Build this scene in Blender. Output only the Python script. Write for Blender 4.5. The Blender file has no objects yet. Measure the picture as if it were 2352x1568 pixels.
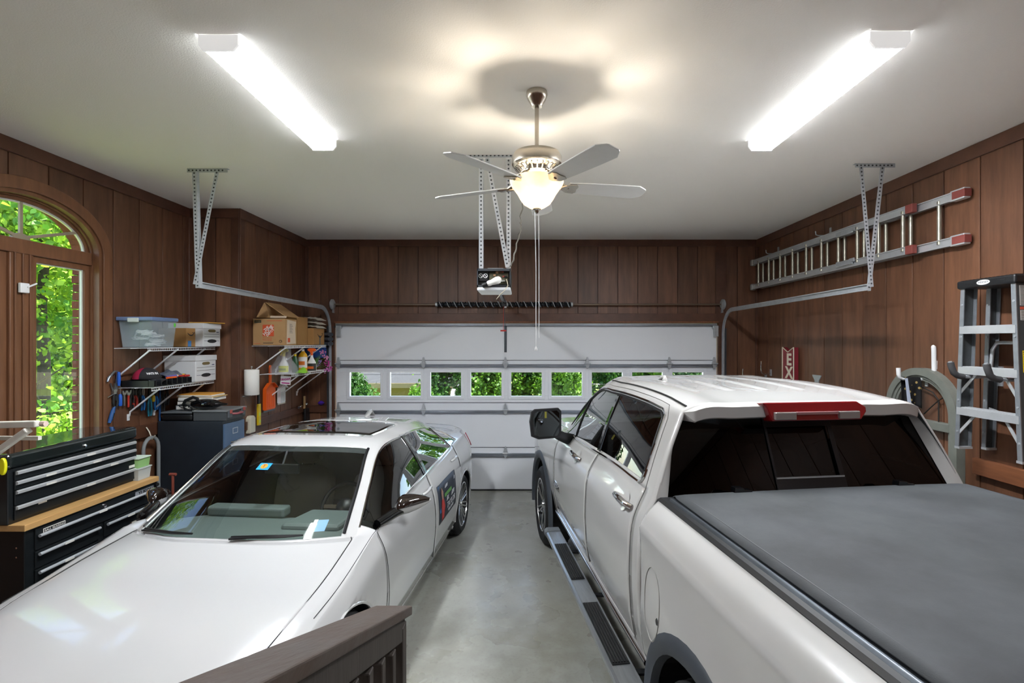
import bpy, bmesh, math, random
import numpy as np
from mathutils import Vector, Matrix
random.seed(7)
SC = bpy.context.scene
COL = SC.collection
R = math.radians
# ------------------------------------------------------------------ camera
FPX = 1160.0            # focal length in pixels of the 2352 x 1568 frame
CZ = 2.178              # lens height above the garage floor
VX, VY = 1204.0, 784.0  # vanishing point of the room's long axis
cam = bpy.data.cameras.new('camera'); cam_o = bpy.data.objects.new('camera', cam); COL.objects.link(cam_o)
cam.sensor_width = 36.0; cam.lens = 36.0 * FPX / 2352.0
cam.shift_x = -(VX - 1176.0) / 2352.0
cam.clip_start = 0.05; cam.clip_end = 300
cam_o.location = (0, 0, CZ); cam_o.rotation_euler = (R(90), 0, 0)
SC.camera = cam_o
# ------------------------------------------------------------------ sky, sun, exposure
W = bpy.data.worlds.new('sky'); SC.world = W; W.use_nodes = True
wn = W.node_tree.nodes; wl = W.node_tree.links
sky = wn.new('ShaderNodeTexSky'); sky.sky_type = 'NISHITA'; sky.sun_disc = False
sky.sun_elevation = R(72); sky.sun_rotation = R(45)
wn['Background'].inputs['Strength'].default_value = 0.34
wl.new(sky.outputs[0], wn['Background'].inputs['Color'])
sun = bpy.data.lights.new('sun', 'SUN'); sun.energy = 11.5; sun.angle = R(0.6); sun.color = (1, .95, .86)
sun_o = bpy.data.objects.new('sun', sun); COL.objects.link(sun_o)
sun_o.rotation_euler = Vector((-0.22, 0.03, -0.97)).to_track_quat('-Z', 'Y').to_euler()
sun_o.location = (10, 10, 40)
SC.view_settings.view_transform = 'Standard'; SC.view_settings.look = 'None'
SC.view_settings.gamma = 1.0; SC.view_settings.exposure = 1.25
SC.view_settings.use_curve_mapping = False
TUBE_POWER = 82.0       # emission of the fluorescent lenses
BULB_POWER = 6.8        # watts of each bulb in the fan's bowl

# ------------------------------------------------------------------ measuring helpers
def at(px, py, Y): return Vector(((px - VX) * Y / FPX, Y, CZ - (py - VY) * Y / FPX))
def on_x(px, py, X): return at(px, py, X * FPX / (px - VX))
def on_z(px, py, Z): return at(px, py, (CZ - Z) * FPX / (py - VY))
def V(*a): return Vector(a)
def lin(h):
    h = h.lstrip('#'); o = []
    for i in (0, 2, 4):
        c = int(h[i:i + 2], 16) / 255.0
        o.append(c / 12.92 if c <= .04045 else ((c + .055) / 1.055) ** 2.4)
    return (*o, 1.0)

# ------------------------------------------------------------------ materials
MATS = {}
def pm(name, col, rough=.5, metal=0, var=None, bump=None, coat=0, spec=.5, trans=0, grain=None, rnd=0, alpha=1, emit=None, aniso=0, subsurf=0, ior=None):
    """procedural principled material; var=(scale, amount, colour2), bump=(scale, strength), grain=stretch of the noise"""
    if name in MATS: return MATS[name]
    m = bpy.data.materials.new(name); m.use_nodes = True
    n = m.node_tree.nodes; l = m.node_tree.links; p = n['Principled BSDF']
    c = lin(col) if isinstance(col, str) else (*col, 1)
    p.inputs['Base Color'].default_value = c
    p.inputs['Roughness'].default_value = rough; p.inputs['Metallic'].default_value = metal
    p.inputs['Specular IOR Level'].default_value = spec
    p.inputs['Coat Weight'].default_value = coat; p.inputs['Coat Roughness'].default_value = .03
    p.inputs['Transmission Weight'].default_value = trans
    p.inputs['Alpha'].default_value = alpha
    if ior: p.inputs['IOR'].default_value = ior
    if emit:
        p.inputs['Emission Color'].default_value = lin(emit[0]); p.inputs['Emission Strength'].default_value = emit[1]
    if var or bump:
        tc = n.new('ShaderNodeTexCoord'); mp = n.new('ShaderNodeMapping'); l.new(tc.outputs['Object'], mp.inputs['Vector'])
        if grain: mp.inputs['Scale'].default_value = grain
        src = mp.outputs['Vector']
        if rnd:
            oi = n.new('ShaderNodeObjectInfo'); ad = n.new('ShaderNodeVectorMath'); ad.operation = 'MULTIPLY_ADD'
            ad.inputs[1].default_value = (37, 53, 19)
            l.new(oi.outputs['Random'], ad.inputs[0]); l.new(src, ad.inputs[2]); src = ad.outputs[0]
    last = None
    if var:
        nz = n.new('ShaderNodeTexNoise'); nz.inputs['Scale'].default_value = var[0]; nz.inputs['Detail'].default_value = 6
        nz.inputs['Roughness'].default_value = .62
        l.new(src, nz.inputs['Vector'])
        rp = n.new('ShaderNodeMapRange'); rp.inputs[1].default_value = .32; rp.inputs[2].default_value = .68
        rp.inputs[4].default_value = var[1]; l.new(nz.outputs['Fac'], rp.inputs[0])
        mx = n.new('ShaderNodeMix'); mx.data_type = 'RGBA'
        mx.inputs[6].default_value = c; mx.inputs[7].default_value = lin(var[2]); l.new(rp.outputs[0], mx.inputs[0])
        last = mx.outputs[2]
    if rnd:
        oi = n.new('ShaderNodeObjectInfo'); hs = n.new('ShaderNodeHueSaturation')
        mr = n.new('ShaderNodeMapRange'); mr.inputs[3].default_value = 1 - rnd; mr.inputs[4].default_value = 1 + rnd
        l.new(oi.outputs['Random'], mr.inputs[0]); l.new(mr.outputs[0], hs.inputs['Value'])
        if last: l.new(last, hs.inputs['Color'])
        else: hs.inputs['Color'].default_value = c
        last = hs.outputs[0]
    if last: l.new(last, p.inputs['Base Color'])
    if bump:
        bz = n.new('ShaderNodeTexNoise'); bz.inputs['Scale'].default_value = bump[0]; bz.inputs['Detail'].default_value = 4
        l.new(src, bz.inputs['Vector'])
        bn = n.new('ShaderNodeBump'); bn.inputs['Strength'].default_value = bump[1]; bn.inputs['Distance'].default_value = bump[2] if len(bump) > 2 else .004
        l.new(bz.outputs['Fac'], bn.inputs['Height']); l.new(bn.outputs[0], p.inputs['Normal'])
    MATS[name] = m
    return m
def thin_glass(name, tint=(1, 1, 1), refl=1.0, rough=0.0):
    """a pane too thin to bend light: clear or tinted, mirror-like towards grazing angles"""
    if name in MATS: return MATS[name]
    m = bpy.data.materials.new(name); m.use_nodes = True
    n = m.node_tree.nodes; l = m.node_tree.links
    for x in list(n):
        if x.type != 'OUTPUT_MATERIAL': n.remove(x)
    t = n.new('ShaderNodeBsdfTransparent'); t.inputs[0].default_value = (*tint, 1)
    g = n.new('ShaderNodeBsdfGlossy'); g.inputs['Roughness'].default_value = rough; g.inputs[0].default_value = (1, 1, 1, 1)
    fr = n.new('ShaderNodeLayerWeight'); fr.inputs[0].default_value = .5      # Facing = 1 - cos, the same from both faces
    po = n.new('ShaderNodeMath'); po.operation = 'POWER'; po.inputs[1].default_value = 5; l.new(fr.outputs['Facing'], po.inputs[0])
    ma = n.new('ShaderNodeMath'); ma.operation = 'MULTIPLY_ADD'; ma.inputs[1].default_value = .957 * refl; ma.inputs[2].default_value = .043 * refl; ma.use_clamp = True
    l.new(po.outputs[0], ma.inputs[0])
    mx = n.new('ShaderNodeMixShader'); l.new(ma.outputs[0], mx.inputs[0]); l.new(t.outputs[0], mx.inputs[1]); l.new(g.outputs[0], mx.inputs[2])
    l.new(mx.outputs[0], n['Material Output'].inputs[0])
    MATS[name] = m
    return m
def translucent(name, col, tr=.5, var=None, rough=.6, rnd=0):
    if name in MATS: return MATS[name]
    m = bpy.data.materials.new(name); m.use_nodes = True
    n = m.node_tree.nodes; l = m.node_tree.links; p = n['Principled BSDF']
    c = lin(col); p.inputs['Base Color'].default_value = c; p.inputs['Roughness'].default_value = rough
    t = n.new('ShaderNodeBsdfTranslucent'); t.inputs[0].default_value = c
    if var:
        tc = n.new('ShaderNodeTexCoord'); nz = n.new('ShaderNodeTexNoise'); nz.inputs['Scale'].default_value = var[0]; nz.inputs['Detail'].default_value = 3
        l.new(tc.outputs['Object'], nz.inputs['Vector'])
        rp = n.new('ShaderNodeMapRange'); rp.inputs[1].default_value = .38; rp.inputs[2].default_value = .62; l.new(nz.outputs[0], rp.inputs[0])
        mx = n.new('ShaderNodeMix'); mx.data_type = 'RGBA'; mx.inputs[6].default_value = c; mx.inputs[7].default_value = lin(var[1])
        l.new(rp.outputs[0], mx.inputs[0]); l.new(mx.outputs[2], p.inputs['Base Color']); l.new(mx.outputs[2], t.inputs[0])
    ms = n.new('ShaderNodeMixShader'); ms.inputs[0].default_value = tr
    l.new(p.outputs[0], ms.inputs[1]); l.new(t.outputs[0], ms.inputs[2]); l.new(ms.outputs[0], n['Material Output'].inputs[0])
    MATS[name] = m
    return m

WOOD = pm('stained_wood_panelling', '#76503a', .42, var=(3.2, .8, '#4f3425'), bump=(30, .15, .002), grain=(5, 5, .55), rnd=.17)
TRIM = pm('stained_wood_trim', '#64402e', .42, var=(3, .7, '#452b1e'), bump=(30, .15, .002), grain=(2, 2, 2), rnd=.08)
JAMB = pm('stained_window_wood', '#7d553a', .38, var=(4, .7, '#5d3b27'), bump=(30, .12, .002), grain=(5, 5, .6), rnd=.06)
LEDGER = pm('redwood_ledger', '#8a5738', .5, var=(5, .8, '#6b3f28'), bump=(25, .2, .002), grain=(4, .5, 4))
CEIL = pm('textured_white_ceiling', '#f7f4ee', .85, bump=(120, .35, .004), spec=.2)
DOORW = pm('white_painted_steel', '#eef1f5', .38, var=(2, .3, '#e7ebf0'), bump=(60, .05, .001))
GALV = pm('galvanised_steel', '#c3c8cc', .36, .5, var=(14, .6, '#a0a6ab'))
DARKST = pm('dark_steel', '#5b6066', .4, .8, var=(9, .5, '#41454a'))
CHROME = pm('chrome', '#e4e4e6', .08, 1)
NICKEL = pm('brushed_nickel', '#b9b2a6', .24, 1)
BLACKP = pm('black_plastic', '#17181a', .42)
BLACKG = pm('gloss_black', '#0b0c0e', .08, coat=.6)
RUBBER = pm('rubber', '#1b1b1c', .75, var=(12, .5, '#262626'))
WHITEW = pm('white_coated_wire', '#eceef0', .35)
WHITEP = pm('white_plastic', '#edeeee', .4)
GREYP = pm('grey_plastic', '#62676c', .5)
CARD = pm('cardboard', '#a9804f', .8, var=(6, .4, '#9a7246'), spec=.2)
CARDL = pm('pale_cardboard', '#b99468', .8, var=(6, .4, '#a98357'), spec=.2)
BANKER = pm('white_box_board', '#dfe1e2', .75, var=(4, .25, '#cfd2d4'), spec=.2)
PAPER = pm('white_paper', '#e9e7e1', .8, spec=.2)
BRICK = pm('red_brick', '#7a3f2e', .85, var=(14, .7, '#5a2c22'), bump=(60, .5, .004), rnd=.18)
MORTAR = pm('mortar', '#8d8378', .9, bump=(80, .4, .003))
REDP = pm('red_plastic', '#c02a22', .4)
BLUEP = pm('blue_plastic', '#1f5fc4', .4)
TEALP = pm('teal_plastic', '#1d6f86', .45)
YELP = pm('yellow_plastic', '#e2c01f', .4)
ORANGEP = pm('orange_plastic', '#f0641e', .38)
ALU = pm('aluminium', '#d2d5d7', .33, .5, var=(10, .4, '#b5b9bc'))
CLEARG = thin_glass('window_glass', (.97, .985, .98), 1.0)

# ------------------------------------------------------------------ mesh helpers
class MB:
    def __init__(s): s.v = []; s.f = []; s.uv = None
    def add(s, vs, fs):
        o = len(s.v); s.v += [Vector(x) for x in vs]; s.f += [tuple(i + o for i in f) for f in fs]; return s
    def bx(s, x0, x1, y0, y1, z0, z1, M=None):
        vs = [V(x, y, z) for z in (z0, z1) for y in (y0, y1) for x in (x0, x1)]
        if M is not None: vs = [M @ q for q in vs]
        return s.add(vs, [(0, 2, 3, 1), (4, 5, 7, 6), (0, 1, 5, 4), (2, 6, 7, 3), (0, 4, 6, 2), (1, 3, 7, 5)])
    def box(s, c, d, M=None):
        T = Matrix.Translation(Vector(c))
        if M is not None: T = T @ M.to_4x4()
        return s.bx(-d[0] / 2, d[0] / 2, -d[1] / 2, d[1] / 2, -d[2] / 2, d[2] / 2, T)
    def bar(s, p, q, w, h, up=(0, 0, 1)):
        p = Vector(p); q = Vector(q); d = (q - p); L = d.length; d.normalize()
        u = Vector(up)
        if abs(d.dot(u)) > .98: u = V(1, 0, 0)
        a = d.cross(u).normalized(); b = a.cross(d).normalized()
        M = Matrix((a, d, b)).transposed().to_4x4(); M.translation = p
        return s.bx(-w / 2, w / 2, 0, L, -h / 2, h / 2, M)
    def tube(s, pts, r, n=8, closed=False, caps=True):
        P = [Vector(p) for p in pts]; N = len(P)
        rs = r if isinstance(r, (list, tuple)) else [r] * N
        T = []
        for i in range(N):
            if closed: d = P[(i + 1) % N] - P[i - 1]
            else: d = P[min(i + 1, N - 1)] - P[max(i - 1, 0)]
            T.append(d.normalized() if d.length > 1e-9 else V(0, 0, 1))
        u = V(0, 0, 1) if abs(T[0].z) < .9 else V(1, 0, 0)
        a = T[0].cross(u).normalized(); o = len(s.v)
        for i in range(N):
            if i:
                a = a - T[i] * a.dot(T[i])
                a = a.normalized() if a.length > 1e-6 else T[i].orthogonal().normalized()
            b = T[i].cross(a)
            for k in range(n):
                t = 2 * math.pi * k / n
                s.v.append(P[i] + (a * math.cos(t) + b * math.sin(t)) * rs[i])
        for i in range(N if closed else N - 1):
            j = (i + 1) % N
            for k in range(n):
                k2 = (k + 1) % n
                s.f.append((o + i * n + k, o + i * n + k2, o + j * n + k2, o + j * n + k))
        if caps and not closed:
            s.f.append(tuple(o + k for k in range(n - 1, -1, -1))); s.f.append(tuple(o + (N - 1) * n + k for k in range(n)))
        return s
    def lathe(s, prof, n=24, c=(0, 0, 0), M=None, caps=True):
        o = len(s.v); c = Vector(c)
        if prof[0] == prof[-1]: caps = False
        for (r, z) in prof:
            for k in range(n):
                t = 2 * math.pi * k / n; q = V(r * math.cos(t), r * math.sin(t), z)
                if M is not None: q = M @ q
                s.v.append(q + c)
        for i in range(len(prof) - 1):
            for k in range(n):
                k2 = (k + 1) % n
                s.f.append((o + i * n + k, o + i * n + k2, o + (i + 1) * n + k2, o + (i + 1) * n + k))
        if caps and prof[0][0] > 1e-6: s.f.append(tuple(o + k for k in range(n - 1, -1, -1)))
        if caps and prof[-1][0] > 1e-6: s.f.append(tuple(o + (len(prof) - 1) * n + k for k in range(n)))
        return s
    def prism(s, poly, o, a, b, n, t0, t1):
        """2-D outline (counter-clockwise seen against n) extruded from t0 to t1 along n"""
        o = Vector(o); a = Vector(a); b = Vector(b); n = Vector(n); N = len(poly)
        vs = [o + a * x + b * y + n * t for t in (t0, t1) for x, y in poly]
        fs = [tuple(range(N - 1, -1, -1)), tuple(range(N, 2 * N))]
        fs += [(i, (i + 1) % N, N + (i + 1) % N, N + i) for i in range(N)]
        return s.add(vs, fs)
    def grid(s, P, cu=False, cv=False):
        U = len(P); Vn = len(P[0]); o = len(s.v)
        for row in P: s.v += [Vector(q) for q in row]
        for i in range(U if cu else U - 1):
            for j in range(Vn if cv else Vn - 1):
                i2 = (i + 1) % U; j2 = (j + 1) % Vn
                s.f.append((o + i * Vn + j, o + i2 * Vn + j, o + i2 * Vn + j2, o + i * Vn + j2))
        return s
    def build(s, name, m, parent=None, smooth=None, bevel=0, world=True, merge=0, segs=2, solid=0):
        """one mesh object; world=True: the coordinates are world ones even under a parent"""
        vs = s.v
        org = V(0, 0, 0)
        if parent is not None and world and parent.name in MWI:
            I = MWI[parent.name]; vs = [I @ q for q in vs]
        elif parent is None:
            xs = [q.x for q in vs]; ys = [q.y for q in vs]; zs = [q.z for q in vs]
            org = V((min(xs) + max(xs)) / 2, (min(ys) + max(ys)) / 2, min(zs)); vs = [q - org for q in vs]
        me = bpy.data.meshes.new(name); me.from_pydata([tuple(q) for q in vs], [], s.f)
        if merge or True:
            b = bmesh.new(); b.from_mesh(me)
            if merge: bmesh.ops.remove_doubles(b, verts=b.verts, dist=merge)
            if not solid: bmesh.ops.recalc_face_normals(b, faces=b.faces)
            b.to_mesh(me); b.free()
        for mm in (m if isinstance(m, (list, tuple)) else [m]): me.materials.append(mm)
        if smooth is not None:
            me.shade_smooth(); me.set_sharp_from_angle(angle=R(smooth))
        ob = bpy.data.objects.new(name, me); COL.objects.link(ob); ob.location = org
        if parent is not None: ob.parent = parent
        if bevel:
            md = ob.modifiers.new('bevel', 'BEVEL'); md.width = bevel; md.segments = segs; md.limit_method = 'ANGLE'; md.angle_limit = R(40)
        if solid:
            md = ob.modifiers.new('shell', 'SOLIDIFY'); md.thickness = solid; md.offset = -1
        if parent is None: MWI[ob.name] = Matrix.Translation(-org)
        else: MWI[ob.name] = (MWI.get(parent.name, Matrix()))
        return ob
MWI = {}
def tag(o, label, cat=None, group=None, kind=None):
    if label: o['label'] = label
    if cat: o['category'] = cat
    if group: o['group'] = group
    if kind: o['kind'] = kind
    return o
def thing(name, label, cat, loc=(0, 0, 0), rz=0, group=None, kind=None):
    o = bpy.data.objects.new(name, None); COL.objects.link(o); o.empty_display_size = .1
    o.location = loc; o.rotation_euler = (0, 0, rz)
    MWI[o.name] = (Matrix.Translation(Vector(loc)) @ Matrix.Rotation(rz, 4, 'Z')).inverted()
    return tag(o, label, cat, group, kind)
def struct(o): o['kind'] = 'structure'; return o
def copy_thing(root, loc, rz=None, label=None):
    """a copy of a thing with copies of its parts and sub-parts (mesh data shared)"""
    r = root.copy(); COL.objects.link(r); r.location = loc
    if rz is not None: r.rotation_euler = (0, 0, rz)
    if label: r['label'] = label
    for ch in list(root.children):
        c = ch.copy(); COL.objects.link(c); c.parent = r
        for g in list(ch.children):
            d = g.copy(); COL.objects.link(d); d.parent = c
    return r
def arc(c, r, a0, a1, n, f): return [f(c, r, R(a0 + (a1 - a0) * i / n)) for i in range(n + 1)]
def text(name, body, size, m, parent, o, right, up, depth=.0008, align='CENTER', sx=1.0, bold=0):
    """flat lettering: origin o (world), baseline direction right, up"""
    cu = bpy.data.curves.new(name, 'FONT'); cu.body = body; cu.size = size; cu.align_x = align; cu.align_y = 'CENTER'
    cu.extrude = depth; cu.offset = bold; cu.resolution_u = 2
    ob = bpy.data.objects.new(name, cu)
    me = bpy.data.meshes.new_from_object(ob)
    bpy.data.objects.remove(ob)
    a = Vector(right).normalized(); b = Vector(up).normalized(); nrm = a.cross(b)
    mb = MB(); o = Vector(o)
    mb.v = [o + a * q.co.x * sx + b * q.co.y + nrm * q.co.z for q in me.vertices]
    mb.f = [tuple(p.vertices) for p in me.polygons]
    bpy.data.meshes.remove(me)
    return mb.build(name, m, parent)

# ================================================================== THE SETTING
XL, XB, XR = -3.745, -3.18, 3.40      # left wall, left wall of the bumped-out part, right wall
YD = FPX / 157.5                      # plane of the garage door wall
YB = FPX / 205.5                      # where the left wall steps in
ZC = 3.66                             # ceiling
YN = -1.7                             # wall behind the camera
DX0, DX1, DZ = (770 - VX) / 157.5, (1648 - VX) / 157.5, 2.445   # garage door opening

FLOOR = pm('sealed_concrete', '#9a9b94', .26, spec=.5)
def floor_mat():
    n = FLOOR.node_tree.nodes; l = FLOOR.node_tree.links; p = n['Principled BSDF']
    tc = n.new('ShaderNodeTexCoord')
    def noise(scale, detail, rough, lo, hi, to=1.0):
        z = n.new('ShaderNodeTexNoise'); z.inputs['Scale'].default_value = scale; z.inputs['Detail'].default_value = detail; z.inputs['Roughness'].default_value = rough
        l.new(tc.outputs['Object'], z.inputs['Vector'])
        m = n.new('ShaderNodeMapRange'); m.interpolation_type = 'SMOOTHSTEP'; m.inputs[1].default_value = lo; m.inputs[2].default_value = hi; m.inputs[4].default_value = to
        l.new(z.outputs[0], m.inputs[0]); return m.outputs[0]
    col = None
    for fac, c in ((noise(1.3, 4, .5, .25, .75, .8), '#7c7b70'), (noise(.8, 2, .5, .4, .75, .4), '#8d866a'), (noise(6, 6, .6, .3, .8, .45), '#b3b5b0'), (noise(45, 3, .6, .5, .8, .35), '#6f6e66')):
        mx = n.new('ShaderNodeMix'); mx.data_type = 'RGBA'; mx.inputs[7].default_value = lin(c); l.new(fac, mx.inputs[0])
        if col: l.new(col, mx.inputs[6])
        else: mx.inputs[6].default_value = lin('#9fa099')
        col = mx.outputs[2]
    l.new(col, p.inputs['Base Color'])
    rr = n.new('ShaderNodeMapRange'); rr.inputs[3].default_value = .18; rr.inputs[4].default_value = .42; l.new(noise(2.2, 4, .5, .2, .8), rr.inputs[0]); l.new(rr.outputs[0], p.inputs['Roughness'])
floor_mat()
struct(MB().bx(XL - .3, XR + .3, YN - .2, YD + .12, -.15, 0).build('floor', FLOOR))
struct(MB().bx(XL - .5, XR + .5, YN - .4, YD + .4, ZC, ZC + .25).build('ceiling', CEIL))

def board_mesh(w, h, th=.02, ch=.0012):
    key = ('board', round(w, 3), round(h, 3), th)
    if key not in MATS:
        pr = [(0, 0), (w, 0), (w, th - ch), (w - ch, th), (ch, th), (0, th - ch)]
        N = len(pr); vs = [(x, y, z) for z in (0, h) for x, y in pr]
        fs = [tuple(range(N - 1, -1, -1)), tuple(range(N, 2 * N))] + [(i, (i + 1) % N, N + (i + 1) % N, N + i) for i in range(N)]
        me = bpy.data.meshes.new('board'); me.from_pydata(vs, [], fs); me.materials.append(WOOD); MATS[key] = me
    return MATS[key]
def board(parent, loc, rz, w, h, gap=.0055):
    o = bpy.data.objects.new('board', board_mesh(w - 2 * gap, h)); COL.objects.link(o)
    o.parent = parent; o.rotation_euler = (0, 0, rz)
    d = Matrix.Rotation(rz, 3, 'Z') @ V(gap, 0, 0)
    o.location = MWI[parent.name] @ (Vector(loc) + d)
    return o
TH = .02
# ---- right wall: boards 0.3265 wide
wr = struct(MB().bx(XR + TH, XR + .22, YN - .2, YD + .3, 0, ZC).build('wall_right', TRIM))
s = 7.03; seams = [YD + .02, s]
while s > YN: s -= .3265; seams.append(s)
for a, b in zip(seams[:-1], seams[1:]): board(wr, (XR + TH, b, 0), R(90), a - b, ZC - .02)
# ---- left wall with the arched window
WC, WA, WS, WRISE, WSILL = 3.86, .645, 2.93, .405, 1.22     # centre, half width, spring line, rise, sill
def arch_z(y, grow=0):
    d = (y - WC) / (WA + grow)
    return None if abs(d) > 1.001 else WS + (WRISE + grow) * math.sqrt(max(0, 1 - d * d))
mb = MB(); xb0, xb1 = XL - .155, XL - TH
ys = [YN - .2] + [WC - WA * math.cos(math.pi * i / 24) for i in range(25)] + [YB + .2]
for i, (a, b) in enumerate(zip(ys[:-1], ys[1:])):
    if i == 0 or i == 25: mb.bx(xb0, xb1, a, b, 0, ZC)
    else:
        mb.bx(xb0, xb1, a, b, 0, WSILL)
        za, zb = arch_z(a), arch_z(b)
        mb.prism([(a, za), (b, zb), (b, ZC), (a, ZC)], (xb0, 0, 0), (0, 1, 0), (0, 0, 1), (1, 0, 0), 0, xb1 - xb0)
wl_ = struct(mb.build('wall_left', TRIM))
g = .07
seams = [YB + .02, 5.54]; s = 5.54
while s > YN: s -= .3125; seams.append(s)
for a, b in zip(seams[:-1], seams[1:]):
    a2, b2 = a - .0055, b + .0055
    if a2 < WC - WA - g or b2 > WC + WA + g: board(wl_, (XL - TH, a, 0), R(-90), a - b, ZC - .02); continue
    lo, hi = max(b2, WC - WA - g + 1e-4), min(a2, WC + WA + g - 1e-4)
    for part in (0, 1):
        if part == 0:    # above the arch
            pts = [lo + (hi - lo) * k / 8 for k in range(9)]
            poly = [(y, arch_z(y, g)) for y in pts]
            if hi < a2: poly += [(hi, WSILL - .1), (a2, WSILL - .1)]
            poly += [(a2, ZC), (b2, ZC)]
            if lo > b2: poly += [(b2, WSILL - .1), (lo, WSILL - .1)]
            m = MB().prism(poly, (XL - TH, 0, 0), (0, 1, 0), (0, 0, 1), (1, 0, 0), 0, TH)
        else: m = MB().bx(XL - TH, XL, b2, a2, 0, WSILL - .1)
        m.build('board', WOOD, wl_)
# ---- bumped-out part of the left wall
wb = struct(MB().bx(XL, XB - TH, YB + TH, YD + .2, 0, ZC).build('wall_left_return', TRIM))
x = XB
for w in (.27, .295): board(wb, (x, YB + TH, 0), R(180), w, ZC - .02); x -= w
y = YD
seams = [YD, 7.22, 6.9, 6.59, 6.28, 5.97, YB]
for a, b in zip(seams[:-1], seams[1:]): board(wb, (XB - TH, a, 0), R(-90), a - b, ZC - .02)
# ---- wall around the garage door
wf = MB().bx(XB - .3, DX0 - .02, YD + TH, YD + .22, 0, ZC).bx(DX1 + .02, XR + .3, YD + TH, YD + .22, 0, ZC).bx(DX0 - .02, DX1 + .02, YD + TH, YD + .22, DZ, ZC)
wf = struct(wf.build('wall_front', TRIM))
x = DX1
while x > DX0 + .05:
    w = min(.291, x - DX0); board(wf, (x, YD + TH, DZ + .02), R(180), w, ZC - .03 - DZ); x -= w
for x0, x1 in ((XB, DX0), (DX1, XR)):
    n = 2; w = (x1 - x0) / n
    for k in range(n): board(wf, (x1 - k * w, YD + TH, 0), R(180), w, ZC - .02)
struct(MB().bx(XL - .2, XR + .2, YN - .2, YN, 0, ZC).build('wall_back', TRIM))
# ---- trim boards
def trim(n, mb): return struct(mb.build('trim_%d' % n, TRIM, bevel=.003, segs=1))
trim(1, MB().bx(XR - .022, XR, YN, YD, ZC - .105, ZC))
trim(2, MB().bx(XL, XL + .022, YN, YB, ZC - .105, ZC))
trim(3, MB().bx(XB, XB + .022, YB - .022, YD, ZC - .105, ZC))
trim(4, MB().bx(XL + .022, XB, YB - .022, YB, ZC - .105, ZC))
trim(5, MB().bx(XB + .022, XR - .022, YD - .022, YD, ZC - .095, ZC))
trim(6, MB().bx(DX0 - .09, DX0 + .05, YD - .02, YD, 2.46, ZC - .095))
trim(7, MB().bx(DX1 - .03, DX1 + .12, YD - .02, YD, 2.46, ZC - .095))
trim(8, MB().bx(DX0 + .05, DX1 - .03, YD - .025, YD, 2.47, 2.585))
trim(9, MB().bx(XB, XB + .02, YB - .02, YB + .07, 0, ZC - .105).bx(XB - .085, XB, YB - .02, YB, 0, ZC - .105))
trim(10, MB().bx(XL, XL + .035, YB - .05, YB, 0, ZC - .105))
trim(11, MB().bx(XB, XB + .035, YD - .035, YD, 0, ZC - .105))
trim(12, MB().bx(XR - .03, XR, YD - .03, YD, 0, ZC - .105))
trim(13, MB().bx(DX0 - .1, DX0 - .005, YD - .02, YD, 0, 2.46))
trim(14, MB().bx(DX1 + .005, DX1 + .1, YD - .02, YD, 0, 2.46))
struct(MB().bx(DX0, DX1, YD - .045, YD - .026, 2.45, 2.47).build('trim_15', LEDGER))
# ledger rails on the side walls
struct(MB().bx(XR - .04, XR, YN, 3.79, 1.19, 1.31).build('trim_16', LEDGER, bevel=.004))
struct(MB().bx(XL, XL + .04, 4.45, YB - .05, 1.24, 1.36).build('trim_17', TRIM, bevel=.004))
struct(MB().bx(XB, XB + .03, YB + .07, YD - .035, 1.17, 1.265).build('trim_18', TRIM, bevel=.004))
struct(MB().bx(XB + .03, DX0 - .1, YD - .04, YD, 1.15, 1.25).build('trim_19', TRIM, bevel=.004))

# ---- arched window in the left wall
wnd = thing('window_1', None, None, (XL - .1, WC, WSILL), kind='structure')
def arch_pts(a, b, n=32, base=WS): return [(WC - a * math.cos(math.pi * i / n), base + b * math.sin(math.pi * i / n)) for i in range(n + 1)]
def arch_band(a0, b0, a1, b1, x0, x1, zbot=None, base=WS):
    """solid band between two half ellipses, optionally with legs down to zbot"""
    o = arch_pts(a1, b1, base=base); i = arch_pts(a0, b0, base=base)
    if zbot is not None: o = [(WC - a1, zbot)] + o + [(WC + a1, zbot)]; i = [(WC - a0, zbot)] + i + [(WC + a0, zbot)]
    P = []
    for (oy, oz), (iy, iz) in zip(o, i):
        P.append([(x0, oy, oz), (x1, oy, oz), (x1, iy, iz), (x0, iy, iz)])
    return MB().grid(P, cv=True)
arch_band(WA - .02, WRISE - .02, WA + .075, WRISE + .075, XL - .002, XL + .014, WSILL - .09).build('casing', JAMB, wnd, smooth=40, bevel=.003)
arch_band(WA - .05, WRISE - .05, WA - .001, WRISE - .001, XL - .15, XL - .004, WSILL).build('jamb', JAMB, wnd, smooth=40)
arch_band(WA - .062, WRISE - .062, WA - .05, WRISE - .05, XL - .14, XL - .06, WSILL).build('stop_moulding', JAMB, wnd, smooth=40)
MB().bx(XL - .15, XL + .05, WC - WA - .09, WC + WA + .09, WSILL - .06, WSILL).build('sill', JAMB, wnd, bevel=.005)
ax = XL - .105   # middle plane of the sashes
ZT0, ZT1 = 2.845, 2.955
MB().bx(ax - .04, ax + .045, WC - WA + .05, WC + WA - .05, ZT0, ZT1).build('transom', JAMB, wnd, bevel=.006)
MB().bx(ax - .04, ax + .045, WC - .125, WC + .06, WSILL, ZT0).build('mullion', JAMB, wnd, bevel=.008)
for yy in (-.09, -.03, .025): MB().bx(ax + .045, ax + .057, WC + yy - .008, WC + yy + .008, WSILL, ZT0).build('mullion_bead', JAMB, wnd, bevel=.003)
PALEF = pm('pale_sash_paint', '#c9cac2', .5)
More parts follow.
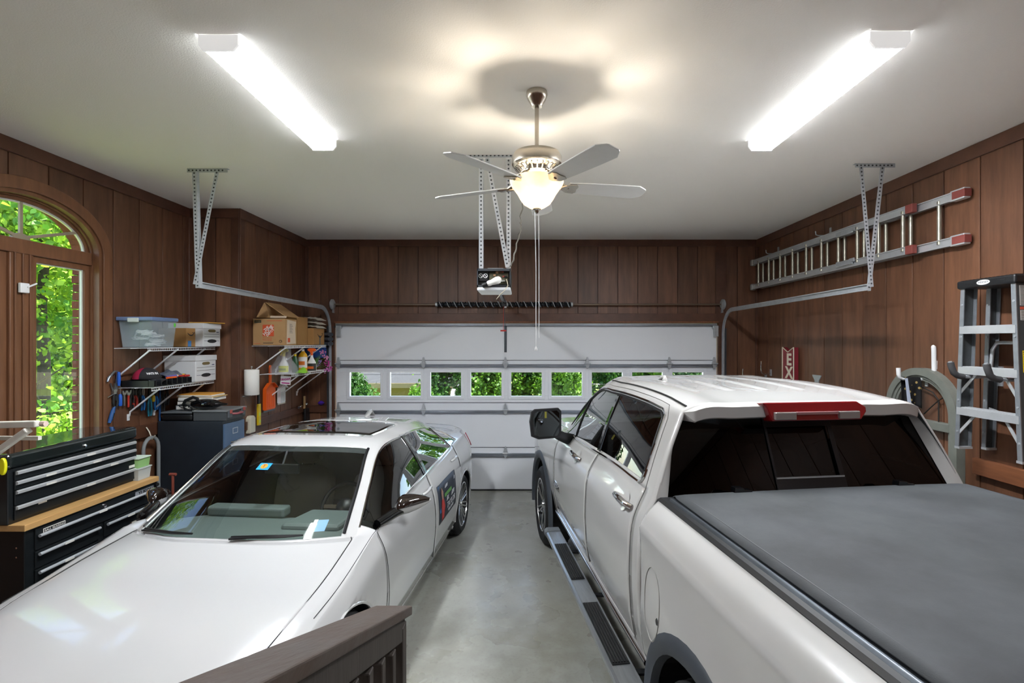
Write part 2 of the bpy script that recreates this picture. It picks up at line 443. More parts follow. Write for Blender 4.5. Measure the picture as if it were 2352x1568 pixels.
for s0, s1 in ((WC - WA + .062, WC - .125), (WC + .06, WC + WA - .062)):
    f = MB().bx(ax - .03, ax + .02, s0, s0 + .045, WSILL, ZT0).bx(ax - .03, ax + .02, s1 - .045, s1, WSILL, ZT0).bx(ax - .03, ax + .02, s0 + .045, s1 - .045, WSILL, WSILL + .06).bx(ax - .03, ax + .02, s0 + .045, s1 - .045, ZT0 - .045, ZT0)
    so = f.build('sash', JAMB, wnd)
    MB().bx(ax - .012, ax + .006, s0 + .045, s0 + .055, WSILL + .06, ZT0 - .045).bx(ax - .012, ax + .006, s1 - .057, s1 - .045, WSILL + .06, ZT0 - .045).bx(ax - .012, ax + .006, s0 + .055, s1 - .057, ZT0 - .055, ZT0 - .045).build('glazing_bead', PALEF, so)
    MB().bx(ax - .002, ax + .002, s0 + .05, s1 - .05, WSILL + .055, ZT0 - .05).build('pane', CLEARG, so)
hb = ZT1
fan = arch_band(WA - .088, WS + WRISE - .088 - hb, WA - .062, WS + WRISE - .062 - hb, ax - .03, ax + .02, base=hb).build('arch_sash', JAMB, wnd, smooth=40)
arch_band(WA - .102, WS + WRISE - .102 - hb, WA - .088, WS + WRISE - .088 - hb, ax - .012, ax + .006, base=hb).build('glazing_bead', PALEF, fan, smooth=40)
ra, rb = WA - .09, WS + WRISE - .09 - hb
SPK = pm('muntin_paint', '#9a8d78', .5)
for ang in (32, 90, 148):
    MB().bar((ax, WC + .03 * math.cos(R(ang)), hb + .02), (ax, WC + ra * math.cos(R(ang)), hb + rb * math.sin(R(ang))), .022, .018, (1, 0, 0)).build('muntin', SPK, fan)
MB().prism([(.07 * math.cos(math.pi * i / 10), .05 * math.sin(math.pi * i / 10)) for i in range(11)], (ax - .02, WC, hb), (0, 1, 0), (0, 0, 1), (1, 0, 0), 0, .03).build('muntin_hub', SPK, fan)
cuts = [0, 32, 90, 148, 180]
for a0, a1 in zip(cuts[:-1], cuts[1:]):
    poly = [(0, 0)] + [(ra * math.cos(R(a0 + (a1 - a0) * k / 8)), rb * math.sin(R(a0 + (a1 - a0) * k / 8))) for k in range(9)]
    MB().prism(poly, (ax - .002, WC, hb), (0, 1, 0), (0, 0, 1), (1, 0, 0), 0, .004).build('pane', CLEARG, fan)
lt = at(37, 655, 3.70)
MB().bx(ax + .058, ax + .083, WC - .08, WC - .01, lt.z - .045, lt.z + .03).build('latch', WHITEP, wnd, bevel=.006)
MB().bar((ax + .083, WC - .03, lt.z), (ax + .095, WC + .03, lt.z + .035), .012, .01).build('latch', WHITEP, wnd)
# ---- brick outside the window (reveal and arch), and the outer face
wbk = struct(MB().bx(XL - .24, XL - .16, WC + WA + .03, YB + 1.6, 0, ZC).bx(XL - .24, XL - .16, WC - WA - 1.2, WC - WA - .03, 0, ZC).build('wall_left_brick', MORTAR))
bm_ = bpy.data.meshes.new('brick'); q = MB().bx(0, .095, 0, .215, 0, .064); bm_.from_pydata([tuple(v) for v in q.v], [], q.f); bm_.materials.append(BRICK)
def brick(loc, rot=(0, 0, 0)):
    o = bpy.data.objects.new('brick', bm_); COL.objects.link(o); o.parent = wbk; o.rotation_euler = rot; o.location = MWI[wbk.name] @ Vector(loc)
z = WSILL - .1; k = 0
while z < WS + .02:
    for sg in (1, -1):
        yy = WC + WA - .035 + .004 * math.sin(k * 2.3) if sg > 0 else WC - WA + .035 - .215
        brick((XL - .255 + .003 * math.sin(k * 1.7), yy, z))
    z += .075; k += 1
n = 24
for i in range(n + 1):
    t = math.pi * i / n; a, b = WA - .035, WRISE - .03
    y, zz = WC - a * math.cos(t), WS + b * math.sin(t)
    nrm = math.atan2(math.sin(t) / b, -math.cos(t) / a)
    o = bpy.data.objects.new('brick', bm_); COL.objects.link(o); o.parent = wbk
    o.rotation_euler = (nrm, 0, 0)
    o.location = MWI[wbk.name] @ V(XL - .255, y, zz)

# ---- garage door
gd = thing('door_1', None, None, ((DX0 + DX1) / 2, YD + .06, 0), kind='structure')
GY = YD + .035
zs = [0.0, .521, 1.15, 1.816, DZ]
WX = [((802 + 93 * i - VX) / 157.5, (872.5 + 93 * i - VX) / 157.5) for i in range(9)]
WZ0, WZ1 = 1.378, 1.727
GSTRUT = pm('galvanised_strut', '#9ba2ab', .35, .8, var=(8, .5, '#7c838b'))
for i in range(4):
    z0, z1 = zs[i] + .004, zs[i + 1] - .004
    mb = MB()
    if i != 2: mb.bx(DX0, DX1, GY, GY + .045, z0, z1)
    else:
        mb.bx(DX0, DX1, GY, GY + .045, z0, WZ0).bx(DX0, DX1, GY, GY + .045, WZ1, z1)
        xs = [DX0] + [v for w in WX for v in w] + [DX1]
        for k in range(0, len(xs), 2): mb.bx(xs[k], xs[k + 1], GY, GY + .045, WZ0, WZ1)
    sec = mb.build('section', DOORW, gd, bevel=.004, segs=1)
    if i == 2:
        for a, b in WX:
            fr = MB()
            for (x0, x1, q0, q1) in ((a - .045, a, WZ0 - .045, WZ1 + .045), (b, b + .045, WZ0 - .045, WZ1 + .045), (a, b, WZ0 - .045, WZ0), (a, b, WZ1, WZ1 + .045)):
                fr.bx(x0, x1, GY - .014, GY - .0005, q0, q1)
            fr.build('window_frame', DOORW, sec, bevel=.004)
            MB().bx(a - .004, b + .004, GY + .02, GY + .024, WZ0 - .004, WZ1 + .004).build('pane', CLEARG, sec)
for z, h in ((2.425, .03), (1.83, .032), (1.158, .03), (.528, .035)):
    MB().bx(DX0 + .01, DX1 - .01, GY - .05, GY - .001, z - h / 2, z + h / 2).bx(DX0 + .01, DX1 - .01, GY - .054, GY - .044, z - h / 2 - .006, z - h / 2 + .008).build('strut', GSTRUT, gd, bevel=.004, segs=1)
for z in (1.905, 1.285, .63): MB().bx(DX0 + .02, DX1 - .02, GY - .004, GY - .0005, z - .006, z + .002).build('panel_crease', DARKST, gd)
hme = None
for zz in (1.845, 1.172, .545):
    for px in (778, 973, 1161, 1349, 1537, 1640):
        x = (px - VX) / 157.5
        h = MB().prism([(-.03, 0), (-.026, -.02), (-.007, -.065), (.007, -.065), (.026, -.02), (.03, 0), (.026, .03), (.007, .105), (-.007, .105), (-.026, .03)], (x, GY - .056, zz), (1, 0, 0), (0, 0, 1), (0, -1, 0), -.03, .006)
        h.tube([(x - .045, GY - .068, zz + .01), (x + .045, GY - .068, zz + .01)], .009, 8)
        h.build('hinge', GALV, gd)
for px in (777, 1641):
    x = (px - VX) / 157.5; s = 1 if px < 1000 else -1
    MB().bx(x - .03, x + .05, GY - .06, GY, 2.37, 2.41).bx(x - .02, x + .045, GY - .075, GY - .06, 2.25, 2.40).build('top_roller_bracket', GALV, gd, bevel=.004)
    MB().tube([(x - s * .07, GY - .05, 2.39), (x + s * .03, GY - .05, 2.39)], .008, 8).build('roller', DARKST, gd)
MB().bx(DX0 + .01, DX1 - .01, GY - .02, GY + .05, -.002, .016).build('bottom_seal', RUBBER, gd)
lx = (1161 - VX) / 157.5
MB().bx(lx - .018, lx + .018, GY - .014, GY - .001, 2.02, 2.42).build('operator_bracket', DARKST, gd)

# ---- stair landing under the camera
STW = pm('weathered_stained_wood', '#6d5243', .62, var=(3, .9, '#4a3428'), bump=(22, .4, .004), grain=(6, .9, 6))
st = struct(MB().bx(-.62, .62, YN, .75, 0, .62).build('floor_landing', STW, bevel=.004))
for i in range(3): MB().bx(-.6, .6, .751 + .36 * i, .751 + .36 * (i + 1) + .001, 0, .465 - .155 * i).build('step', STW, st, bevel=.006)

# ================================================================== OUTSIDE
GRASS = pm('grass_ground', '#5b7a33', .95, var=(1.5, .8, '#8c8a4a'), spec=.1)
DRIVE = pm('concrete_drive', '#d6d2c8', .8, var=(2, .5, '#b5afa2'), spec=.2)
gr = MB()
P = []
for i in range(41):
    row = []
    for j in range(41):
        x = -50 + i * 2.5; y = -40 + j * 2.9
        d = max(0, max(y - 9.5, -x - 5.5, x - 6))
        row.append((x, y, -.16 - min(3.2, .13 * d) - .5 * (1 if d > 2 else d / 2) * .3))
    P.append(row)
struct(gr.grid(P).build('ground', GRASS, smooth=60))
struct(MB().bx(-3.4, 3.6, YD + .125, 12.5, -.2, -.05).build('driveway', DRIVE))
BARK = pm('bark', '#4a4238', .95, var=(8, .8, '#2f2a24'), bump=(14, 1, .03), grain=(1, 1, .25))
LEAF_A = translucent('leaves_mid_green', '#6c9a2a', .35, (1.6, '#2c5214'))
LEAF_B = translucent('leaves_yellow_green', '#a8c83a', .42, (1.5, '#4c8220'))
LEAF_C = translucent('leaves_dark_green', '#3f6a26', .4, (.6, '#2a4c1c'))
def foliage(parent, centre, rad, n, size, m, seed, clumps=60, squash=1.0):
    rg = np.random.default_rng(seed)
    d = rg.normal(size=(clumps, 3)); d /= np.linalg.norm(d, axis=1)[:, None]
    cc = d * (rg.random((clumps, 1)) ** .45) * np.array(rad)
    idx = rg.integers(0, clumps, n)
    c = cc[idx] + rg.normal(size=(n, 3)) * np.array(rad) * .13
    a = rg.normal(size=(n, 3)); a[:, 2] -= .4; a /= np.linalg.norm(a, axis=1)[:, None]
    b = rg.normal(size=(n, 3)); b -= a * (a * b).sum(1)[:, None]; b /= np.linalg.norm(b, axis=1)[:, None]
    nn = np.cross(a, b); L = size * (.6 + .8 * rg.random((n, 1))); w = L * .36
    v = np.empty((n, 6, 3))                       # pointed oval leaf, folded a little along its midrib
    v[:, 0] = c - a * L * .5; v[:, 1] = c - a * L * .16 + b * w + nn * w * .3; v[:, 2] = c + a * L * .2 + b * w * .8 + nn * w * .25
    v[:, 3] = c + a * L * .55; v[:, 4] = c + a * L * .2 - b * w * .8 + nn * w * .25; v[:, 5] = c - a * L * .16 - b * w + nn * w * .3
    v = v.reshape(-1, 3) + np.array(centre)
    me = bpy.data.meshes.new('foliage'); me.vertices.add(6 * n); me.vertices.foreach_set('co', v.ravel())
    me.loops.add(6 * n); me.loops.foreach_set('vertex_index', np.arange(6 * n, dtype=np.int32))
    me.polygons.add(n); me.polygons.foreach_set('loop_start', np.arange(0, 6 * n, 6, dtype=np.int32))
    me.polygons.foreach_set('loop_total', np.full(n, 6, dtype=np.int32))
    me.update(calc_edges=True); me.materials.append(m)
    o = bpy.data.objects.new('foliage', me); COL.objects.link(o); o.parent = parent; o['kind'] = 'stuff'
    return o
def tree(name, label, x, y, z0, h, cr, tr, m, seed, n=5000, size=.17, low=.25, group='trees outside the garage', cat='tree', clumps=60):
    rg = random.Random(seed)
    t = thing(name, label, cat, (x, y, z0), group=group)
    pts = []; px = py = 0
    for k in range(9):
        pts.append((px, py, h * .85 * k / 8)); px += rg.uniform(-.08, .08) * h / 8; py += rg.uniform(-.08, .08) * h / 8
    if tr: MB().tube(pts, [tr * (1 - .75 * k / 8) for k in range(9)], 10).build('trunk', BARK, t, smooth=60, world=False)
    for k in range(9 if tr else 0):
        i = rg.randint(2, 7); p = Vector(pts[i]); an = rg.uniform(0, 6.28); L = cr[0] * rg.uniform(.6, 1.0)
        q = p + V(math.cos(an) * L * .5, math.sin(an) * L * .5, L * rg.uniform(.05, .35)); r2 = p + V(math.cos(an + .3) * L, math.sin(an + .3) * L, L * rg.uniform(.2, .6))
        b0 = tr * .35 * (1 - .08 * i)
        MB().tube([p, q, r2], [b0, b0 * .6, b0 * .2], 6).build('branch', BARK, t, smooth=60, world=False)
    foliage(t, (0, 0, h * (low + (1 - low) / 2)), (cr[0], cr[1], h * (1 - low) / 2), n, size, m, seed, clumps)
    return t
# seen through the arched window
tw = at(90, 900, 9.4)
tree('broadleaf_tree', 'tall tree with grey trunk just outside the arched window', tw.x, tw.y, -1.2, 9.5, (2.3, 2.3), .13, LEAF_B, 11, 17000, .10, .30, clumps=90)
for i, (px, Y, h, lab, m) in enumerate(((150, 13.2, 9, 'bright leafy tree behind the tree with the grey trunk', LEAF_B), (25, 16.5, 11, 'large tree filling the left casement of the arched window', LEAF_C), (-190, 9.5, 9, 'leafy tree outside beyond the left edge of the arched window', LEAF_B), (215, 19, 12, 'tall dark tree furthest beyond the arched window', LEAF_C), (100, 22, 13, 'tree high behind the fanlight of the arched window', LEAF_C), (-700, 7.2, 8, 'tree outside the left wall near the driveway side', LEAF_A))):
    q = at(px, 900, Y); tree('broadleaf_tree', lab, q.x, q.y, -1.6, h, (2.0, 2.0), .16, m, 20 + i, 24000, .11, .08, clumps=140)
sh = at(150, 980, 7.2)
tree('shrub', 'low bright green shrub below the arched window', sh.x, sh.y, -1.0, 2.4, (.75, .75), .03, LEAF_B, 41, 6000, .085, 0, 'shrubs outside the garage', 'shrub')
# seen through the garage door windows
for i, (px, Y, h, r, m, lab) in enumerate((
    (820, 15, 3.25, .55, LEAF_C, 'dark shrub behind the first garage door window'),
    (968, 16, 2.95, .42, LEAF_A, 'small tree beside the tan house wall in the second garage door window'),
    (1020, 17, 5.5, 1.5, LEAF_C, 'full tree filling the third garage door window'),
    (1115, 17, 5.2, 1.5, LEAF_A, 'leafy tree in the fourth garage door window'),
    (1210, 18, 5.0, 1.6, LEAF_A, 'yellow green tree in the fifth garage door window'),
    (1300, 16, 5.2, 1.5, LEAF_A, 'dense green tree in the sixth garage door window'),
    (1400, 17, 5.5, 1.7, LEAF_C, 'dark tree in the garage door window above the truck mirror'),
    (1500, 18, 5.2, 1.7, LEAF_A, 'tree behind the eighth garage door window'),
    (1600, 17, 5.0, 1.6, LEAF_C, 'tree behind the last garage door window'))):
    q = at(px, 880, Y); tree('garden_tree', lab, q.x, q.y + .0, -2.0, h, (min(r, .72), .9), .09, m, 60 + i, 12000, .10, .02, 'trees beyond the driveway')
for i, (px, Y) in enumerate(((930, 33), (1110, 33), (1290, 33), (1480, 33), (740, 33), (1670, 33))):
    q = at(px, 800, Y); tree('background_tree', ['tree far behind, left of the house roof', 'tall far tree in the middle beyond the driveway', 'far tree right of the middle beyond the driveway', 'far tree on the right beyond the driveway', 'far tree left of the garage door', 'far tree right of the garage door'][i], q.x, q.y, -3, 11, (2.5, 2.2), .2, [LEAF_C, LEAF_A][i % 2], 80 + i, 9000, .3, .05, 'far trees beyond the driveway')
# neighbouring house with tan wall and grey shingle roof
STUCCO = pm('tan_house_wall', '#8f8168', .9, var=(2, .4, '#7f725b')); SHING = pm('grey_shingles', '#37393d', .9, var=(12, .8, '#26282b'), grain=(1, 4, 1))
hs = thing('house', 'neighbouring house with tan wall and grey shingle roof beyond the drive', 'house', (-5.4, 21, -3.2))
MB().bx(-8.6, -2.6, 20, 26, -3.2, .62).build('wall', STUCCO, hs)
rf = MB()
rf.prism([(19.4, .55), (26.6, .55), (23, 2.3)], (-9.2, 0, 0), (0, 1, 0), (0, 0, 1), (1, 0, 0), 0, 7.2).build('roof', SHING, hs)
for k in range(6):
    f0 = k / 6; y0 = 19.4 + 3.6 * f0; z0 = .55 + 1.75 * f0
    MB().bx(-9.25, -1.95, y0 - .02, y0 + .62, z0 + .03, z0 + .05, Matrix.Translation((0, y0, z0)) @ Matrix.Rotation(math.atan2(1.75, 3.6), 4, 'X') @ Matrix.Translation((0, -y0, -z0))).build('shingle_course', SHING, hs)
MB().bx(-9.2, -2.0, 19.3, 19.42, .4, .58).build('gutter', STUCCO, hs)

# ================================================================== CEILING FIXTURES
LENS = pm('lit_prismatic_lens', '#ffffff', .4, emit=('#f5f9ff', TUBE_POWER))
FILL_LENS = pm('added_fill_lens', '#ffffff', .4, emit=('#f5f9ff', TUBE_POWER * .33))  # dimmer lens, only for the added fill lights out of view
def lens_mat(LENS, TUBE_POWER):      # the prisms throw the light down: emission falls off on the sides of the lens
    n = LENS.node_tree.nodes; l = LENS.node_tree.links; p = n['Principled BSDF']
    ge = n.new('ShaderNodeNewGeometry'); sp = n.new('ShaderNodeSeparateXYZ'); l.new(ge.outputs['True Normal'], sp.inputs[0])
    ab = n.new('ShaderNodeMath'); ab.operation = 'ABSOLUTE'; l.new(sp.outputs[2], ab.inputs[0])
    pw = n.new('ShaderNodeMath'); pw.operation = 'POWER'; pw.inputs[1].default_value = 6; l.new(ab.outputs[0], pw.inputs[0])
    mr = n.new('ShaderNodeMapRange'); mr.inputs[3].default_value = TUBE_POWER * .006; mr.inputs[4].default_value = TUBE_POWER
    l.new(pw.outputs[0], mr.inputs[0]); l.new(mr.outputs[0], p.inputs['Emission Strength'])
lens_mat(LENS, TUBE_POWER); lens_mat(FILL_LENS, TUBE_POWER * .33)
ENDCAP = pm('lit_white_end_cap', '#eceeee', .45, emit=('#ffffff', .22))
def fixture(label, x0, y0, y1, lens=None):
    t = thing('fluorescent_light', label, 'light', (x0, (y0 + y1) / 2, ZC - .09), group='ceiling fluorescent lights')
    w = .185
    MB().bx(x0 - .055, x0 + .055, y0 + .01, y1 - .01, ZC - .03, ZC - .001).build('housing', ENDCAP, t)
    prof = [(-w / 2, -.012), (-w / 2, -.045), (-w / 2 + .022, -.074), (0, -.079), (w / 2 - .022, -.074), (w / 2, -.045), (w / 2, -.012)]
    N = 1
    P = [[(x0 + a, y, ZC + b) for a, b in prof] for y in (y0 + .012, y1 - .012)]
    MB().grid(P).build('lens', lens or LENS, t, smooth=20)
    cap = [(-w / 2 - .004, -.002), (-w / 2 - .004, -.05), (-w / 2 + .02, -.08), (w / 2 - .02, -.08), (w / 2 + .004, -.05), (w / 2 + .004, -.002)]
    for ya, yb in ((y0, y0 + .014), (y1 - .014, y1)):
        MB().prism(cap, (x0, ya, ZC), (1, 0, 0), (0, 0, 1), (0, 1, 0), 0, yb - ya).build('end_cap', ENDCAP, t, bevel=.002)
a = at(500, 78, FPX * (ZC - CZ) / 706); b = FPX * (ZC - CZ - .075) / (784 - 345)
fixture('fluorescent ceiling light on the left, above the sedan', a.x, a.y, b)
a = at(2046, 70, FPX * (ZC - CZ) / 714)
fixture('fluorescent ceiling light on the right, above the truck', a.x, a.y, FPX * (ZC - CZ - .075) / (784 - 346))

for x, w in ((-1.55, 'left'), (1.75, 'right')):  # unseen pair added behind the camera to brighten the room
    fixture('added unseen fluorescent fill light on the %s behind the stair landing' % w, x, -1.2, .1, FILL_LENS)
# ---- ceiling fan
FX, FY = .075, 3.0
fan = thing('ceiling_fan', 'brushed nickel ceiling fan with five pale blades and a lit glass bowl', 'ceiling fan', (FX, FY, ZC))
def fl(name, prof, m, n=32, parent=fan, smooth=35): return MB().lathe(prof, n, (FX, FY, 0)).build(name, m, parent, smooth=smooth)
fl('canopy', [(.0, ZC - .001), (.062, ZC - .001), (.064, ZC - .02), (.055, ZC - .045), (.036, ZC - .075), (.032, ZC - .09), (.0, ZC - .092)], NICKEL)
fl('downrod', [(.0, ZC - .09), (.0125, ZC - .09), (.0125, 3.30), (0, 3.30)], NICKEL, 14)
mo = fl('motor_housing', [(.0, 3.31), (.03, 3.31), (.09, 3.303), (.135, 3.292), (.148, 3.27), (.148, 3.225), (.138, 3.212), (.10, 3.20), (.10, 3.175), (.085, 3.165), (.0, 3.165)], NICKEL)
for k in range(24):
    an = 2 * math.pi * k / 24; c, s_ = math.cos(an), math.sin(an)
    MB().bar((FX + .103 * c, FY + .103 * s_, 3.178), (FX + .132 * c, FY + .132 * s_, 3.206), .009, .004).build('vent_slot', BLACKP, mo)
fl('fitter', [(.0, 3.168), (.062, 3.168), (.07, 3.15), (.06, 3.12), (.06, 3.105), (0, 3.105)], NICKEL)
BLADE = pm('pale_silver_blade', '#d8d8d5', .38, var=(3, .25, '#cacac8'), grain=(1, 6, 1))
out = [(.19, -.052), (.30, -.062), (.52, -.072), (.632, -.074), (.682, -.042), (.69, -.03), (.69, .03), (.682, .042), (.632, .074), (.52, .072), (.30, .062), (.19, .052)]
for k in range(5):
    an = R(13 + 72 * k)
    M = Matrix.Translation((FX, FY, 3.105)) @ Matrix.Rotation(an, 4, 'Z') @ Matrix.Rotation(R(-12), 4, 'X')
    mb = MB().prism(out, (0, 0, 0), (1, 0, 0), (0, 1, 0), (0, 0, 1), -.004, .004); mb.v = [M @ q for q in mb.v]
    mb.build('blade', BLADE, fan, bevel=.002, segs=1)
    ib = MB().tube([(.08, 0, .06), (.12, 0, .045), (.16, 0, .012), (.20, 0, -.007)], [.014, .014, .012, .012], 8)
    ib.prism([(.15, -.012), (.19, -.045), (.235, -.05), (.25, -.03), (.245, 0), (.25, .03), (.235, .05), (.19, .045), (.15, .012)], (0, 0, 0), (1, 0, 0), (0, 1, 0), (0, 0, 1), -.011, -.0045)
    ib.v = [M @ q for q in ib.v]; ib.build('blade_arm', NICKEL, fan, smooth=40)
BOWL = translucent('frosted_alabaster_glass', '#ddd5c8', .30, (9, '#cfc4b2'), .35)
pr = [(.160, 3.135), (.159, 3.12), (.152, 3.103), (.134, 3.078), (.114, 3.05), (.098, 3.02), (.078, 2.993), (.045, 2.972), (.012, 2.964)]
fl('light_bowl', pr + [(r - .004, z + .002) for r, z in reversed(pr)] + pr[:1], BOWL, 40, smooth=60)
fl('finial', [(0, 2.975), (.022, 2.972), (.024, 2.963), (.012, 2.955), (.01, 2.945), (.006, 2.938), (0, 2.936)], NICKEL, 16)
for k in range(3):
    an = R(40 + 120 * k)
    lp = bpy.data.lights.new('fan_bulb', 'POINT'); lp.energy = BULB_POWER; lp.color = (1, .9, .75); lp.shadow_soft_size = .025
    lo = bpy.data.objects.new('fan_bulb', lp); COL.objects.link(lo); lo.parent = fan; lo.location = MWI[fan.name] @ V(FX + .06 * math.cos(an), FY + .06 * math.sin(an), 3.05)
q = at(1231, 770, 2.96); q2 = at(1238, 775, 3.05)
MB().tube([(FX - .012, FY - .02, 2.94), (q.x, q.y, 2.6), (q.x, q.y, 2.14)], .0022, 6).lathe([(0, -.012), (.007, -.008), (.008, 0), (.004, .012), (0, .014)], 8, (q.x, q.y, 2.135)).build('pull_chain', WHITEP, fan)
MB().tube([(FX + .012, FY + .02, 2.94), (q2.x, q2.y, 2.6), (q2.x, q2.y, 2.2)], .002, 6).build('pull_chain', WHITEP, fan)

# ---- perforated angle strips
HOLE = pm('punched_hole', '#3a3d40', .7)
def punched(parent, p, q, w=.034, facing=(0, -1, 0), pitch=.032, name='angle_strip', m=None, leg=True):
    p = Vector(p); q = Vector(q); d = (q - p).normalized(); f = Vector(facing); f = (f - d * f.dot(d)).normalized(); sd = d.cross(f)
    mb = MB().bar(p, q, w, .003, f)
    if leg: mb.bar(p - sd * (w / 2) - f * w / 2, q - sd * (w / 2) - f * w / 2, .003, w, f)
    st_ = mb.build(name, m or GALV, parent)
    hm = MB(); n = int((q - p).length / pitch)
    for k in range(n):
        c = p + d * (pitch * (k + .5)) + f * .0016
        hm.prism([(.0075 * math.cos(a * math.pi / 4), .0075 * math.sin(a * math.pi / 4)) for a in range(8)], c, d, sd, f, 0, .0006)
    h = hm.build('punched_holes', HOLE, st_); h['kind'] = 'stuff'
    return st_
# ---- garage door opener
OY = FPX * (ZC - CZ) / (784 - 356)
op = thing('garage_door_opener', 'garage door opener with open cover and bulb hanging from punched steel strips', 'garage opener', (at(1134, 640, OY).x, OY, 2.57))
o0 = at(1096, 617, OY); o1 = at(1173, 660, OY)
OPD = pm('opener_dark_steel', '#2b2a28', .5, .3); OPL = pm('opener_light_lens', '#dfe4ea', .4)
MB().bx(o0.x, o1.x, OY + .02, OY + .36, o1.z, o0.z).build('chassis', OPD, op, bevel=.006)
fr = MB()
for (x0, x1, z0, z1) in ((o0.x, o1.x, o0.z - .02, o0.z), (o0.x, o1.x, o1.z, o1.z + .018), (o0.x, o0.x + .008, o1.z, o0.z), (o1.x - .008, o1.x, o1.z, o0.z)): fr.bx(x0, x1, OY - .02, OY + .02, z0, z1)
fr.build('front_frame', DARKST, op)
MB().bx(o0.x + .012, o0.x + .085, OY + .005, OY + .02, o1.z + .05, o0.z - .022).build('capacitor_cover', BLACKP, op, bevel=.004)
for k in (0, 1):
    c = at(1104 + 11 * k, 633, OY); MB().tube([(c.x + .016 * math.cos(a * .52), OY + .002, c.z + .016 * math.sin(a * .52)) for a in range(12)], .0022, 5, closed=True).bar((c.x - .01, OY + .002, c.z + .01), (c.x + .01, OY + .002, c.z - .01), .004, .003).build('warning_mark', WHITEP, op)
rg = random.Random(3)
pcb = MB().bx(o0.x + .095, o1.x - .02, OY + .012, OY + .019, o1.z + .03, o0.z - .03).build('circuit_board', pm('circuit_board', '#4c4a36', .6), op)
for k in range(14):
    x = o0.x + .10 + rg.random() * .12; z = o1.z + .04 + rg.random() * .09
    MB().bx(x, x + .012 + rg.random() * .018, OY + .0, OY + .012, z, z + .008 + rg.random() * .012).build('component', [pm('comp_brown', '#8a6a4c', .5), pm('comp_grey', '#8c8d8a', .4), BLACKP, pm('comp_red', '#8c3a2c', .5)][k % 4], pcb)
bb = at(1141, 646, OY); ba = at(1122, 653, OY)
d = (bb - ba).normalized()
Mq = d.to_track_quat('Z', 'Y').to_matrix()
bo = V(0, -.05, 0)
MB().lathe([(0, 0), (.013, 0), (.014, .02), (.02, .028), (.023, .04), (.021, .06), (.027, .085), (.030, .105), (.027, .125), (.016, .138), (0, .142)], 20, ba + bo - d * .03, Mq).build('bulb', pm('bulb_white', '#f0f0ec', .3), op, smooth=50)
MB().lathe([(0, -.02), (.018, -.018), (.02, .01), (.02, .024), (0, .024)], 14, ba + bo - d * .03, Mq).build('socket', BLACKP, op, smooth=40)
MB().bx(o0.x + .002, o1.x, OY - .03, OY + .34, o1.z - .028, o1.z - .001).build('light_lens', OPL, op, bevel=.008)
wp = [at(1163, 641, OY - .03), at(1167, 655, OY - .04), at(1158, 668, OY - .04), at(1150, 675, OY - .04), at(1140, 687, OY - .04)]
MB().tube(wp, .0025, 6).build('loose_wire', pm('cream_wire', '#cfc3a8', .5), op)
cz = ZC - .018
punched(op, at(1030, 357, OY) * 1, at(1192, 357, OY), .034, name='ceiling_strip')
TINTST = GALV
punched(op, (at(1105, 370, OY).x, OY - .004, ZC - .03), (at(1105, 370, OY).x, OY - .004, o0.z - .02))
punched(op, (at(1168, 370, OY).x, OY - .004, ZC - .03), (at(1168, 370, OY).x, OY - .004, o0.z - .02))
punched(op, (at(1119, 365, OY).x, OY - .012, ZC - .03), (at(1166, 600, OY).x, OY - .012, o0.z + .01), leg=False)
MB().bx(o0.x + .08, o1.x - .06, OY + .04, OY + .2, o0.z, o0.z + .012).build('top_plate', ALU, op)
MB().bx(lx - .02, lx + .02, OY + .3, YD - .03, 2.705, 2.735).build('rail', DARKST, op)
MB().bx(lx - .035, lx + .035, YD - .03, YD - .0265, 2.60, 2.74).build('header_bracket', pm('painted_bracket', '#7c5a45', .5), op)
MB().bx(lx - .03, lx + .03, YD - .55, YD - .42, 2.66, 2.70).build('trolley', BLACKP, op, bevel=.006)
MB().bar((lx, YD - .48, 2.66), (lx, YD - .12, 2.36), .03, .006, (1, 0, 0)).build('door_arm', DARKST, op)
MB().tube([(lx - .005, YD - .5, 2.66), (lx - .012, YD - .5, 2.33)], .003, 6).build('release_cord', REDP, op)
MB().tube([(lx - .05, YD - .5, 2.325), (lx + .03, YD - .5, 2.325)], .01, 8).build('release_handle', REDP, op)
cd = [at(1200, 470, OY + .1), at(1195, 505, OY + .1), at(1198, 520, OY + .08), at(1190, 545, OY + .05), at(1185, 575, OY), at(1176, 605, OY), at(1166, 618, OY)]
c2 = []
for a, b in zip(cd[:-1], cd[1:]):
    for k in range(4): c2.append(a.lerp(b, k / 4) + V(.006 * math.sin(k * 1.6 + a.z * 40), .006 * math.cos(k * 1.6), 0))
MB().tube([(c2[0].x + .01, c2[0].y, ZC - .01)] + c2 + [cd[-1]], .006, 6).build('power_cord', pm('grey_cord', '#6e6a62', .6), op, smooth=60)

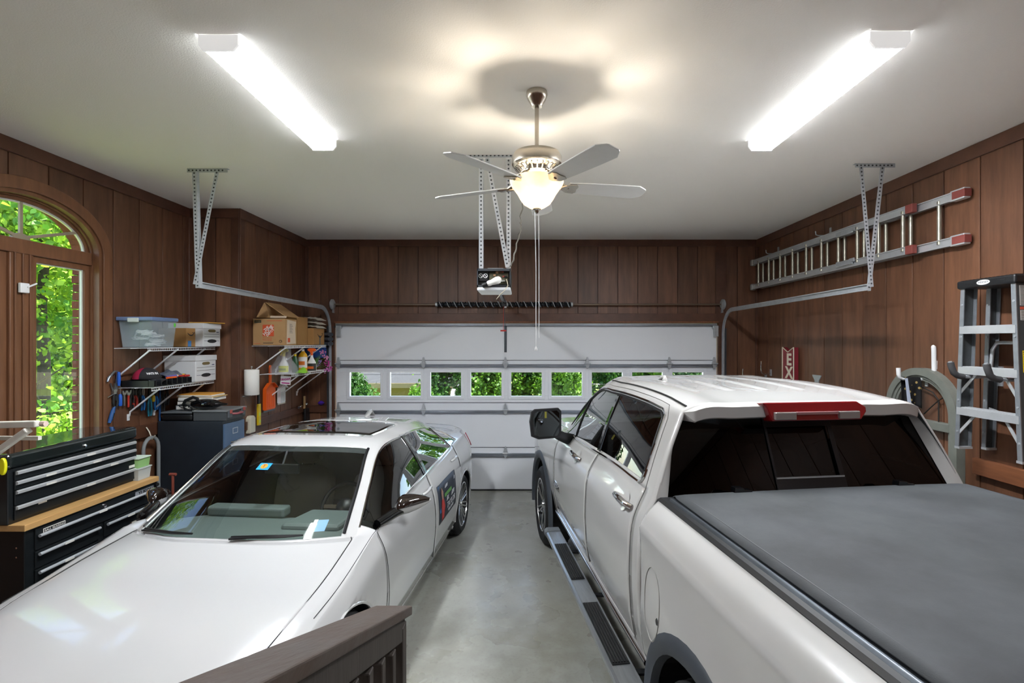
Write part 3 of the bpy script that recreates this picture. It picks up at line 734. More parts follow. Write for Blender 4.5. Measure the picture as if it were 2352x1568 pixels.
# ---- torsion shaft and springs
sh_ = thing('torsion_shaft', 'steel torsion shaft with two black coil springs above the garage door', 'torsion shaft', ((DX0 + DX1) / 2, YD - .09, 2.70))
ty, tz = YD - .09, 2.712
MB().tube([(DX0 - .03, ty, tz), (DX1 + .05, ty, tz)], .0125, 10).build('shaft', pm('aged_steel', '#8f7f70', .35, .9), sh_)
SPRB = pm('oiled_black_spring', '#22262c', .3, .5)
for a, b in ((1006, 1156), (1166, 1311)):
    xa, xb = (a - VX) / 157.5, (b - VX) / 157.5
    n = 26; pts = []
    for k in range(n * 10 + 1):
        t = k / (n * 10); an = 2 * math.pi * n * t
        pts.append((xa + (xb - xa) * t, ty + .026 * math.cos(an), tz + .026 * math.sin(an)))
    sp = MB().tube([(xa, ty, tz), (xb, ty, tz)], .0255, 14).tube(pts, .0135, 5).build('spring', SPRB, sh_, smooth=60)
    for k in range(9):
        t = (k + .5) / 9; x = xa + (xb - xa) * t
        MB().tube([(x + .035 * (j / 6 - .5), ty + .0405 * math.cos(R(120 + 120 * j / 6)) * 1.0 - 0, tz + .0405 * math.sin(R(120 + 120 * j / 6))) if 0 else (x + .05 * (j / 6 - .5), ty - .0405 * math.sin(R(180 * j / 6)), tz + .0405 * math.cos(R(180 * j / 6))) for j in range(7)], .006, 5).build('paint_stripe', pm('stripe_grey', '#a9adb2', .5), sp)
    for x in (xa, xb): MB().tube([(x - .02, ty, tz), (x + .02, ty, tz)], .032, 12).build('spring_cone', GALV, sh_, smooth=40)
cx = (1161 - VX) / 157.5
MB().bx(cx - .02, cx + .02, ty - .02, YD - .026, tz - .05, tz + .05).build('centre_bracket', GALV, sh_, bevel=.004)
for px in (769, 1655):
    x = (px - VX) / 157.5
    MB().tube([(x - .03, ty, tz), (x - .012, ty, tz), (x + .012, ty, tz), (x + .03, ty, tz)], [.045, .075, .075, .045], 20).build('cable_drum', GALV, sh_, smooth=30)
    MB().bx(x - .004, x + .004, ty, YD - .021, tz - .12, tz + .05).build('end_bearing_plate', GALV, sh_)
# ---- door tracks with their hangers
def track(label, xt, yend, ztop, hx0, hx1, leg_a, leg_b, sgn):
    t = thing('garage_door_track', label, 'door track', (xt, YD - .1, 0), group='garage door tracks')
    rr = .33; path = [(xt, YD - .07, .03), (xt, YD - .075, 1.2), (xt, YD - .085, ztop - rr)]
    for k in range(1, 13):
        a = R(90 * k / 12); path.append((xt, YD - .085 - rr * (1 - math.cos(a)), ztop - rr + rr * math.sin(a)))
    path += [(xt, (YD - .4 + yend) / 2, ztop + .005), (xt, yend, ztop + .012)]
    path = [Vector(p) for p in path]
    # C-section: web on the outer side, lips open towards the door rollers
    prof = [(-.5, .9), (-.5, 1), (1, 1), (1, .85), (1, -.85), (1, -1), (-.5, -1), (-.5, -.9)]
    outer = []; N = len(path)
    P = []
    for i, p in enumerate(path):
        d = (path[min(i + 1, N - 1)] - path[max(i - 1, 0)]).normalized(); sd = V(sgn, 0, 0); nn = d.cross(sd)
        P.append([p + sd * (.012 * a) + nn * (.027 * b) for a, b in prof] + [p + sd * (.012 * a * .78) + nn * (.027 * b * .82) for a, b in reversed(prof)])
    MB().grid(P, cv=True).build('rail', GALV, t, smooth=40)
    MB().bx(xt + sgn * .014, xt + sgn * .045, YD - .1, YD - .021, .05, ztop - .25).build('wall_angle', DARKST, t)
    punched(t, (hx0, yend + .01, ZC - .017), (hx1, yend + .01, ZC - .017), .034, name='ceiling_strip')
    punched(t, (leg_a, yend - .006, ZC - .03), (xt - .008 * sgn, yend - .006, ztop - .02), .036)
    punched(t, (leg_b, yend - .014, ZC - .03), (xt + .012 * sgn, yend - .014, ztop + .01), .032, leg=False)
    return t
xr_ = (1652 - VX) / 157.5 + .02; ye = FPX * xr_ / (1996 - VX)
track('galvanised door track with punched hanger on the right, near the extension ladder', xr_, ye, 2.62, at(1966, 372, ye).x, at(2058, 372, ye).x, at(2026, 385, ye).x, at(1975, 385, ye).x, 1)
xl_ = (767 - VX) / 157.5 - .02; ye = FPX * xl_ / (453 - VX)
track('galvanised door track with punched hanger on the left, above the shelves', xl_, ye, 2.655, at(428, 372, ye).x, at(521, 372, ye).x, at(447, 385, ye).x, at(501, 385, ye).x, -1)

# ================================================================== VEHICLES
class Surf:
    """smooth surface through a net of control points; creases keep an edge sharp"""
    def __init__(s, net, cu=(), cv=()):
        s.C = np.array(net, float); s.cu = set(cu); s.cv = set(cv)
    @staticmethod
    def run(P, cr, ts):
        N = len(P); h = np.linalg.norm(P[1:] - P[:-1], axis=-1)
        h = h.reshape(N - 1, -1).mean(1) + 1e-6
        sh = (slice(None),) + (None,) * (P.ndim - 1)
        d = (P[1:] - P[:-1]) / h[sh]
        out = []
        for t in ts:
            k = min(int(t), N - 2); x = t - k
            def tan(q, side):
                if q == 0: return d[0]
                if q == N - 1: return d[-1]
                if q in cr: return d[q] if side > 0 else d[q - 1]
                return (d[q - 1] * h[q] + d[q] * h[q - 1]) / (h[q - 1] + h[q])
            m0 = tan(k, 1) * h[k]; m1 = tan(k + 1, -1) * h[k]
            x2, x3 = x * x, x * x * x
            out.append((2 * x3 - 3 * x2 + 1) * P[k] + (x3 - 2 * x2 + x) * m0 + (-2 * x3 + 3 * x2) * P[k + 1] + (x3 - x2) * m1)
        return np.array(out)
    def grid(s, us, vs):
        A = s.run(np.swapaxes(s.C, 0, 1), s.cv, vs)          # (V, I, 3)
        return s.run(np.swapaxes(A, 0, 1), s.cu, us)         # (U, V, 3)
    def at(s, u, v, side=1):
        q = s.grid([u], [v])[0, 0]; return V(q[0] * side, q[1], q[2])
    def normal(s, u, v, side=1):
        e = .02
        a = s.at(u + e, v, side) - s.at(u - e, v, side); b = s.at(u, v + e, side) - s.at(u, v - e, side)
        n = a.cross(b) * (-1 if side > 0 else 1); return n.normalized()
    def path(s, uv, side=1, off=0, sub=8):
        out = []
        for (a, b) in zip(uv[:-1], uv[1:]):
            for k in range(sub):
                t = k / sub; u, v = a[0] + (b[0] - a[0]) * t, a[1] + (b[1] - a[1]) * t
                out.append(s.at(u, v, side) + (s.normal(u, v, side) * off if off else V(0, 0, 0)))
        u, v = uv[-1]; out.append(s.at(u, v, side) + (s.normal(u, v, side) * off if off else V(0, 0, 0)))
        return out
def subdiv(marks, step):
    m = sorted(set(round(x, 4) for x in marks)); out = []
    for a, b in zip(m[:-1], m[1:]):
        n = max(1, int(math.ceil((b - a) / step)))
        out += [a + (b - a) * k / n for k in range(n)]
    return out + [m[-1]]
def skin(surf, patches, parent, base, arches=(), ur=None, vr=None, ustep=.125, vstep=.2, inner=None, shell=.012):
    """patches: (name, material, u0, u1, v0, v1, per_side, label); the rest of the surface is the base panel"""
    I, J = surf.C.shape[:2]
    u0, u1 = ur or (0, I - 1); v0, v1 = vr or (0, J - 1)
    um = list(range(int(math.ceil(u0)), int(u1) + 1)) + [u0, u1]; vm = list(range(int(math.ceil(v0)), int(v1) + 1)) + [v0, v1]
    for p in patches: um += [p[2], p[3]]; vm += [p[4], p[5]]
    us = subdiv([x for x in um if u0 <= x <= u1], ustep); vs = subdiv([x for x in vm if v0 <= x <= v1], vstep)
    G = surf.grid(us, vs)
    ins = np.zeros(G.shape[:2], bool)
    for (cy, cz, r) in arches:
        dy = G[:, :, 1] - cy; dz = G[:, :, 2] - cz; rr = np.hypot(dy, dz)
        m = (rr < r) & (G[:, :, 0] > .55); ins |= m
        k = r / np.maximum(rr, 1e-4)
        G[:, :, 1] = np.where(m, cy + dy * k, G[:, :, 1]); G[:, :, 2] = np.where(m, cz + dz * k, G[:, :, 2])
    done = {}
    out = {}
    allp = list(patches) + [('', None, -9, 99, -9, 99, False, None)]
    for pi, p in enumerate(allp):
        for side in (1, -1):
            mb = out.setdefault((pi, side if p[6] else 0), MB())
            idx = {}
            for i in range(len(us) - 1):
                uc = (us[i] + us[i + 1]) / 2
                for j in range(len(vs) - 1):
                    vc = (vs[j] + vs[j + 1]) / 2
                    hit = next(q for q, w in enumerate(allp) if w[2] < uc < w[3] and w[4] < vc < w[5])
                    if hit != pi: continue
                    cs = [(i, j), (i + 1, j), (i + 1, j + 1), (i, j + 1)]
                    if all(ins[c] for c in cs): continue
                    ids = []
                    for c in cs:
                        if c not in idx:
                            idx[c] = len(mb.v); g = G[c]; mb.v.append(V(g[0] * side, g[1], g[2]))
                        ids.append(idx[c])
                    mb.f.append(tuple(reversed(ids)) if side > 0 else tuple(ids))
    objs = {}
    for (pi, sd), mb in out.items():
        if not mb.f: continue
        p = allp[pi]; nm, mt = (p[0], p[1]) if p[1] else base
        glass = mt.name.startswith('glass') or 'glass' in mt.name
        o = mb.build(nm, mt if glass or inner is None else [mt, inner], parent, smooth=38, world=False, merge=2e-4, solid=0 if glass else shell)
        if not glass and inner is not None: o.modifiers['shell'].material_offset = 1
        if p[7]: o['label'] = p[7]
        objs.setdefault(nm, []).append(o)
    return objs
def seam(parent, pts, r, m, name='panel_gap'): return MB().tube(pts, r, 5).build(name, m, parent, smooth=60, world=False)

PAINT_S = pm('white_pearl_paint', '#bcbcbb', .25, coat=1.0, spec=.5)
PAINT_T = pm('white_truck_paint', '#c2c1be', .25, coat=1.0, spec=.5)
CABIN = pm('dark_cabin_trim', '#2d2f30', .7); CABIN2 = pm('taupe_leather', '#8d8377', .55, var=(20, .3, '#7d7468'))
GAP = pm('panel_gap_black', '#1a1a1a', .8); GAPT = pm('panel_gap_grey', '#55534f', .8)
TYRE = pm('tyre_rubber', '#161617', .72, var=(30, .4, '#222223'))
ALLOY = pm('machined_alloy', '#c9cbcd', .2, 1); ALLOYD = pm('dark_alloy', '#3a3c3f', .4, .6)
WSG = thin_glass('glass_windscreen', (.86, .92, .89), 1.35)
SIDEG = thin_glass('glass_side_tinted', (.22, .25, .25), 1.9)
DARKG = thin_glass('glass_privacy', (.10, .11, .12), 1.9)
REARG = thin_glass('glass_rear_privacy', (.018, .02, .022), .85)
SUNG = pm('glossy_black_roof_panel', '#060708', .03, coat=1.0, spec=.8)
def wheel(parent, lx, ly, r, w, rr, n, m_tyre_tread=True):
    """tyre, barrel and spokes; the outer face points away from the car's middle"""
    sd = 1 if lx > 0 else -1
    t = bpy.data.objects.new('wheel', None); COL.objects.link(t); t.parent = parent; t.location = (lx, ly, r); t.empty_display_size = .05
    M = Matrix.Rotation(R(90 * sd), 3, 'Y')          # local z -> outward
    h = w / 2
    ty = MB().lathe([(rr, -h + .01), (rr + .02, -h), (r - .045, -h - .004), (r - .012, -h + .022), (r, -h + .045), (r, h - .045), (r - .012, h - .022), (r - .045, h + .004), (rr + .02, h), (rr, h - .01), (rr - .006, h - .03), (rr - .006, -h + .03), (rr, -h + .01)], 48, (0, 0, 0), M)
    ty = ty.build('tyre', TYRE, t, smooth=40, world=False)
    tr = MB()
    for k in range(36):
        a = 2 * math.pi * k / 36
        for zz in (-h + .03, -.02, .03):
            q = M @ V((r + .001) * math.cos(a), (r + .001) * math.sin(a), zz); q2 = M @ V((r + .001) * math.cos(a + .1), (r + .001) * math.sin(a + .1), zz + .028)
            tr.bar(q, q2, .012, .008, q)
    tr.build('tread_blocks', TYRE, ty, world=False)['kind'] = 'stuff'
    MB().lathe([(rr - .004, h - .012), (rr - .02, h - .022), (rr - .032, h - .05), (rr - .035, -h + .02), (rr - .004, -h + .012), (rr - .004, h - .012)], 40, (0, 0, 0), M).build('barrel', ALLOYD, t, smooth=40, world=False)
    MB().lathe([(rr - .002, h - .006), (rr - .016, h - .004), (rr - .02, h - .014), (rr - .004, h - .02), (rr - .002, h - .006)], 40, (0, 0, 0), M).build('rim_lip', ALLOY, t, smooth=40, world=False)
    MB().lathe([(0, -.01), (rr * .9, -.01), (rr * .9, .0), (0, .0)], 24, (0, 0, 0), M).build('brake_disc', DARKST, t, world=False)
    MB().lathe([(0, h - .018), (.03, h - .018), (.034, h - .03), (.075, h - .045), (.07, h - .075), (0, h - .075)], 20, (0, 0, 0), M).build('hub', ALLOY, t, smooth=40, world=False)
    for k in range(n):
        a0 = 2 * math.pi * k / n
        sp = MB()
        for da in (-.11, .11):
            a = a0 + da
            p0 = M @ V(.06 * math.cos(a0 + da * 1.8), .06 * math.sin(a0 + da * 1.8), h - .04); p1 = M @ V((rr - .012) * math.cos(a), (rr - .012) * math.sin(a), h - .016)
            sp.bar(p0, p1, .019, .018, M @ V(0, 0, 1))
        sp.build('spoke', ALLOY, t, world=False, bevel=.003, segs=1)
    return t
def seat(parent, lx, ly, z, face, m, w=.50, hr=True):
    """face = +1: the sitter looks towards +y, -1: towards -y"""
    t = bpy.data.objects.new('seat', None); COL.objects.link(t); t.parent = parent; t.location = (lx, ly, z); t.empty_display_size = .05
    f = face
    def cushion(pr, w0, w1, name):   # outline in the y-z plane swept across the width with rounded sides
        P = []
        for k in range(9):
            x = -1 + 2 * k / 8; sc = 1 - .35 * max(0, abs(x) - .6) / .4
            cy = sum(a for a, b in pr) / len(pr); cz_ = sum(b for a, b in pr) / len(pr)
            P.append([(x * w0 / 2, f * (cy + (a - cy) * sc), cz_ + (b - cz_) * sc) for a, b in pr])
        mb = MB().grid(P, cv=True); n = len(pr); mb.f.append(tuple(range(n))); mb.f.append(tuple(8 * n + i for i in range(n - 1, -1, -1)))
        mb.build(name, m, t, smooth=60, world=False)
    cushion([(-.26, .0), (-.26, .12), (.1, .16), (.26, .17), (.29, .12), (.27, .0)], w, w, 'cushion')
    cushion([(-.30, .08), (-.20, .08), (-.22, .2), (-.28, .45), (-.34, .62), (-.40, .66), (-.46, .62), (-.42, .4)], w, w, 'backrest')
    if hr:
        cushion([(-.36, .68), (-.33, .74), (-.36, .85), (-.42, .87), (-.46, .80), (-.44, .68)], w * .5, w * .5, 'headrest')
        for s_ in (-.06, .06): MB().tube([(s_, -f * .41, .6), (s_, -f * .40, .72)], .007, 6).build('headrest_post', CHROME, t, world=False)
    return t
def steering(parent, lx, ly, z, face):
    t = bpy.data.objects.new('steering_wheel', None); COL.objects.link(t); t.parent = parent; t.location = (lx, ly, z); t.empty_display_size = .05
    M = Matrix.Rotation(R(62) * face, 3, 'X')
    MB().tube([M @ V(.185 * math.cos(a * math.pi / 16), .185 * math.sin(a * math.pi / 16), 0) for a in range(32)], .016, 8, closed=True).build('rim', BLACKP, t, smooth=60, world=False)
    mb = MB().lathe([(0, -.03), (.06, -.02), (.07, .01), (.05, .03), (0, .035)], 16, (0, 0, 0), M)
    mb.build('airbag_hub', BLACKP, t, smooth=50, world=False)
    for a in (0, 180, 250, 290): MB().bar(M @ V(.05 * math.cos(R(a)), .05 * math.sin(R(a)), 0), M @ V(.18 * math.cos(R(a)), .18 * math.sin(R(a)), 0), .03, .012, M @ V(0, 0, 1)).build('spoke', NICKEL, t, world=False)
    return t

# ------------------------------------------------------------------ white sedan, nose towards the camera
sd = thing('sedan', 'white sedan parked nose first on the left with a door sign', 'car', (-1.885, 2.84, 0), R(-5.0))
def low(ly, a=(.925, .74), b=(.945, .56), c=(.93, .28), d=(.88, .17)): return [(a[0], ly, a[1]), (b[0], ly, b[1]), (c[0], ly, c[1]), (d[0], ly, d[1])]
net = [
 [(0, -.93, .20), (.30, -.92, .20), (.60, -.84, .20), (.66, -.80, .20), (.74, -.72, .20), (.79, -.62, .20), (.81, -.56, .19), (.82, -.52, .185), (.82, -.50, .18), (.80, -.48, .17)],
 [(0, -.95, .66), (.30, -.93, .66), (.62, -.80, .655), (.69, -.74, .65), (.77, -.65, .63), (.815, -.57, .60), (.845, -.52, .52), (.86, -.50, .42), (.855, -.48, .30), (.83, -.46, .18)],
 [(0, -.52, .80), (.36, -.51, .80), (.70, -.46, .785), (.765, -.45, .77), (.82, -.44, .755), (.865, -.43, .73)] + low(-.43, (.90, .64), (.915, .52), (.905, .28), (.86, .17)),
 [(0, .0, .885), (.38, .0, .883), (.73, .0, .862), (.79, .0, .852), (.84, .0, .842), (.882, .0, .815)] + low(.0, (.925, .72), (.945, .58), (.925, .28), (.88, .17)),
 [(0, .27, .955), (.38, .29, .953), (.70, .45, .93), (.76, .50, .922), (.82, .50, .925), (.868, .50, .925)] + low(.50, (.925, .80), (.945, .60), (.925, .27), (.88, .16)),
 [(0, .70, 1.185), (.37, .73, 1.18), (.635, .83, 1.15), (.685, .865, 1.138), (.78, .865, 1.045), (.862, .865, .952)] + low(.865, (.925, .81), (.948, .61), (.925, .265), (.88, .16)),
 [(0, 1.09, 1.372), (.33, 1.11, 1.37), (.575, 1.17, 1.345), (.625, 1.20, 1.33), (.76, 1.20, 1.15), (.862, 1.20, .968)] + low(1.2, (.925, .82), (.95, .62), (.925, .26), (.88, .16)),
 [(0, 1.72, 1.418), (.35, 1.72, 1.412), (.575, 1.72, 1.378), (.63, 1.72, 1.358), (.765, 1.72, 1.17), (.862, 1.72, .99)] + low(1.72, (.925, .83), (.952, .62), (.925, .26), (.88, .16)),
 [(0, 2.28, 1.405), (.35, 2.28, 1.398), (.555, 2.28, 1.35), (.61, 2.28, 1.318), (.755, 2.28, 1.165), (.86, 2.28, 1.015)] + low(2.28, (.925, .85), (.952, .63), (.925, .26), (.88, .16)),
 [(0, 2.72, 1.350), (.34, 2.72, 1.344), (.535, 2.72, 1.29), (.60, 2.72, 1.245), (.735, 2.72, 1.14), (.855, 2.72, 1.035)] + low(2.72, (.93, .87), (.955, .64), (.93, .28), (.88, .17)),
 [(0, 3.12, 1.235), (.34, 3.12, 1.23), (.545, 3.12, 1.185), (.62, 3.12, 1.145), (.72, 3.12, 1.10), (.845, 3.12, 1.04)] + low(3.12, (.93, .88), (.958, .66), (.935, .28), (.88, .18)),
 [(0, 3.52, 1.10), (.36, 3.52, 1.098), (.61, 3.52, 1.085), (.67, 3.52, 1.075), (.75, 3.52, 1.055), (.825, 3.52, 1.025)] + low(3.52, (.91, .88), (.935, .66), (.92, .30), (.87, .20)),
 [(0, 3.98, 1.085), (.36, 3.96, 1.08), (.61, 3.90, 1.065), (.67, 3.87, 1.055), (.73, 3.82, 1.04), (.785, 3.77, 1.005), (.855, 3.73, .87), (.875, 3.72, .66), (.86, 3.72, .35), (.82, 3.70, .24)],
 [(0, 4.02, .30), (.30, 4.01, .30), (.55, 3.97, .30), (.62, 3.94, .30), (.69, 3.89, .29), (.74, 3.84, .28), (.79, 3.79, .27), (.81, 3.76, .26), (.81, 3.74, .25), (.78, 3.72, .24)]]
S1 = Surf(net, cu=(1, 4, 12), cv=(3, 5, 8))
WB1 = 3.0; AR1 = [(0, .335, .375), (WB1, .335, .375)]
objs = skin(S1, [
 ('hood', PAINT_S, 1.02, 3.96, 0, 2.8, False, 'white sedan hood'),
 ('windscreen', WSG, 4.02, 5.97, 0, 1.93, False, None),
 ('roof_glass', SUNG, 6.45, 7.5, 0, 1.62, False, 'black glass sunroof panel'),
 ('rear_window', DARKG, 9.05, 10.9, 0, 1.93, False, None),
 ('front_door_window', SIDEG, 4.2, 6.93, 3.16, 4.9, True, None),
 ('pillar_cover', BLACKG, 6.93, 7.15, 3.12, 4.93, True, 'gloss black door pillar'),
 ('rear_door_window', SIDEG, 7.15, 8.95, 3.16, 4.9, True, None),
 ('quarter_window', SIDEG, 9.03, 9.75, 3.16, 4.9, True, None),
 ('front_door', PAINT_S, 4.18, 7.04, 5, 8, True, None),
 ('rear_door', PAINT_S, 7.04, 9.2, 5, 8, True, None)], sd, ('body_shell', PAINT_S), AR1, inner=CABIN)
for s_ in (1, -1):
    seam(sd, S1.path([(3.97, 2.6), (3.9, 2.8), (3.4, 2.8), (2.5, 2.8), (1.5, 2.8), (1.1, 2.7)], s_, .0), .0035, GAP)
    seam(sd, S1.path([(4.18, 4.95), (4.18, 6), (4.22, 7), (4.3, 8)], s_), .0028, GAP)
    seam(sd, S1.path([(7.04, 5), (7.04, 8)], s_), .0026, GAP)
    seam(sd, S1.path([(9.2, 5), (9.2, 6.3)], s_), .0026, GAP)
    seam(sd, S1.path([(4.17, 4.9), (3.6, 4.75), (3.0, 4.62), (2.45, 4.5)], s_), .0022, GAP, 'fender_crease')
    seam(sd, S1.path([(4.15, 3.1), (5, 3.1), (6, 3.1), (7, 3.1), (8, 3.1), (9, 3.1), (9.85, 3.3)], s_, .002), .006, CHROME, 'window_chrome')
    seam(sd, S1.path([(4.15, 4.95), (5, 4.95), (6, 4.95), (7, 4.95), (8, 4.95), (9, 4.95), (9.85, 4.85), (9.85, 3.3)], s_, .002), .007, CHROME, 'window_chrome')
    seam(sd, S1.path([(4.38, 3.2), (5, 3.16), (6, 3.16), (6.9, 3.16)], s_, .001), .006, BLACKG, 'window_seal')
    seam(sd, S1.path([(8.99, 3.1), (8.99, 4.93)], s_, .002), .009, BLACKG, 'window_divider')
    seam(sd, S1.path([(4.06, 1.97), (5, 1.97), (5.97, 1.97)], s_, .001), .011, BLACKP, 'windscreen_moulding')
    # wheel-arch lips
    for (cy, cz_, r) in AR1:
        pts = []
        for k in range(25):
            a = R(-12 + 204 * k / 24); yy, zz = cy + r * math.cos(a), cz_ + r * math.sin(a)
            best = min(((abs(S1.at(uu, vv)[1] - yy) + abs(S1.at(uu, vv)[2] - zz)), uu, vv) for uu in np.linspace(2 if cy < 1 else 9, 4.6 if cy < 1 else 12, 14) for vv in np.linspace(5, 8.4, 12))
            q = S1.at(best[1], best[2]); pts.append(V(s_ * (q.x - .004), yy, zz))
        for k in range(1, 24): pts[k].x = (pts[k - 1].x + pts[k].x + pts[k + 1].x) / 3
        seam(sd, pts, .010, PAINT_S, 'arch_lip')
        ins = [V(s_ * (abs(p.x) - .02), p.y, p.z) for p in pts]; mb = MB().grid([ins, [V(s_ * .60, p.y, p.z) for p in pts]]); mb.build('wheel_well', BLACKP, sd, world=False, smooth=60)
    # wipers' side mirrors and handles
    m0 = S1.at(4.45, 4.95, s_)
    mc = V(s_ * .955, .80, 1.0)
    P = []
    for t, sc in ((0, .05), (.01, .45), (.04, .78), (.14, 1.0), (.35, .95), (.6, .74), (.82, .46), (.96, .2), (1, .03)):   # mirror housing, a wedge pointing away from the door
        x = .905 + .215 * t
        P.append([(s_ * x, .86 + .12 * t + .085 * sc * math.cos(a * math.pi / 8), 1.0 + .015 * t + .068 * sc * math.sin(a * math.pi / 8)) for a in range(16)])
    mr = MB().grid(P, cv=True); mr.f.append(tuple(range(16))); mr.f.append(tuple(8 * 16 + i for i in range(15, -1, -1)))
    mo = mr.build('mirror_housing', PAINT_S, sd, smooth=50, world=False)
    P2 = [[(x * 1.0, cy_ + (y_ - cy_) * 1.06, cz2 + (z_ - cz2) * 1.08) for (x, y_, z_) in row[0:9]] for row, cy_, cz2 in [(r_, sum(q[1] for q in r_) / 16, sum(q[2] for q in r_) / 16) for r_ in P[:8]]]
    MB().grid(P2).build('mirror_cap', pm('gloss_black_mirror_cap', '#1b120e', .06, coat=1), mo, smooth=60, world=False)
    MB().tube([(s_ * .85, .62, .955), (s_ * .91, .80, .975), (s_ * .97, .88, .985)], [.03, .036, .03], 8).build('mirror_arm', BLACKG, mo, smooth=60, world=False)
    MB().prism([(.07 * math.cos(a * math.pi / 8), .045 * math.sin(a * math.pi / 8)) for a in range(16)], (s_ * .985, .965, 1.005), (1, 0, 0), (0, 0, 1), (0, 1, 0), 0, .004).build('mirror_glass', CHROME, mo, world=False)
    for uu, vv in ((6.75, 5.62), (8.75, 5.62)):
        q = S1.at(uu, vv, s_); nn = S1.normal(uu, vv, s_)
        MB().tube([q + nn * .004 + V(0, -.10, 0), q + nn * .03 + V(0, -.075, .002), q + nn * .034 + V(0, 0, .004), q + nn * .03 + V(0, .075, .006), q + nn * .004 + V(0, .10, .006)], [.011, .013, .014, .013, .011], 8).build('door_handle', PAINT_S, sd, smooth=60, world=False)
    MB().lathe([(0, 0), (.075, 0), (.1, .02), (.06, .05), (0, .055)], 16, (s_ * .72, -.72, .62), Matrix.Rotation(R(100), 3, 'X')).build('headlamp', pm('headlamp_lens', '#cfd6da', .1, coat=1), sd, smooth=50, world=False)
    tl = [S1.at(12.05, v_, s_) for v_ in (4.3, 5, 5.5, 6.0)] ; q = S1.at(11.62, 5.6, s_)
    P = [[S1.at(u_, v_, s_) + S1.normal(u_, v_, s_) * .012 for v_ in (5.02, 5.4, 5.8, 6.05)] for u_ in (11.55, 11.75, 11.97)]
    MB().grid(P).build('tail_lamp', pm('tail_lamp_red', '#8a2233', .1, coat=1), sd, smooth=50, world=False, solid=.01)
for lx_, ly_ in ((.815, 0), (-.815, 0), (.825, WB1), (-.825, WB1)): wheel(sd, lx_, ly_, .335, .225, .245, 10)
# wipers
for uv, s_ in (([(4.035, 1.75), (4.05, 1.2), (4.06, .55)], -1), ([(4.03, .15), (4.05, .7), (4.06, 1.3)], 1)):
    pts = S1.path(uv, s_, .014, 6); w_ = MB().tube(pts, [.006 + .005 * math.sin(math.pi * k / (len(pts) - 1)) for k in range(len(pts))], 6)
    w_.bar(pts[0] + V(0, -.02, -.004), pts[len(pts) // 2], .018, .010); w_.build('wiper', BLACKP, sd, world=False, smooth=40)
# shark fin
q = S1.at(8.72, 0)
MB().grid([[V(x * w * .5, q.y - .02 + yy, q.z - .01 + zz) for x in (-1, 0, 1)] for yy, zz, w in ((-.12, .008, .01), (-.05, .03, .05), (.02, .06, .055), (.07, .068, .02), (.09, .01, .05))]).build('antenna_fin', PAINT_S, sd, smooth=60, world=False, solid=.01)
# magnetic door sign with lettering
SIGN = pm('sign_navy', '#2d3440', .5); SIGNW = pm('sign_white', '#e9edf0', .5); SIGNR = pm('sign_red', '#b9342c', .5); SIGNG = pm('sign_green', '#5e9a4c', .5); SIGNB = pm('sign_blue', '#2f5f8c', .5); SIGNS = pm('sign_skin', '#a98674', .6)
def side_pt(ly, z, off):   # point on the sedan's left flank
    vv = np.linspace(5, 8, 25); best = None
    for uu in np.linspace(6.5, 9.6, 32):
        pass
    us_ = np.linspace(6.5, 10, 71); g_ = S1.grid(us_, vv)
    k = np.argmin((g_[:, :, 1] - ly) ** 2 + (g_[:, :, 2] - z) ** 2); i, j = np.unravel_index(k, g_.shape[:2])
    return V(g_[i, j, 0] + off, ly, z)
def sticker(poly, m, off, name, parent):
    P = [side_pt(a, b, off) for a, b in poly]
    mb = MB(); mb.v = P; mb.f = [tuple(range(len(P)))]
    return mb.build(name, m, parent, world=False)
P = [[side_pt(1.86 + .66 * i / 8 , .50 + .345 * j / 6, .005) for j in range(7)] for i in range(9)]
sg = MB().grid(P).build('door_sign', SIGN, sd, world=False, smooth=60, solid=.003); sg['label'] = 'dark magnetic real estate sign on sedan door'
sticker([(1.87, .60), (1.92, .60), (1.92, .84), (1.87, .84)], SIGNB, .0075, 'sign_panel', sg)
sticker([(1.94, .515), (2.01, .53), (2.05, .62), (2.02, .70), (1.95, .70), (1.92, .62)], SIGNR, .0085, 'sign_portrait', sg)
sticker([(1.955, .70), (2.005, .70), (2.02, .76), (1.98, .81), (1.945, .77)], SIGNS, .0085, 'sign_portrait', sg)
sticker([(2.06, .695), (2.33, .695), (2.33, .73), (2.06, .73)], SIGNG, .0085, 'sign_stripe', sg)
MS = Matrix.Translation(sd.location) @ Matrix.Rotation(R(-5.0), 4, 'Z')
def sign_text(body, ly, z, size, m, sx=1):
    p = MS @ side_pt(ly, z, .0095); text('sign_lettering', body, size, m, sg, p, MS.to_3x3() @ V(0, 1, 0), MS.to_3x3() @ V(.06, 0, 1), .0004, sx=sx, bold=.0008)
sign_text('LORI', 2.15, .785, .045, SIGNW); sign_text('R', 2.46, .785, .05, SIGNW)
sign_text('501.      .6890', 2.27, .665, .07, SIGNW, .8); sign_text('TAYLOR', 2.29, .595, .085, SIGNW, 1.05); sign_text('REAL ESTATE', 2.28, .54, .035, SIGNW)
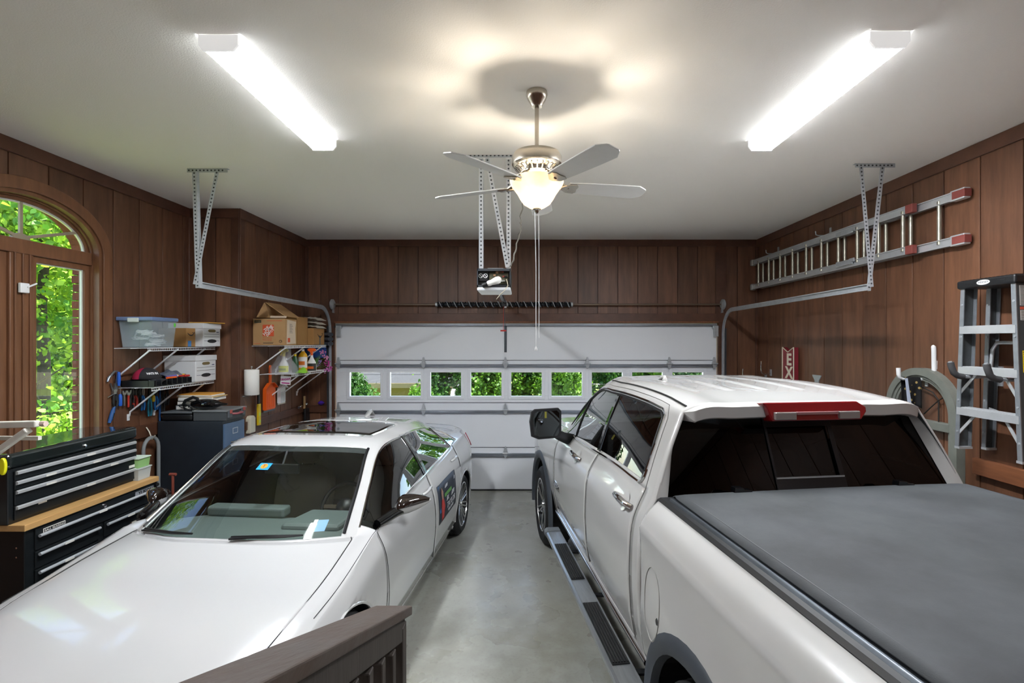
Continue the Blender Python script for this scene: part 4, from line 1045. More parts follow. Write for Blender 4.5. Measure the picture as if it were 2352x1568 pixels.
# windscreen stickers
def on_ws(u, v, side, off=.004): return S1.at(u, v, side) + S1.normal(u, v, side) * off
def ws_patch(u0, u1, v0, v1, side, m, name, off=-.006):
    P = [[on_ws(u0 + (u1 - u0) * i / 4, v0 + (v1 - v0) * j / 4, side, off) for j in range(5)] for i in range(5)]
    return MB().grid(P).build(name, m, sd, world=False, smooth=60)
ws_patch(5.3, 5.46, .12, .38, -1, BLUEP if 0 else pm('toll_tag_blue', '#2f9be0', .4), 'toll_tag', .003)
cq = on_ws(5.38, .25, -1, .0045); nq = S1.normal(5.38, .25, -1)
MB().lathe([(0, 0), (.026, 0), (.026, .001), (0, .001)], 20, cq, nq.to_track_quat('Z', 'Y').to_matrix()).build('tag_disc', pm('tag_orange', '#e8a33a', .4), sd, world=False)
tx = text('tag_letter', 'T', .042, pm('tag_brown', '#7a3b1c', .5), sd, MS @ (cq + nq * .0016), MS.to_3x3() @ V(1, 0, 0), MS.to_3x3() @ (V(1, 0, 0).cross(nq) * -1), .0003, bold=.001)
ws_patch(4.14, 4.34, 1.42, 1.6, 1, pm('sticker_blue', '#7fa8d8', .5), 'inspection_sticker', -.004)
ws_patch(4.1, 4.36, 1.34, 1.41, 1, PAPER, 'paper_pass', -.01)
# cabin
MB().bx(-.80, .80, .35, 3.0, .22, .30).build('cabin_floor', CABIN, sd, world=False)
ds = MB(); dp = [(.30, .86), (.55, .895), (.80, .90), (.95, .86), (1.0, .78), (.98, .60), (.40, .55)]
DASH = pm('grey_dashboard', '#5f6866', .6)
P = [[(x, y_ - .10 * (x / .7) ** 2 * 0 , z_ - .02 * (abs(x) > .6)) for y_, z_ in dp] for x in (-.74, -.6, -.3, 0, .3, .6, .74)]
dsh = MB().grid(P, cv=True); n_ = len(dp); dsh.f.append(tuple(range(n_))); dsh.f.append(tuple(6 * n_ + i for i in range(n_ - 1, -1, -1)))
dsh = dsh.build('dashboard', DASH, sd, smooth=40, world=False)
MB().prism([(.16, .62), (.58, .62), (.60, .95), (.22, .95)], (0, 0, .86), (1, 0, 0), (0, 1, 0), (0, 0, 1), 0, .075).build('instrument_hood', DASH, dsh, world=False, bevel=.03, segs=3)
MB().bx(-.55, .05, .86, .97, .88, .955).build('screen_hood', DASH, dsh, world=False, bevel=.02, segs=3)
steering(sd, .38, 1.16, .88, 1)
for lx_ in (.38, -.38): seat(sd, lx_, 1.62, .33, -1, CABIN2, .54)
for lx_ in (.42, -.42): seat(sd, lx_, 2.45, .33, -1, CABIN2, .62)
MB().box((0, .93, 1.23), (.26, .03, .07)).tube([(0, .93, 1.25), (0, 1.0, 1.35)], .01, 6).build('rear_view_mirror', BLACKP, sd, world=False, bevel=.01)
ws_patch(5.82, 5.97, 0, 1.93, 1, CABIN, 'header_band', -.008); ws_patch(5.82, 5.97, 0, 1.93, -1, CABIN, 'header_band', -.008)
MB().bx(-.14, .14, 1.05, 1.9, .30, .62).build('centre_console', CABIN, sd, world=False, bevel=.03)
MB().bx(-.35, .35, -.98, -.955, .3, .6).build('grille', BLACKG, sd, world=False, bevel=.01)

# ------------------------------------------------------------------ white pickup truck, tail towards the camera
tk = thing('pickup_truck', 'white crew cab pickup truck with soft grey bed cover on the right', 'truck', (1.648, 2.03, 0), R(7.5))
def lowt(ly, a=(.97, 1.24), b=(.995, 1.0), c=(.985, .72), d=(.945, .52)): return [(a[0], ly, a[1]), (b[0], ly, b[1]), (c[0], ly, c[1]), (d[0], ly, d[1])]
net = [
 [(0, .745, 1.845), (.42, .745, 1.842), (.645, .75, 1.83), (.705, .765, 1.80), (.805, .72, 1.60), (.895, .67, 1.38), (.965, .655, 1.24), (.99, .65, 1.0), (.98, .65, .72), (.94, .65, .52)],
 [(0, 1.2, 1.885), (.42, 1.2, 1.882), (.645, 1.2, 1.865), (.715, 1.2, 1.828), (.815, 1.2, 1.62), (.90, 1.2, 1.388)] + lowt(1.2),
 [(0, 1.9, 1.893), (.42, 1.9, 1.89), (.645, 1.9, 1.87), (.715, 1.9, 1.83), (.815, 1.9, 1.61), (.90, 1.9, 1.358)] + lowt(1.9),
 [(0, 2.44, 1.868), (.42, 2.42, 1.865), (.63, 2.33, 1.842), (.70, 2.29, 1.80), (.807, 2.29, 1.59), (.90, 2.29, 1.34)] + lowt(2.29),
 [(0, 2.80, 1.66), (.42, 2.78, 1.655), (.70, 2.69, 1.62), (.77, 2.64, 1.59), (.84, 2.64, 1.46), (.90, 2.64, 1.328)] + lowt(2.64, (.97, 1.22)),
 [(0, 3.17, 1.36), (.42, 3.15, 1.355), (.75, 3.05, 1.325), (.82, 3.0, 1.318), (.86, 3.0, 1.312), (.90, 3.0, 1.305)] + lowt(3.0, (.968, 1.2)),
 [(0, 3.62, 1.325), (.42, 3.62, 1.335), (.74, 3.62, 1.31), (.81, 3.62, 1.285), (.87, 3.62, 1.265), (.92, 3.62, 1.24)] + lowt(3.62, (.985, 1.15), (1.005, 1.0), (.985, .72), (.945, .55)),
 [(0, 4.2, 1.25), (.42, 4.2, 1.26), (.74, 4.18, 1.235), (.81, 4.17, 1.21), (.86, 4.16, 1.19), (.91, 4.15, 1.16)] + lowt(4.15, (.97, 1.08), (.99, .95), (.975, .72), (.94, .58)),
 [(0, 4.60, 1.12), (.42, 4.58, 1.12), (.74, 4.52, 1.09), (.80, 4.48, 1.07), (.85, 4.44, 1.05), (.90, 4.40, 1.0), (.935, 4.36, .93), (.945, 4.35, .85), (.945, 4.35, .7), (.92, 4.35, .58)],
 [(0, 4.66, .45), (.42, 4.64, .45), (.72, 4.58, .45), (.78, 4.54, .45), (.82, 4.50, .45), (.86, 4.46, .45), (.89, 4.42, .45), (.90, 4.40, .45), (.90, 4.38, .45), (.88, 4.37, .45)]]
T1 = Surf(net, cu=(5, 8), cv=(3, 5, 8))
WB2 = 3.62; AR2 = [(WB2, .42, .52)]
skin(T1, [
 ('windscreen', WSG, 3.03, 4.95, 0, 1.95, False, None),
 ('rear_door_window', DARKG, .42, 1.70, 3.2, 4.86, True, None),
 ('pillar_cover', BLACKG, 1.70, 1.83, 3.15, 4.9, True, 'gloss black door pillar'),
 ('front_door_window', SIDEG, 1.83, 4.6, 3.2, 4.86, True, None),
 ('hood', PAINT_T, 5.05, 7.9, 0, 3, False, None),
 ('rear_door', PAINT_T, .28, 1.76, 5, 8.6, True, None),
 ('front_door', PAINT_T, 1.76, 4.75, 5, 8.6, True, None)], tk, ('cab_shell', PAINT_T), AR2, inner=CABIN)
for s_ in (1, -1):
    seam(tk, T1.path([(.27, 8.6), (.27, 6), (.27, 5), (.27, 4), (.3, 3.3), (.42, 2.88), (.7, 2.8), (1.5, 2.8), (2.5, 2.85), (3.2, 2.9), (4, 3.0), (4.8, 3.1)], s_, .0), .0026, GAPT)
    seam(tk, T1.path([(1.76, 5), (1.76, 8.6)], s_), .003, GAPT)
    seam(tk, T1.path([(4.78, 5), (4.8, 7), (4.85, 8.6)], s_), .003, GAPT)
    seam(tk, T1.path([(.12, 2.35), (.6, 2.2), (1.2, 2.18), (2, 2.18), (2.7, 2.2)], s_, .001), .006, BLACKP, 'roof_ditch_moulding')
    loop = [(.355, 4.6), (.34, 4.0), (.38, 3.25), (.5, 3.12), (1, 3.1), (2, 3.1), (3, 3.1), (4, 3.1), (4.65, 3.35)]
    seam(tk, T1.path(loop, s_, .003), .007, CHROME, 'window_chrome')
    seam(tk, T1.path([(u_ + (.04 if u_ < .6 else 0), v_ + .08) for u_, v_ in loop], s_, .002), .008, BLACKP, 'window_seal')
    seam(tk, T1.path([(.355, 4.6), (.365, 4.78), (.40, 4.9), (.47, 4.96), (.7, 4.97), (1.5, 4.95), (2.5, 4.95), (3.5, 4.95), (4.65, 4.95)], s_, .003), .009, CHROME, 'window_chrome')
    seam(tk, T1.path([(3.5, 3.15), (3.45, 4.9)], s_, .002), .009, BLACKP, 'window_divider')
    for uu, vv in ((.58, 5.78), (2.55, 5.80)):
        q = T1.at(uu, vv, s_); nn = T1.normal(uu, vv, s_)
        MB().lathe([(0, -.003), (.055, 0), (.05, -.001), (0, -.012)], 20, q + nn * .003, nn.to_track_quat('Z', 'Y').to_matrix()).build('handle_recess', PAINT_T, tk, world=False, smooth=40)
        MB().tube([q + nn * .004 + V(0, -.115, 0), q + nn * .035 + V(0, -.085, .0), q + nn * .04, q + nn * .035 + V(0, .085, 0), q + nn * .004 + V(0, .115, 0)], [.016, .018, .019, .018, .016], 8).build('door_handle', CHROME, tk, smooth=60, world=False)
    # side mirror
    mcx = s_ * 1.16
    mm = MB(); out = [(-.135, .02), (-.12, .10), (-.09, .125), (.11, .135), (.135, .11), (.135, -.08), (.115, -.115), (-.06, -.125), (-.12, -.10)]
    P = []
    for d_, k in ((0, 1.0), (.02, 1.02), (.07, .98), (.12, .75), (.135, .4)):
        P.append([(mcx - s_ * x * k, 2.42 + d_, 1.475 + z_ * k) for x, z_ in out])
    mm.grid(P, cv=True); n_ = len(out); mm.f.append(tuple(range(n_))); mm.f.append(tuple(4 * n_ + i for i in range(n_)))
    mo = mm.build('side_mirror', BLACKG if 0 else BLACKP, tk, world=False, smooth=50)
    MB().prism([(x * .86, z_ * .86) for x, z_ in out], (mcx, 2.418, 1.477), (-s_, 0, 0), (0, 0, 1), (0, -1, 0), 0, .003).build('mirror_glass', pm('mirror_silver', '#5b6266', .03, 1), mo, world=False)
    MB().bx(mcx - .01, mcx + .008, 2.4135, 2.4145, 1.53, 1.585).build('mirror_marker', pm('mirror_amber', '#6f6b22', .5), mo, world=False)
    mb = MB().tube([(s_ * .905, 2.58, 1.31), (s_ * .99, 2.53, 1.345), (s_ * 1.07, 2.48, 1.39)], [.055, .045, .04], 10); mb.build('mirror_arm', BLACKP, mo, smooth=60, world=False)
    # running board
    rx0, rx1 = (1.0, 1.13)
    rb = MB().prism([(rx0, .465), (rx1 - .02, .455), (rx1, .475), (rx1, .50), (rx1 - .015, .512), (rx0, .512)], (0, .34, 0), (s_, 0, 0), (0, 0, 1), (0, 1, 0), 0, 2.22)
    rbo = rb.build('running_board', pm('brushed_aluminium_board', '#c2c7cb', .28, .9, var=(6, .5, '#9aa0a6'), grain=(8, 1, 8)), tk, world=False, bevel=.004)
    for y0 in (.34, 2.56):
        MB().prism([(rx0, .455), (rx1 - .02, .445), (rx1 + .008, .47), (rx1 + .008, .505), (rx1 - .015, .522), (rx0, .522)], (0, y0 - (.0 if y0 > 1 else .09), 0), (s_, 0, 0), (0, 0, 1), (0, 1, 0), 0, .09).build('end_cap', GREYP, rbo, world=False, bevel=.012)
    for y0, y1 in ((.72, 1.34), (1.66, 2.28)):
        pd = MB().bx(s_ * (rx0 + .015) if s_ > 0 else -rx1 + .02, (rx1 - .02) if s_ > 0 else -(rx0 + .015), y0, y1, .512, .517).build('step_pad', BLACKP, rbo, world=False)
        for k in range(6):
            xx = s_ * (rx0 + .024 + k * .0155); MB().bar((xx, y0 + .01, .519), (xx, y1 - .01, .519), .007, .007).build('pad_rib', RUBBER, pd, world=False)
    MB().tube(T1.path([(.0, 8.82), (1, 8.82), (2, 8.82), (3, 8.82), (4, 8.82), (4.9, 8.82)], s_, .006), .016, 8).build('rocker_chrome', CHROME, tk, world=False, smooth=60)
    for yy in (.7, 1.5, 2.2): MB().bar((s_ * .86, yy, .47), (s_ * 1.0, yy, .48), .04, .012).build('board_bracket', BLACKP, tk, world=False)
# cab back: pillars around the recessed rear window
gy = lambda z: .69 + (z - 1.36) * .40                        # the glass leans forward
def gx(z): return .825 - (z - 1.36) * .28
ZG = 1.752                                                    # top of the rear glass
for s_ in (1, -1):
    E_ = [T1.at(0, 3 + 2 * k / 12, s_) for k in range(13)]
    zt_ = E_[0].z; zz_ = [1.36 + (ZG - 1.36) * (p.z - E_[-1].z) / (zt_ - E_[-1].z) for p in E_]
    Gp = [V(s_ * gx(z), gy(z), z) for z in zz_]
    mid = [a.lerp(b, .5) + V(0, -.012, 0) for a, b in zip(E_, Gp)]
    MB().grid([E_, mid, Gp]).build('rear_pillar', PAINT_T, tk, world=False, smooth=40)
    sp = [T1.at(0, 3 * k / 18, s_) for k in range(19)]
    fd = [1 if k < 14 else max(.0, (18 - k) / 4.5) for k in range(19)]
    g2 = [V(s_ * gx(ZG) * min(1, k / 14), gy(ZG), ZG) for k in range(19)]
    r1 = [p + V(0, -.035 * f, -.012 * f) for p, f in zip(sp, fd)]; r2 = [p + V(0, -.03 * f, -.07 * f) for p, f in zip(sp, fd)]; r3 = [p + V(0, -.018 * f, -.078 * f) for p, f in zip(sp, fd)]
    MB().grid([sp, r1, r2, r3, g2]).build('roof_spoiler', PAINT_T, tk, world=False, smooth=30)
sg0 = .205
for x0, x1, nm in ((-1, -sg0, 'rear_window'), (sg0, 1, 'rear_window')):
    P = []
    for z_ in (1.33, 1.55, 1.755):
        a = max(x0 * gx(z_), -gx(z_)) if x0 < -.9 else x0; b = gx(z_) if x1 > .9 else x1
        P.append([(a + (b - a) * k / 4, gy(z_) + .004, z_) for k in range(5)])
    MB().grid(P).build(nm, REARG, tk, world=False)
mb = MB()
for (x0, x1, z0, z1) in ((-sg0, sg0, 1.33, 1.44), (-sg0, sg0, 1.70, 1.755), (-sg0, -sg0 + .012, 1.44, 1.70), (sg0 - .028, sg0, 1.44, 1.70)):
    P = [[(x, gy(z) - .002, z) for x in (x0, x1)] for z in (z0, z1)]; mb.grid(P)
mb.build('slider_frame', BLACKP, tk, world=False, solid=.004)
P = [[(x, gy(z) + .012, z) for x in (-sg0 + .012, sg0 - .028)] for z in (1.44, 1.70)]; MB().grid(P).build('slider_window', REARG, tk, world=False)
MB().bar((-sg0 + .005, gy(1.44) - .006, 1.443), (sg0 - .005, gy(1.44) - .006, 1.443), .008, .008).build('slider_track', ALU, tk, world=False)
MB().bx(-.86, .86, .66, .675, .62, 1.36).build('cab_back_panel', PAINT_T, tk, world=False)
# high brake lamp
LAMPR = pm('brake_lamp_red', '#7c1218', .18, coat=1); LAMPC = pm('clear_lamp_lens', '#8d8582', .12, coat=1)
z0 = 1.87
bl = MB().prism([(-.30, .075), (.25, .075), (.30, .045), (.30, .02), (.265, -.022), (-.255, -.022), (-.28, .05)], (0, .70, 1.775), (1, 0, 0), (0, .18, 1), (0, -1, .15), -.05, .028).build('brake_lamp', LAMPR, tk, world=False, bevel=.006)
for a, b in ((-.245, -.125), (.125, .245)): MB().bx(a, b, .655, .678, 1.765, 1.805).build('cargo_lamp', LAMPC, bl, world=False, bevel=.004)
MB().bx(-.12, .12, .657, .675, 1.79, 1.806).build('brake_strip', pm('brake_strip', '#9b6f70', .2, coat=1), bl, world=False, bevel=.003)
q = T1.at(1.65, 1.0, -1)
MB().grid([[V(-.42 + x * w * .5, 1.72 + yy, q.z - .008 + zz) for x in (-1, 0, 1)] for yy, zz, w in ((.09, .006, .01), (.04, .02, .035), (-.015, .042, .035), (-.04, .048, .014), (-.055, .008, .035))]).build('antenna_fin', PAINT_T, tk, world=False, smooth=60, solid=.01)
# roof ribs
for x in (-.46, -.23, 0, .23, .46):
    P = []
    for k in range(14):
        u_ = .7 + 1.85 * k / 13; e = max(0, math.sin(math.pi * k / 13)) ** .5; row = []
        for j in range(-3, 4):
            xx = x + .075 * j / 3; v_ = abs(xx) / .42 if abs(xx) < .42 else 1 + (abs(xx) - .42) / .225
            q = T1.at(u_, v_, 1 if xx >= 0 else -1); row.append((q.x, q.y, q.z - .002 + .011 * e * (math.cos(math.pi * j / 6) ** 2)))
        P.append(row)
    MB().grid(P).build('roof_rib', PAINT_T, tk, world=False, smooth=80)
# ---- cargo box
def box_sec(ly):
    d = abs(ly) ; f = max(0, 1 - (d / .78) ** 2) if d < .78 else 0
    return [(.86, ly, 1.372), (.895, ly, 1.375), (.952, ly, 1.322), (.995, ly, 1.25), (.984 + .012 * f, ly, 1.12), (.972 + .046 * f, ly, .95), (.975 + .045 * f, ly, .78), (.965, ly, .60), (.92, ly, .50)]
bs = Surf([box_sec(y_) for y_ in (-1.16, -.9, -.72, -.5, -.25, 0, .25, .42, .56, .64)], cv=(1, 3))
AR3 = [(0, .42, .53)]
bx_o = skin(bs, [('bed_side', PAINT_T, -1, 99, -1, 99, True, None)], tk, ('bed_side', PAINT_T), AR3, inner=BLACKP)
for s_ in (1, -1):
    ov = []
    for k in range(33):
        a = 2 * math.pi * k / 32; ov.append((7.35 + .72 * math.cos(a), 5.0 + .98 * math.sin(a)))
    if s_ < 0:
        seam(tk, bs.path(ov, s_, .0005, 1), .0028, pm('fuel_door_gap', '#9b9a95', .6), 'fuel_door_gap')
        q = bs.at(6.75, 5.2, s_); MB().lathe([(0, 0), (.016, 0), (.013, .004), (0, .005)], 12, q, (bs.normal(6.75, 5.2, s_)).to_track_quat('Z', 'Y').to_matrix()).build('fuel_door_notch', BLACKP, tk, world=False)
# wheel-arch flares
FLARE = pm('dark_grey_flare', '#3b4047', .5)
def flare(surf, cy, cz_, r, x_of, s_, zmin=.5):
    P = []
    for k in range(29):
        a = R(-14 + 208 * k / 28)
        row = []
        for dr, dx in ((-.045, -.02), (-.035, .018), (.0, .03), (.045, .022), (.062, -.004)):
            sq = 1.0 + .06 * (abs(math.cos(a)) ** 3)
            yy = cy + (r + dr) * math.cos(a) * sq; zz = cz_ + (r + dr) * math.sin(a)
            row.append((s_ * (x_of(yy, zz) + dx), yy, zz))
        P.append(row)
    return MB().grid(P).build('wheel_arch_flare', FLARE, tk, world=False, smooth=50)
for s_ in (1, -1):
    flare(bs, 0, .42, .53, lambda y_, z_: 1.008 - .012 * max(0, z_ - .9) / .1 - .045 * min(1, (abs(y_) / .6) ** 2), s_)
    flare(T1, WB2, .42, .52, lambda y_, z_: .99, s_)
    for cy, r in ((0, .53), (WB2, .52)):
        pts = [(cy + r * math.cos(R(-14 + 208 * k / 20)), .42 + r * math.sin(R(-14 + 208 * k / 20))) for k in range(21)]
        MB().grid([[(s_ * .99, a, b) for a, b in pts], [(s_ * .62, a, b) for a, b in pts]]).grid([[(s_ * .62, a, b) for a, b in pts], [(s_ * .62, cy, .42)] * 21]).build('wheel_well', BLACKP, tk, world=False)
for lx_, ly_ in ((-.87, 0), (.87, 0), (-.87, WB2), (.87, WB2)): wheel(tk, lx_, ly_, .41, .275, .28, 6)
# bed rail caps, tailgate, soft cover
for s_ in (1, -1):
    MB().prism([(.80, 1.372), (.80, 1.388), (.88, 1.388), (.897, 1.379), (.893, 1.364)], (0, -1.14, 0), (s_, 0, 0), (0, 0, 1), (0, 1, 0), 0, 1.79).build('bed_rail_cap', BLACKP, tk, world=False)
    MB().prism([(.815, 1.384), (.815, 1.398), (.850, 1.398), (.858, 1.386)], (0, -1.1, 0), (s_, 0, 0), (0, 0, 1), (0, 1, 0), 0, 1.70).build('cover_rail', DARKST, tk, world=False, bevel=.003)
COVER = pm('grey_vinyl_cover', '#484b4e', .68, var=(2.2, 1.0, '#333537'), bump=(220, .25, .002), spec=.35)
P = []
for i in range(41):
    y_ = -1.12 + 1.76 * i / 40; row = []
    ef = min(1, min(i, 40 - i) / 1.5)
    cut = .02 * max(0, 1 - (40 - i) / 2.0)
    for j in range(33):
        x_ = -.835 + .835 * 2 * j / 32; x_ *= (1 - cut)
        e = min(1, (1 - abs(x_) / .845) / .03); z_ = 1.385 + .026 * math.sqrt(max(0, min(1, e))) * (ef ** .5) + .006 * (1 - (x_ / .84) ** 2)
        z_ += .0025 * math.sin(3.1 * x_ + 1.3 * y_) * math.cos(2.3 * y_ - x_)
        row.append((x_, y_, z_))
    P.append(row)
cv_ = MB().grid(P).build('bed_cover', COVER, tk, world=False, smooth=60, solid=.006)
for s_ in (1, -1): MB().tube([(s_ * .792, -1.1, 1.4125), (s_ * .79, .55, 1.4135)], .004, 6).build('cover_seam', pm('dark_vinyl_welt', '#45484b', .6), cv_, world=False)
for x_ in (-.47, .45): MB().prism([(-.05, 0), (.05, 0), (.045, .014), (.01, .018), (.0, .028), (-.045, .03)], (x_, .60, 1.412), (1, 0, 0), (0, 0, 1), (0, 1, 0), -.022, .022).build('cover_clamp', BLACKG, tk, world=False, bevel=.003)
MB().bx(-.80, .80, -1.19, -1.12, .55, 1.37).build('tailgate', PAINT_T, tk, world=False, bevel=.02)
MB().bx(-.80, .80, -1.19, -1.13, 1.372, 1.392).build('tailgate_cap', BLACKP, tk, world=False, bevel=.006)
MB().bx(-.95, .95, -1.30, -1.12, .42, .58).build('rear_bumper', CHROME, tk, world=False, bevel=.03)
MB().bx(-.80, .80, -1.12, .64, .62, .66).build('bed_floor', BLACKP, tk, world=False)
MB().bx(-.80, .80, .645, .655, .62, 1.36).build('bed_bulkhead', BLACKP, tk, world=False)
for s_ in (1, -1): MB().bx(s_ * .83, s_ * .95, -1.175, -1.15, .75, 1.2).build('tail_lamp', LAMPR, tk, world=False, bevel=.01)
MB().bx(-.45, .45, -.5, 4.2, .40, .52).build('frame_rails', BLACKP, tk, world=False)
# cabin
MB().bx(-.85, .85, .70, 3.0, .60, .68).build('cabin_floor', CABIN, tk, world=False)
for lx_ in (.42, -.42): seat(tk, lx_, 2.15, .75, 1, CABIN, .54)
for lx_ in (.42, -.42): seat(tk, lx_, 1.42, .72, 1, CABIN, .70)
MB().bx(-.80, .80, 2.55, 2.95, .95, 1.28).build('dashboard', CABIN, tk, world=False, bevel=.04)
steering(tk, -.42, 2.42, 1.22, -1)
MTK = Matrix.Translation(tk.location) @ Matrix.Rotation(R(7.5), 4, 'Z')
q = T1.at(4.35, 7.55, -1) + T1.normal(4.35, 7.55, -1) * .004
text('badge_lettering', 'SIERRA', .075, CHROME, tk, MTK @ q, MTK.to_3x3() @ V(0, -1, 0), MTK.to_3x3() @ V(.02, 0, 1), .003, sx=1.2, bold=.002)
MB().bx(-.6, .6, 4.60, 4.64, .62, 1.02).build('grille', CHROME, tk, world=False, bevel=.02)

# ================================================================== RIGHT WALL
# ---- extension ladder
exl = thing('extension_ladder', 'aluminium extension ladder hung flat along the right wall', 'ladder', (3.29, 5.45, 2.95))
REDR = pm('red_rubber_foot', '#84413a', .6)
ZL0, ZL1 = 2.957, 3.305
def ladder_rail(x, y0, y1, z): return MB().bx(x - .006, x + .006, y0, y1, z - .034, z + .034).bx(x - .018, x + .018, y0, y1, z + .026, z + .034).bx(x - .018, x + .018, y0, y1, z - .034, z - .026)
for z in (ZL0, ZL1):
    ladder_rail(3.345, 3.92, 7.12, z).build('base_rail', ALU, exl)
    ladder_rail(3.285, 4.26, 7.24, z).build('fly_rail', ALU, exl)
    MB().bx(3.318, 3.372, 3.81, 3.94, z - .042, z + .042).build('foot', ALU, exl, bevel=.008)
    ft = MB()
    for k in range(4): ft.bx(3.312, 3.317, 3.70 + .028 * k, 3.715 + .028 * k, z - .036, z + .036)
    MB().bx(3.316, 3.374, 3.805, 3.92, z - .030, z + .030).build('foot_pad', REDR, exl, bevel=.004)
    MB().bx(3.262, 3.308, 4.25, 4.33, z - .037, z + .037).build('fly_end_cap', REDR, exl, bevel=.006)
    MB().bx(3.25, 3.32, 7.215, 7.28, z - .045, z + .045).build('wall_grip', GREYP if 0 else pm('worn_grey_grip', '#9c9a96', .7), exl, bevel=.015)
RUNG = pm('worn_aluminium', '#b5b2a4', .38, .75, var=(14, .7, '#908c7d'))
for k in range(11): MB().tube([(3.345, 4.07 + .30 * k, ZL0), (3.345, 4.07 + .30 * k, ZL1)], .0165, 10).build('base_rung', RUNG, exl, smooth=40)
for k in range(10): MB().tube([(3.285, 4.38 + .30 * k, ZL0), (3.285, 4.38 + .30 * k, ZL1)], .0165, 10).build('fly_rung', RUNG, exl, smooth=40)
for z in (ZL0 + .02, ZL1 - .02):
    MB().bx(3.255, 3.27, 5.02, 5.28, z - .025, z + .025).bx(3.25, 3.26, 4.98, 5.06, z - .008, z + .03).build('rung_lock', GALV, exl, bevel=.004)
for yy in (6.75, 5.6):
    hk = thing('ladder_hook', 'steel wall hook holding the extension ladder near the %s' % ('corner' if yy > 6 else 'middle'), 'hook', (3.4, yy, 3.2))
    MB().tube([(3.395, yy, 3.42), (3.395, yy, 3.362), (3.36, yy, 3.352), (3.26, yy, 3.352), (3.235, yy, 3.362), (3.23, yy, 3.40)], .006, 8).build('hook_rod', GALV, hk, smooth=60)
    MB().bx(3.392, 3.399, yy - .015, yy + .015, 3.36, 3.44).build('hook_plate', GALV, hk)
# ---- fibreglass step ladder hung on padded hooks
sl = thing('step_ladder', 'short grey fibreglass step ladder with black top hung on the right wall', 'ladder', (3.2, 3.45, 1.41))
FIB = pm('grey_fibreglass', '#4c4f50', .6, var=(60, .5, '#3d4041')); LIGHTRAIL = pm('galvanised_edge', '#a9afb4', .4, .6, var=(14, .5, '#868d93'))
z0, z1 = 1.41, 2.555
def ry(top, bot, z): return bot + (top - bot) * (z - z0) / (z1 - z0)
def srail(yt, yb, xa, xb, sg, name):   # channel: dark web facing outwards, light flanges
    a, b = V(0, ry(yt, yb, z0), z0), V(0, ry(yt, yb, z1), z1); w = xb - xa; xm = (xa + xb) / 2
    r = MB().bar((xm, a.y, z0), (xm, b.y, z1), w, .006, (0, 1, 0)).build(name, FIB, sl)
    for x in (xa, xb): MB().bar((x, a.y + sg * .012, z0), (x, b.y + sg * .012, z1), .006, .032, (0, 1, 0)).build('rail_flange', LIGHTRAIL, r)
    for k in range(5):
        t = (k + .5) / 5; q = a.lerp(b, t); MB().lathe([(0, -.004), (.008, -.003), (.008, .003), (0, .004)], 8, (xa - .003, q.y + sg * .012, q.z), Matrix.Rotation(R(90), 3, 'Y')).build('rivet', GALV, r)
    MB().bx(xa - .004, xb + .004, a.y - .006 if sg > 0 else a.y - .035, a.y + .035 if sg > 0 else a.y + .006, z0 - .012, z0 + .004).build('foot', ALU, r)
srail(3.655, 3.705, 3.105, 3.195, -1, 'front_rail'); srail(3.255, 3.21, 3.105, 3.195, 1, 'front_rail')
srail(3.62, 3.66, 3.26, 3.33, -1, 'rear_rail'); srail(3.285, 3.25, 3.26, 3.33, 1, 'rear_rail')
for z in (2.285, 1.995, 1.70):
    ya, yb = ry(3.255, 3.21, z) + .004, ry(3.655, 3.705, z) - .004
    st_ = MB().bx(3.10, 3.20, ya, yb, z - .004, z).bx(3.098, 3.103, ya, yb, z - .052, z).bx(3.197, 3.2, ya, yb, z - .052, z).build('step', ALU, sl)
    for k in range(4): MB().bar((3.115 + .022 * k, ya, z + .002), (3.115 + .022 * k, yb, z + .002), .008, .004).build('tread_rib', ALU, st_)
    if z < 2.2:
        MB().bar((3.11, ya + .002, z - .19), (3.13, ya + .13, z - .03), .02, .006, (1, 0, 0)).build('brace', ALU, sl); MB().bar((3.11, yb - .002, z - .19), (3.13, yb - .13, z - .03), .02, .006, (1, 0, 0)).build('brace', ALU, sl)
MB().bx(3.27, 3.275, 3.27, 3.65, 2.24, 2.29).build('rear_crossbar', ALU, sl); MB().tube([(3.26, 3.60, 1.9), (3.26, 3.58, 2.12), (3.255, 3.54, 2.17), (3.255, 3.3, 2.17)], .012, 8).build('rear_horizontal', ALU, sl, smooth=60)
MB().bar((3.27, 3.27, 1.62), (3.28, 3.63, 1.69), .03, .006, (1, 0, 0)).build('rear_crossbar', ALU, sl)
tc = MB().bx(3.085, 3.34, 3.235, 3.675, 2.555, 2.612).build('top_cap', BLACKP, sl, bevel=.012)
MB().bx(3.083, 3.086, 3.30, 3.36, 2.584, 2.589).bx(3.083, 3.086, 3.53, 3.60, 2.584, 2.589).build('cap_slot', GAP, tc)
MB().prism([(.05 * math.cos(a * math.pi / 10), .017 * math.sin(a * math.pi / 10)) for a in range(20)], (3.0845, 3.46, 2.584), (0, -1, 0), (0, 0, 1), (-1, 0, 0), 0, .0015).build('maker_oval', WHITEP, tc)
text('maker_lettering', 'WERNER', .02, GAP, tc, (3.0825, 3.46, 2.584), (0, -1, 0), (0, 0, 1), .0003)
for k in range(14): MB().bx(3.10, 3.32, 3.25 + .03 * k, 3.262 + .03 * k, 2.612, 2.615).build('grip_rib', BLACKP, tc)
LY = pm('label_yellow', '#e6d21e', .5); LW = pm('label_white', '#d6d6d2', .6); LR = pm('label_red', '#c8543a', .5); LK = pm('label_ink', '#55554f', .6)
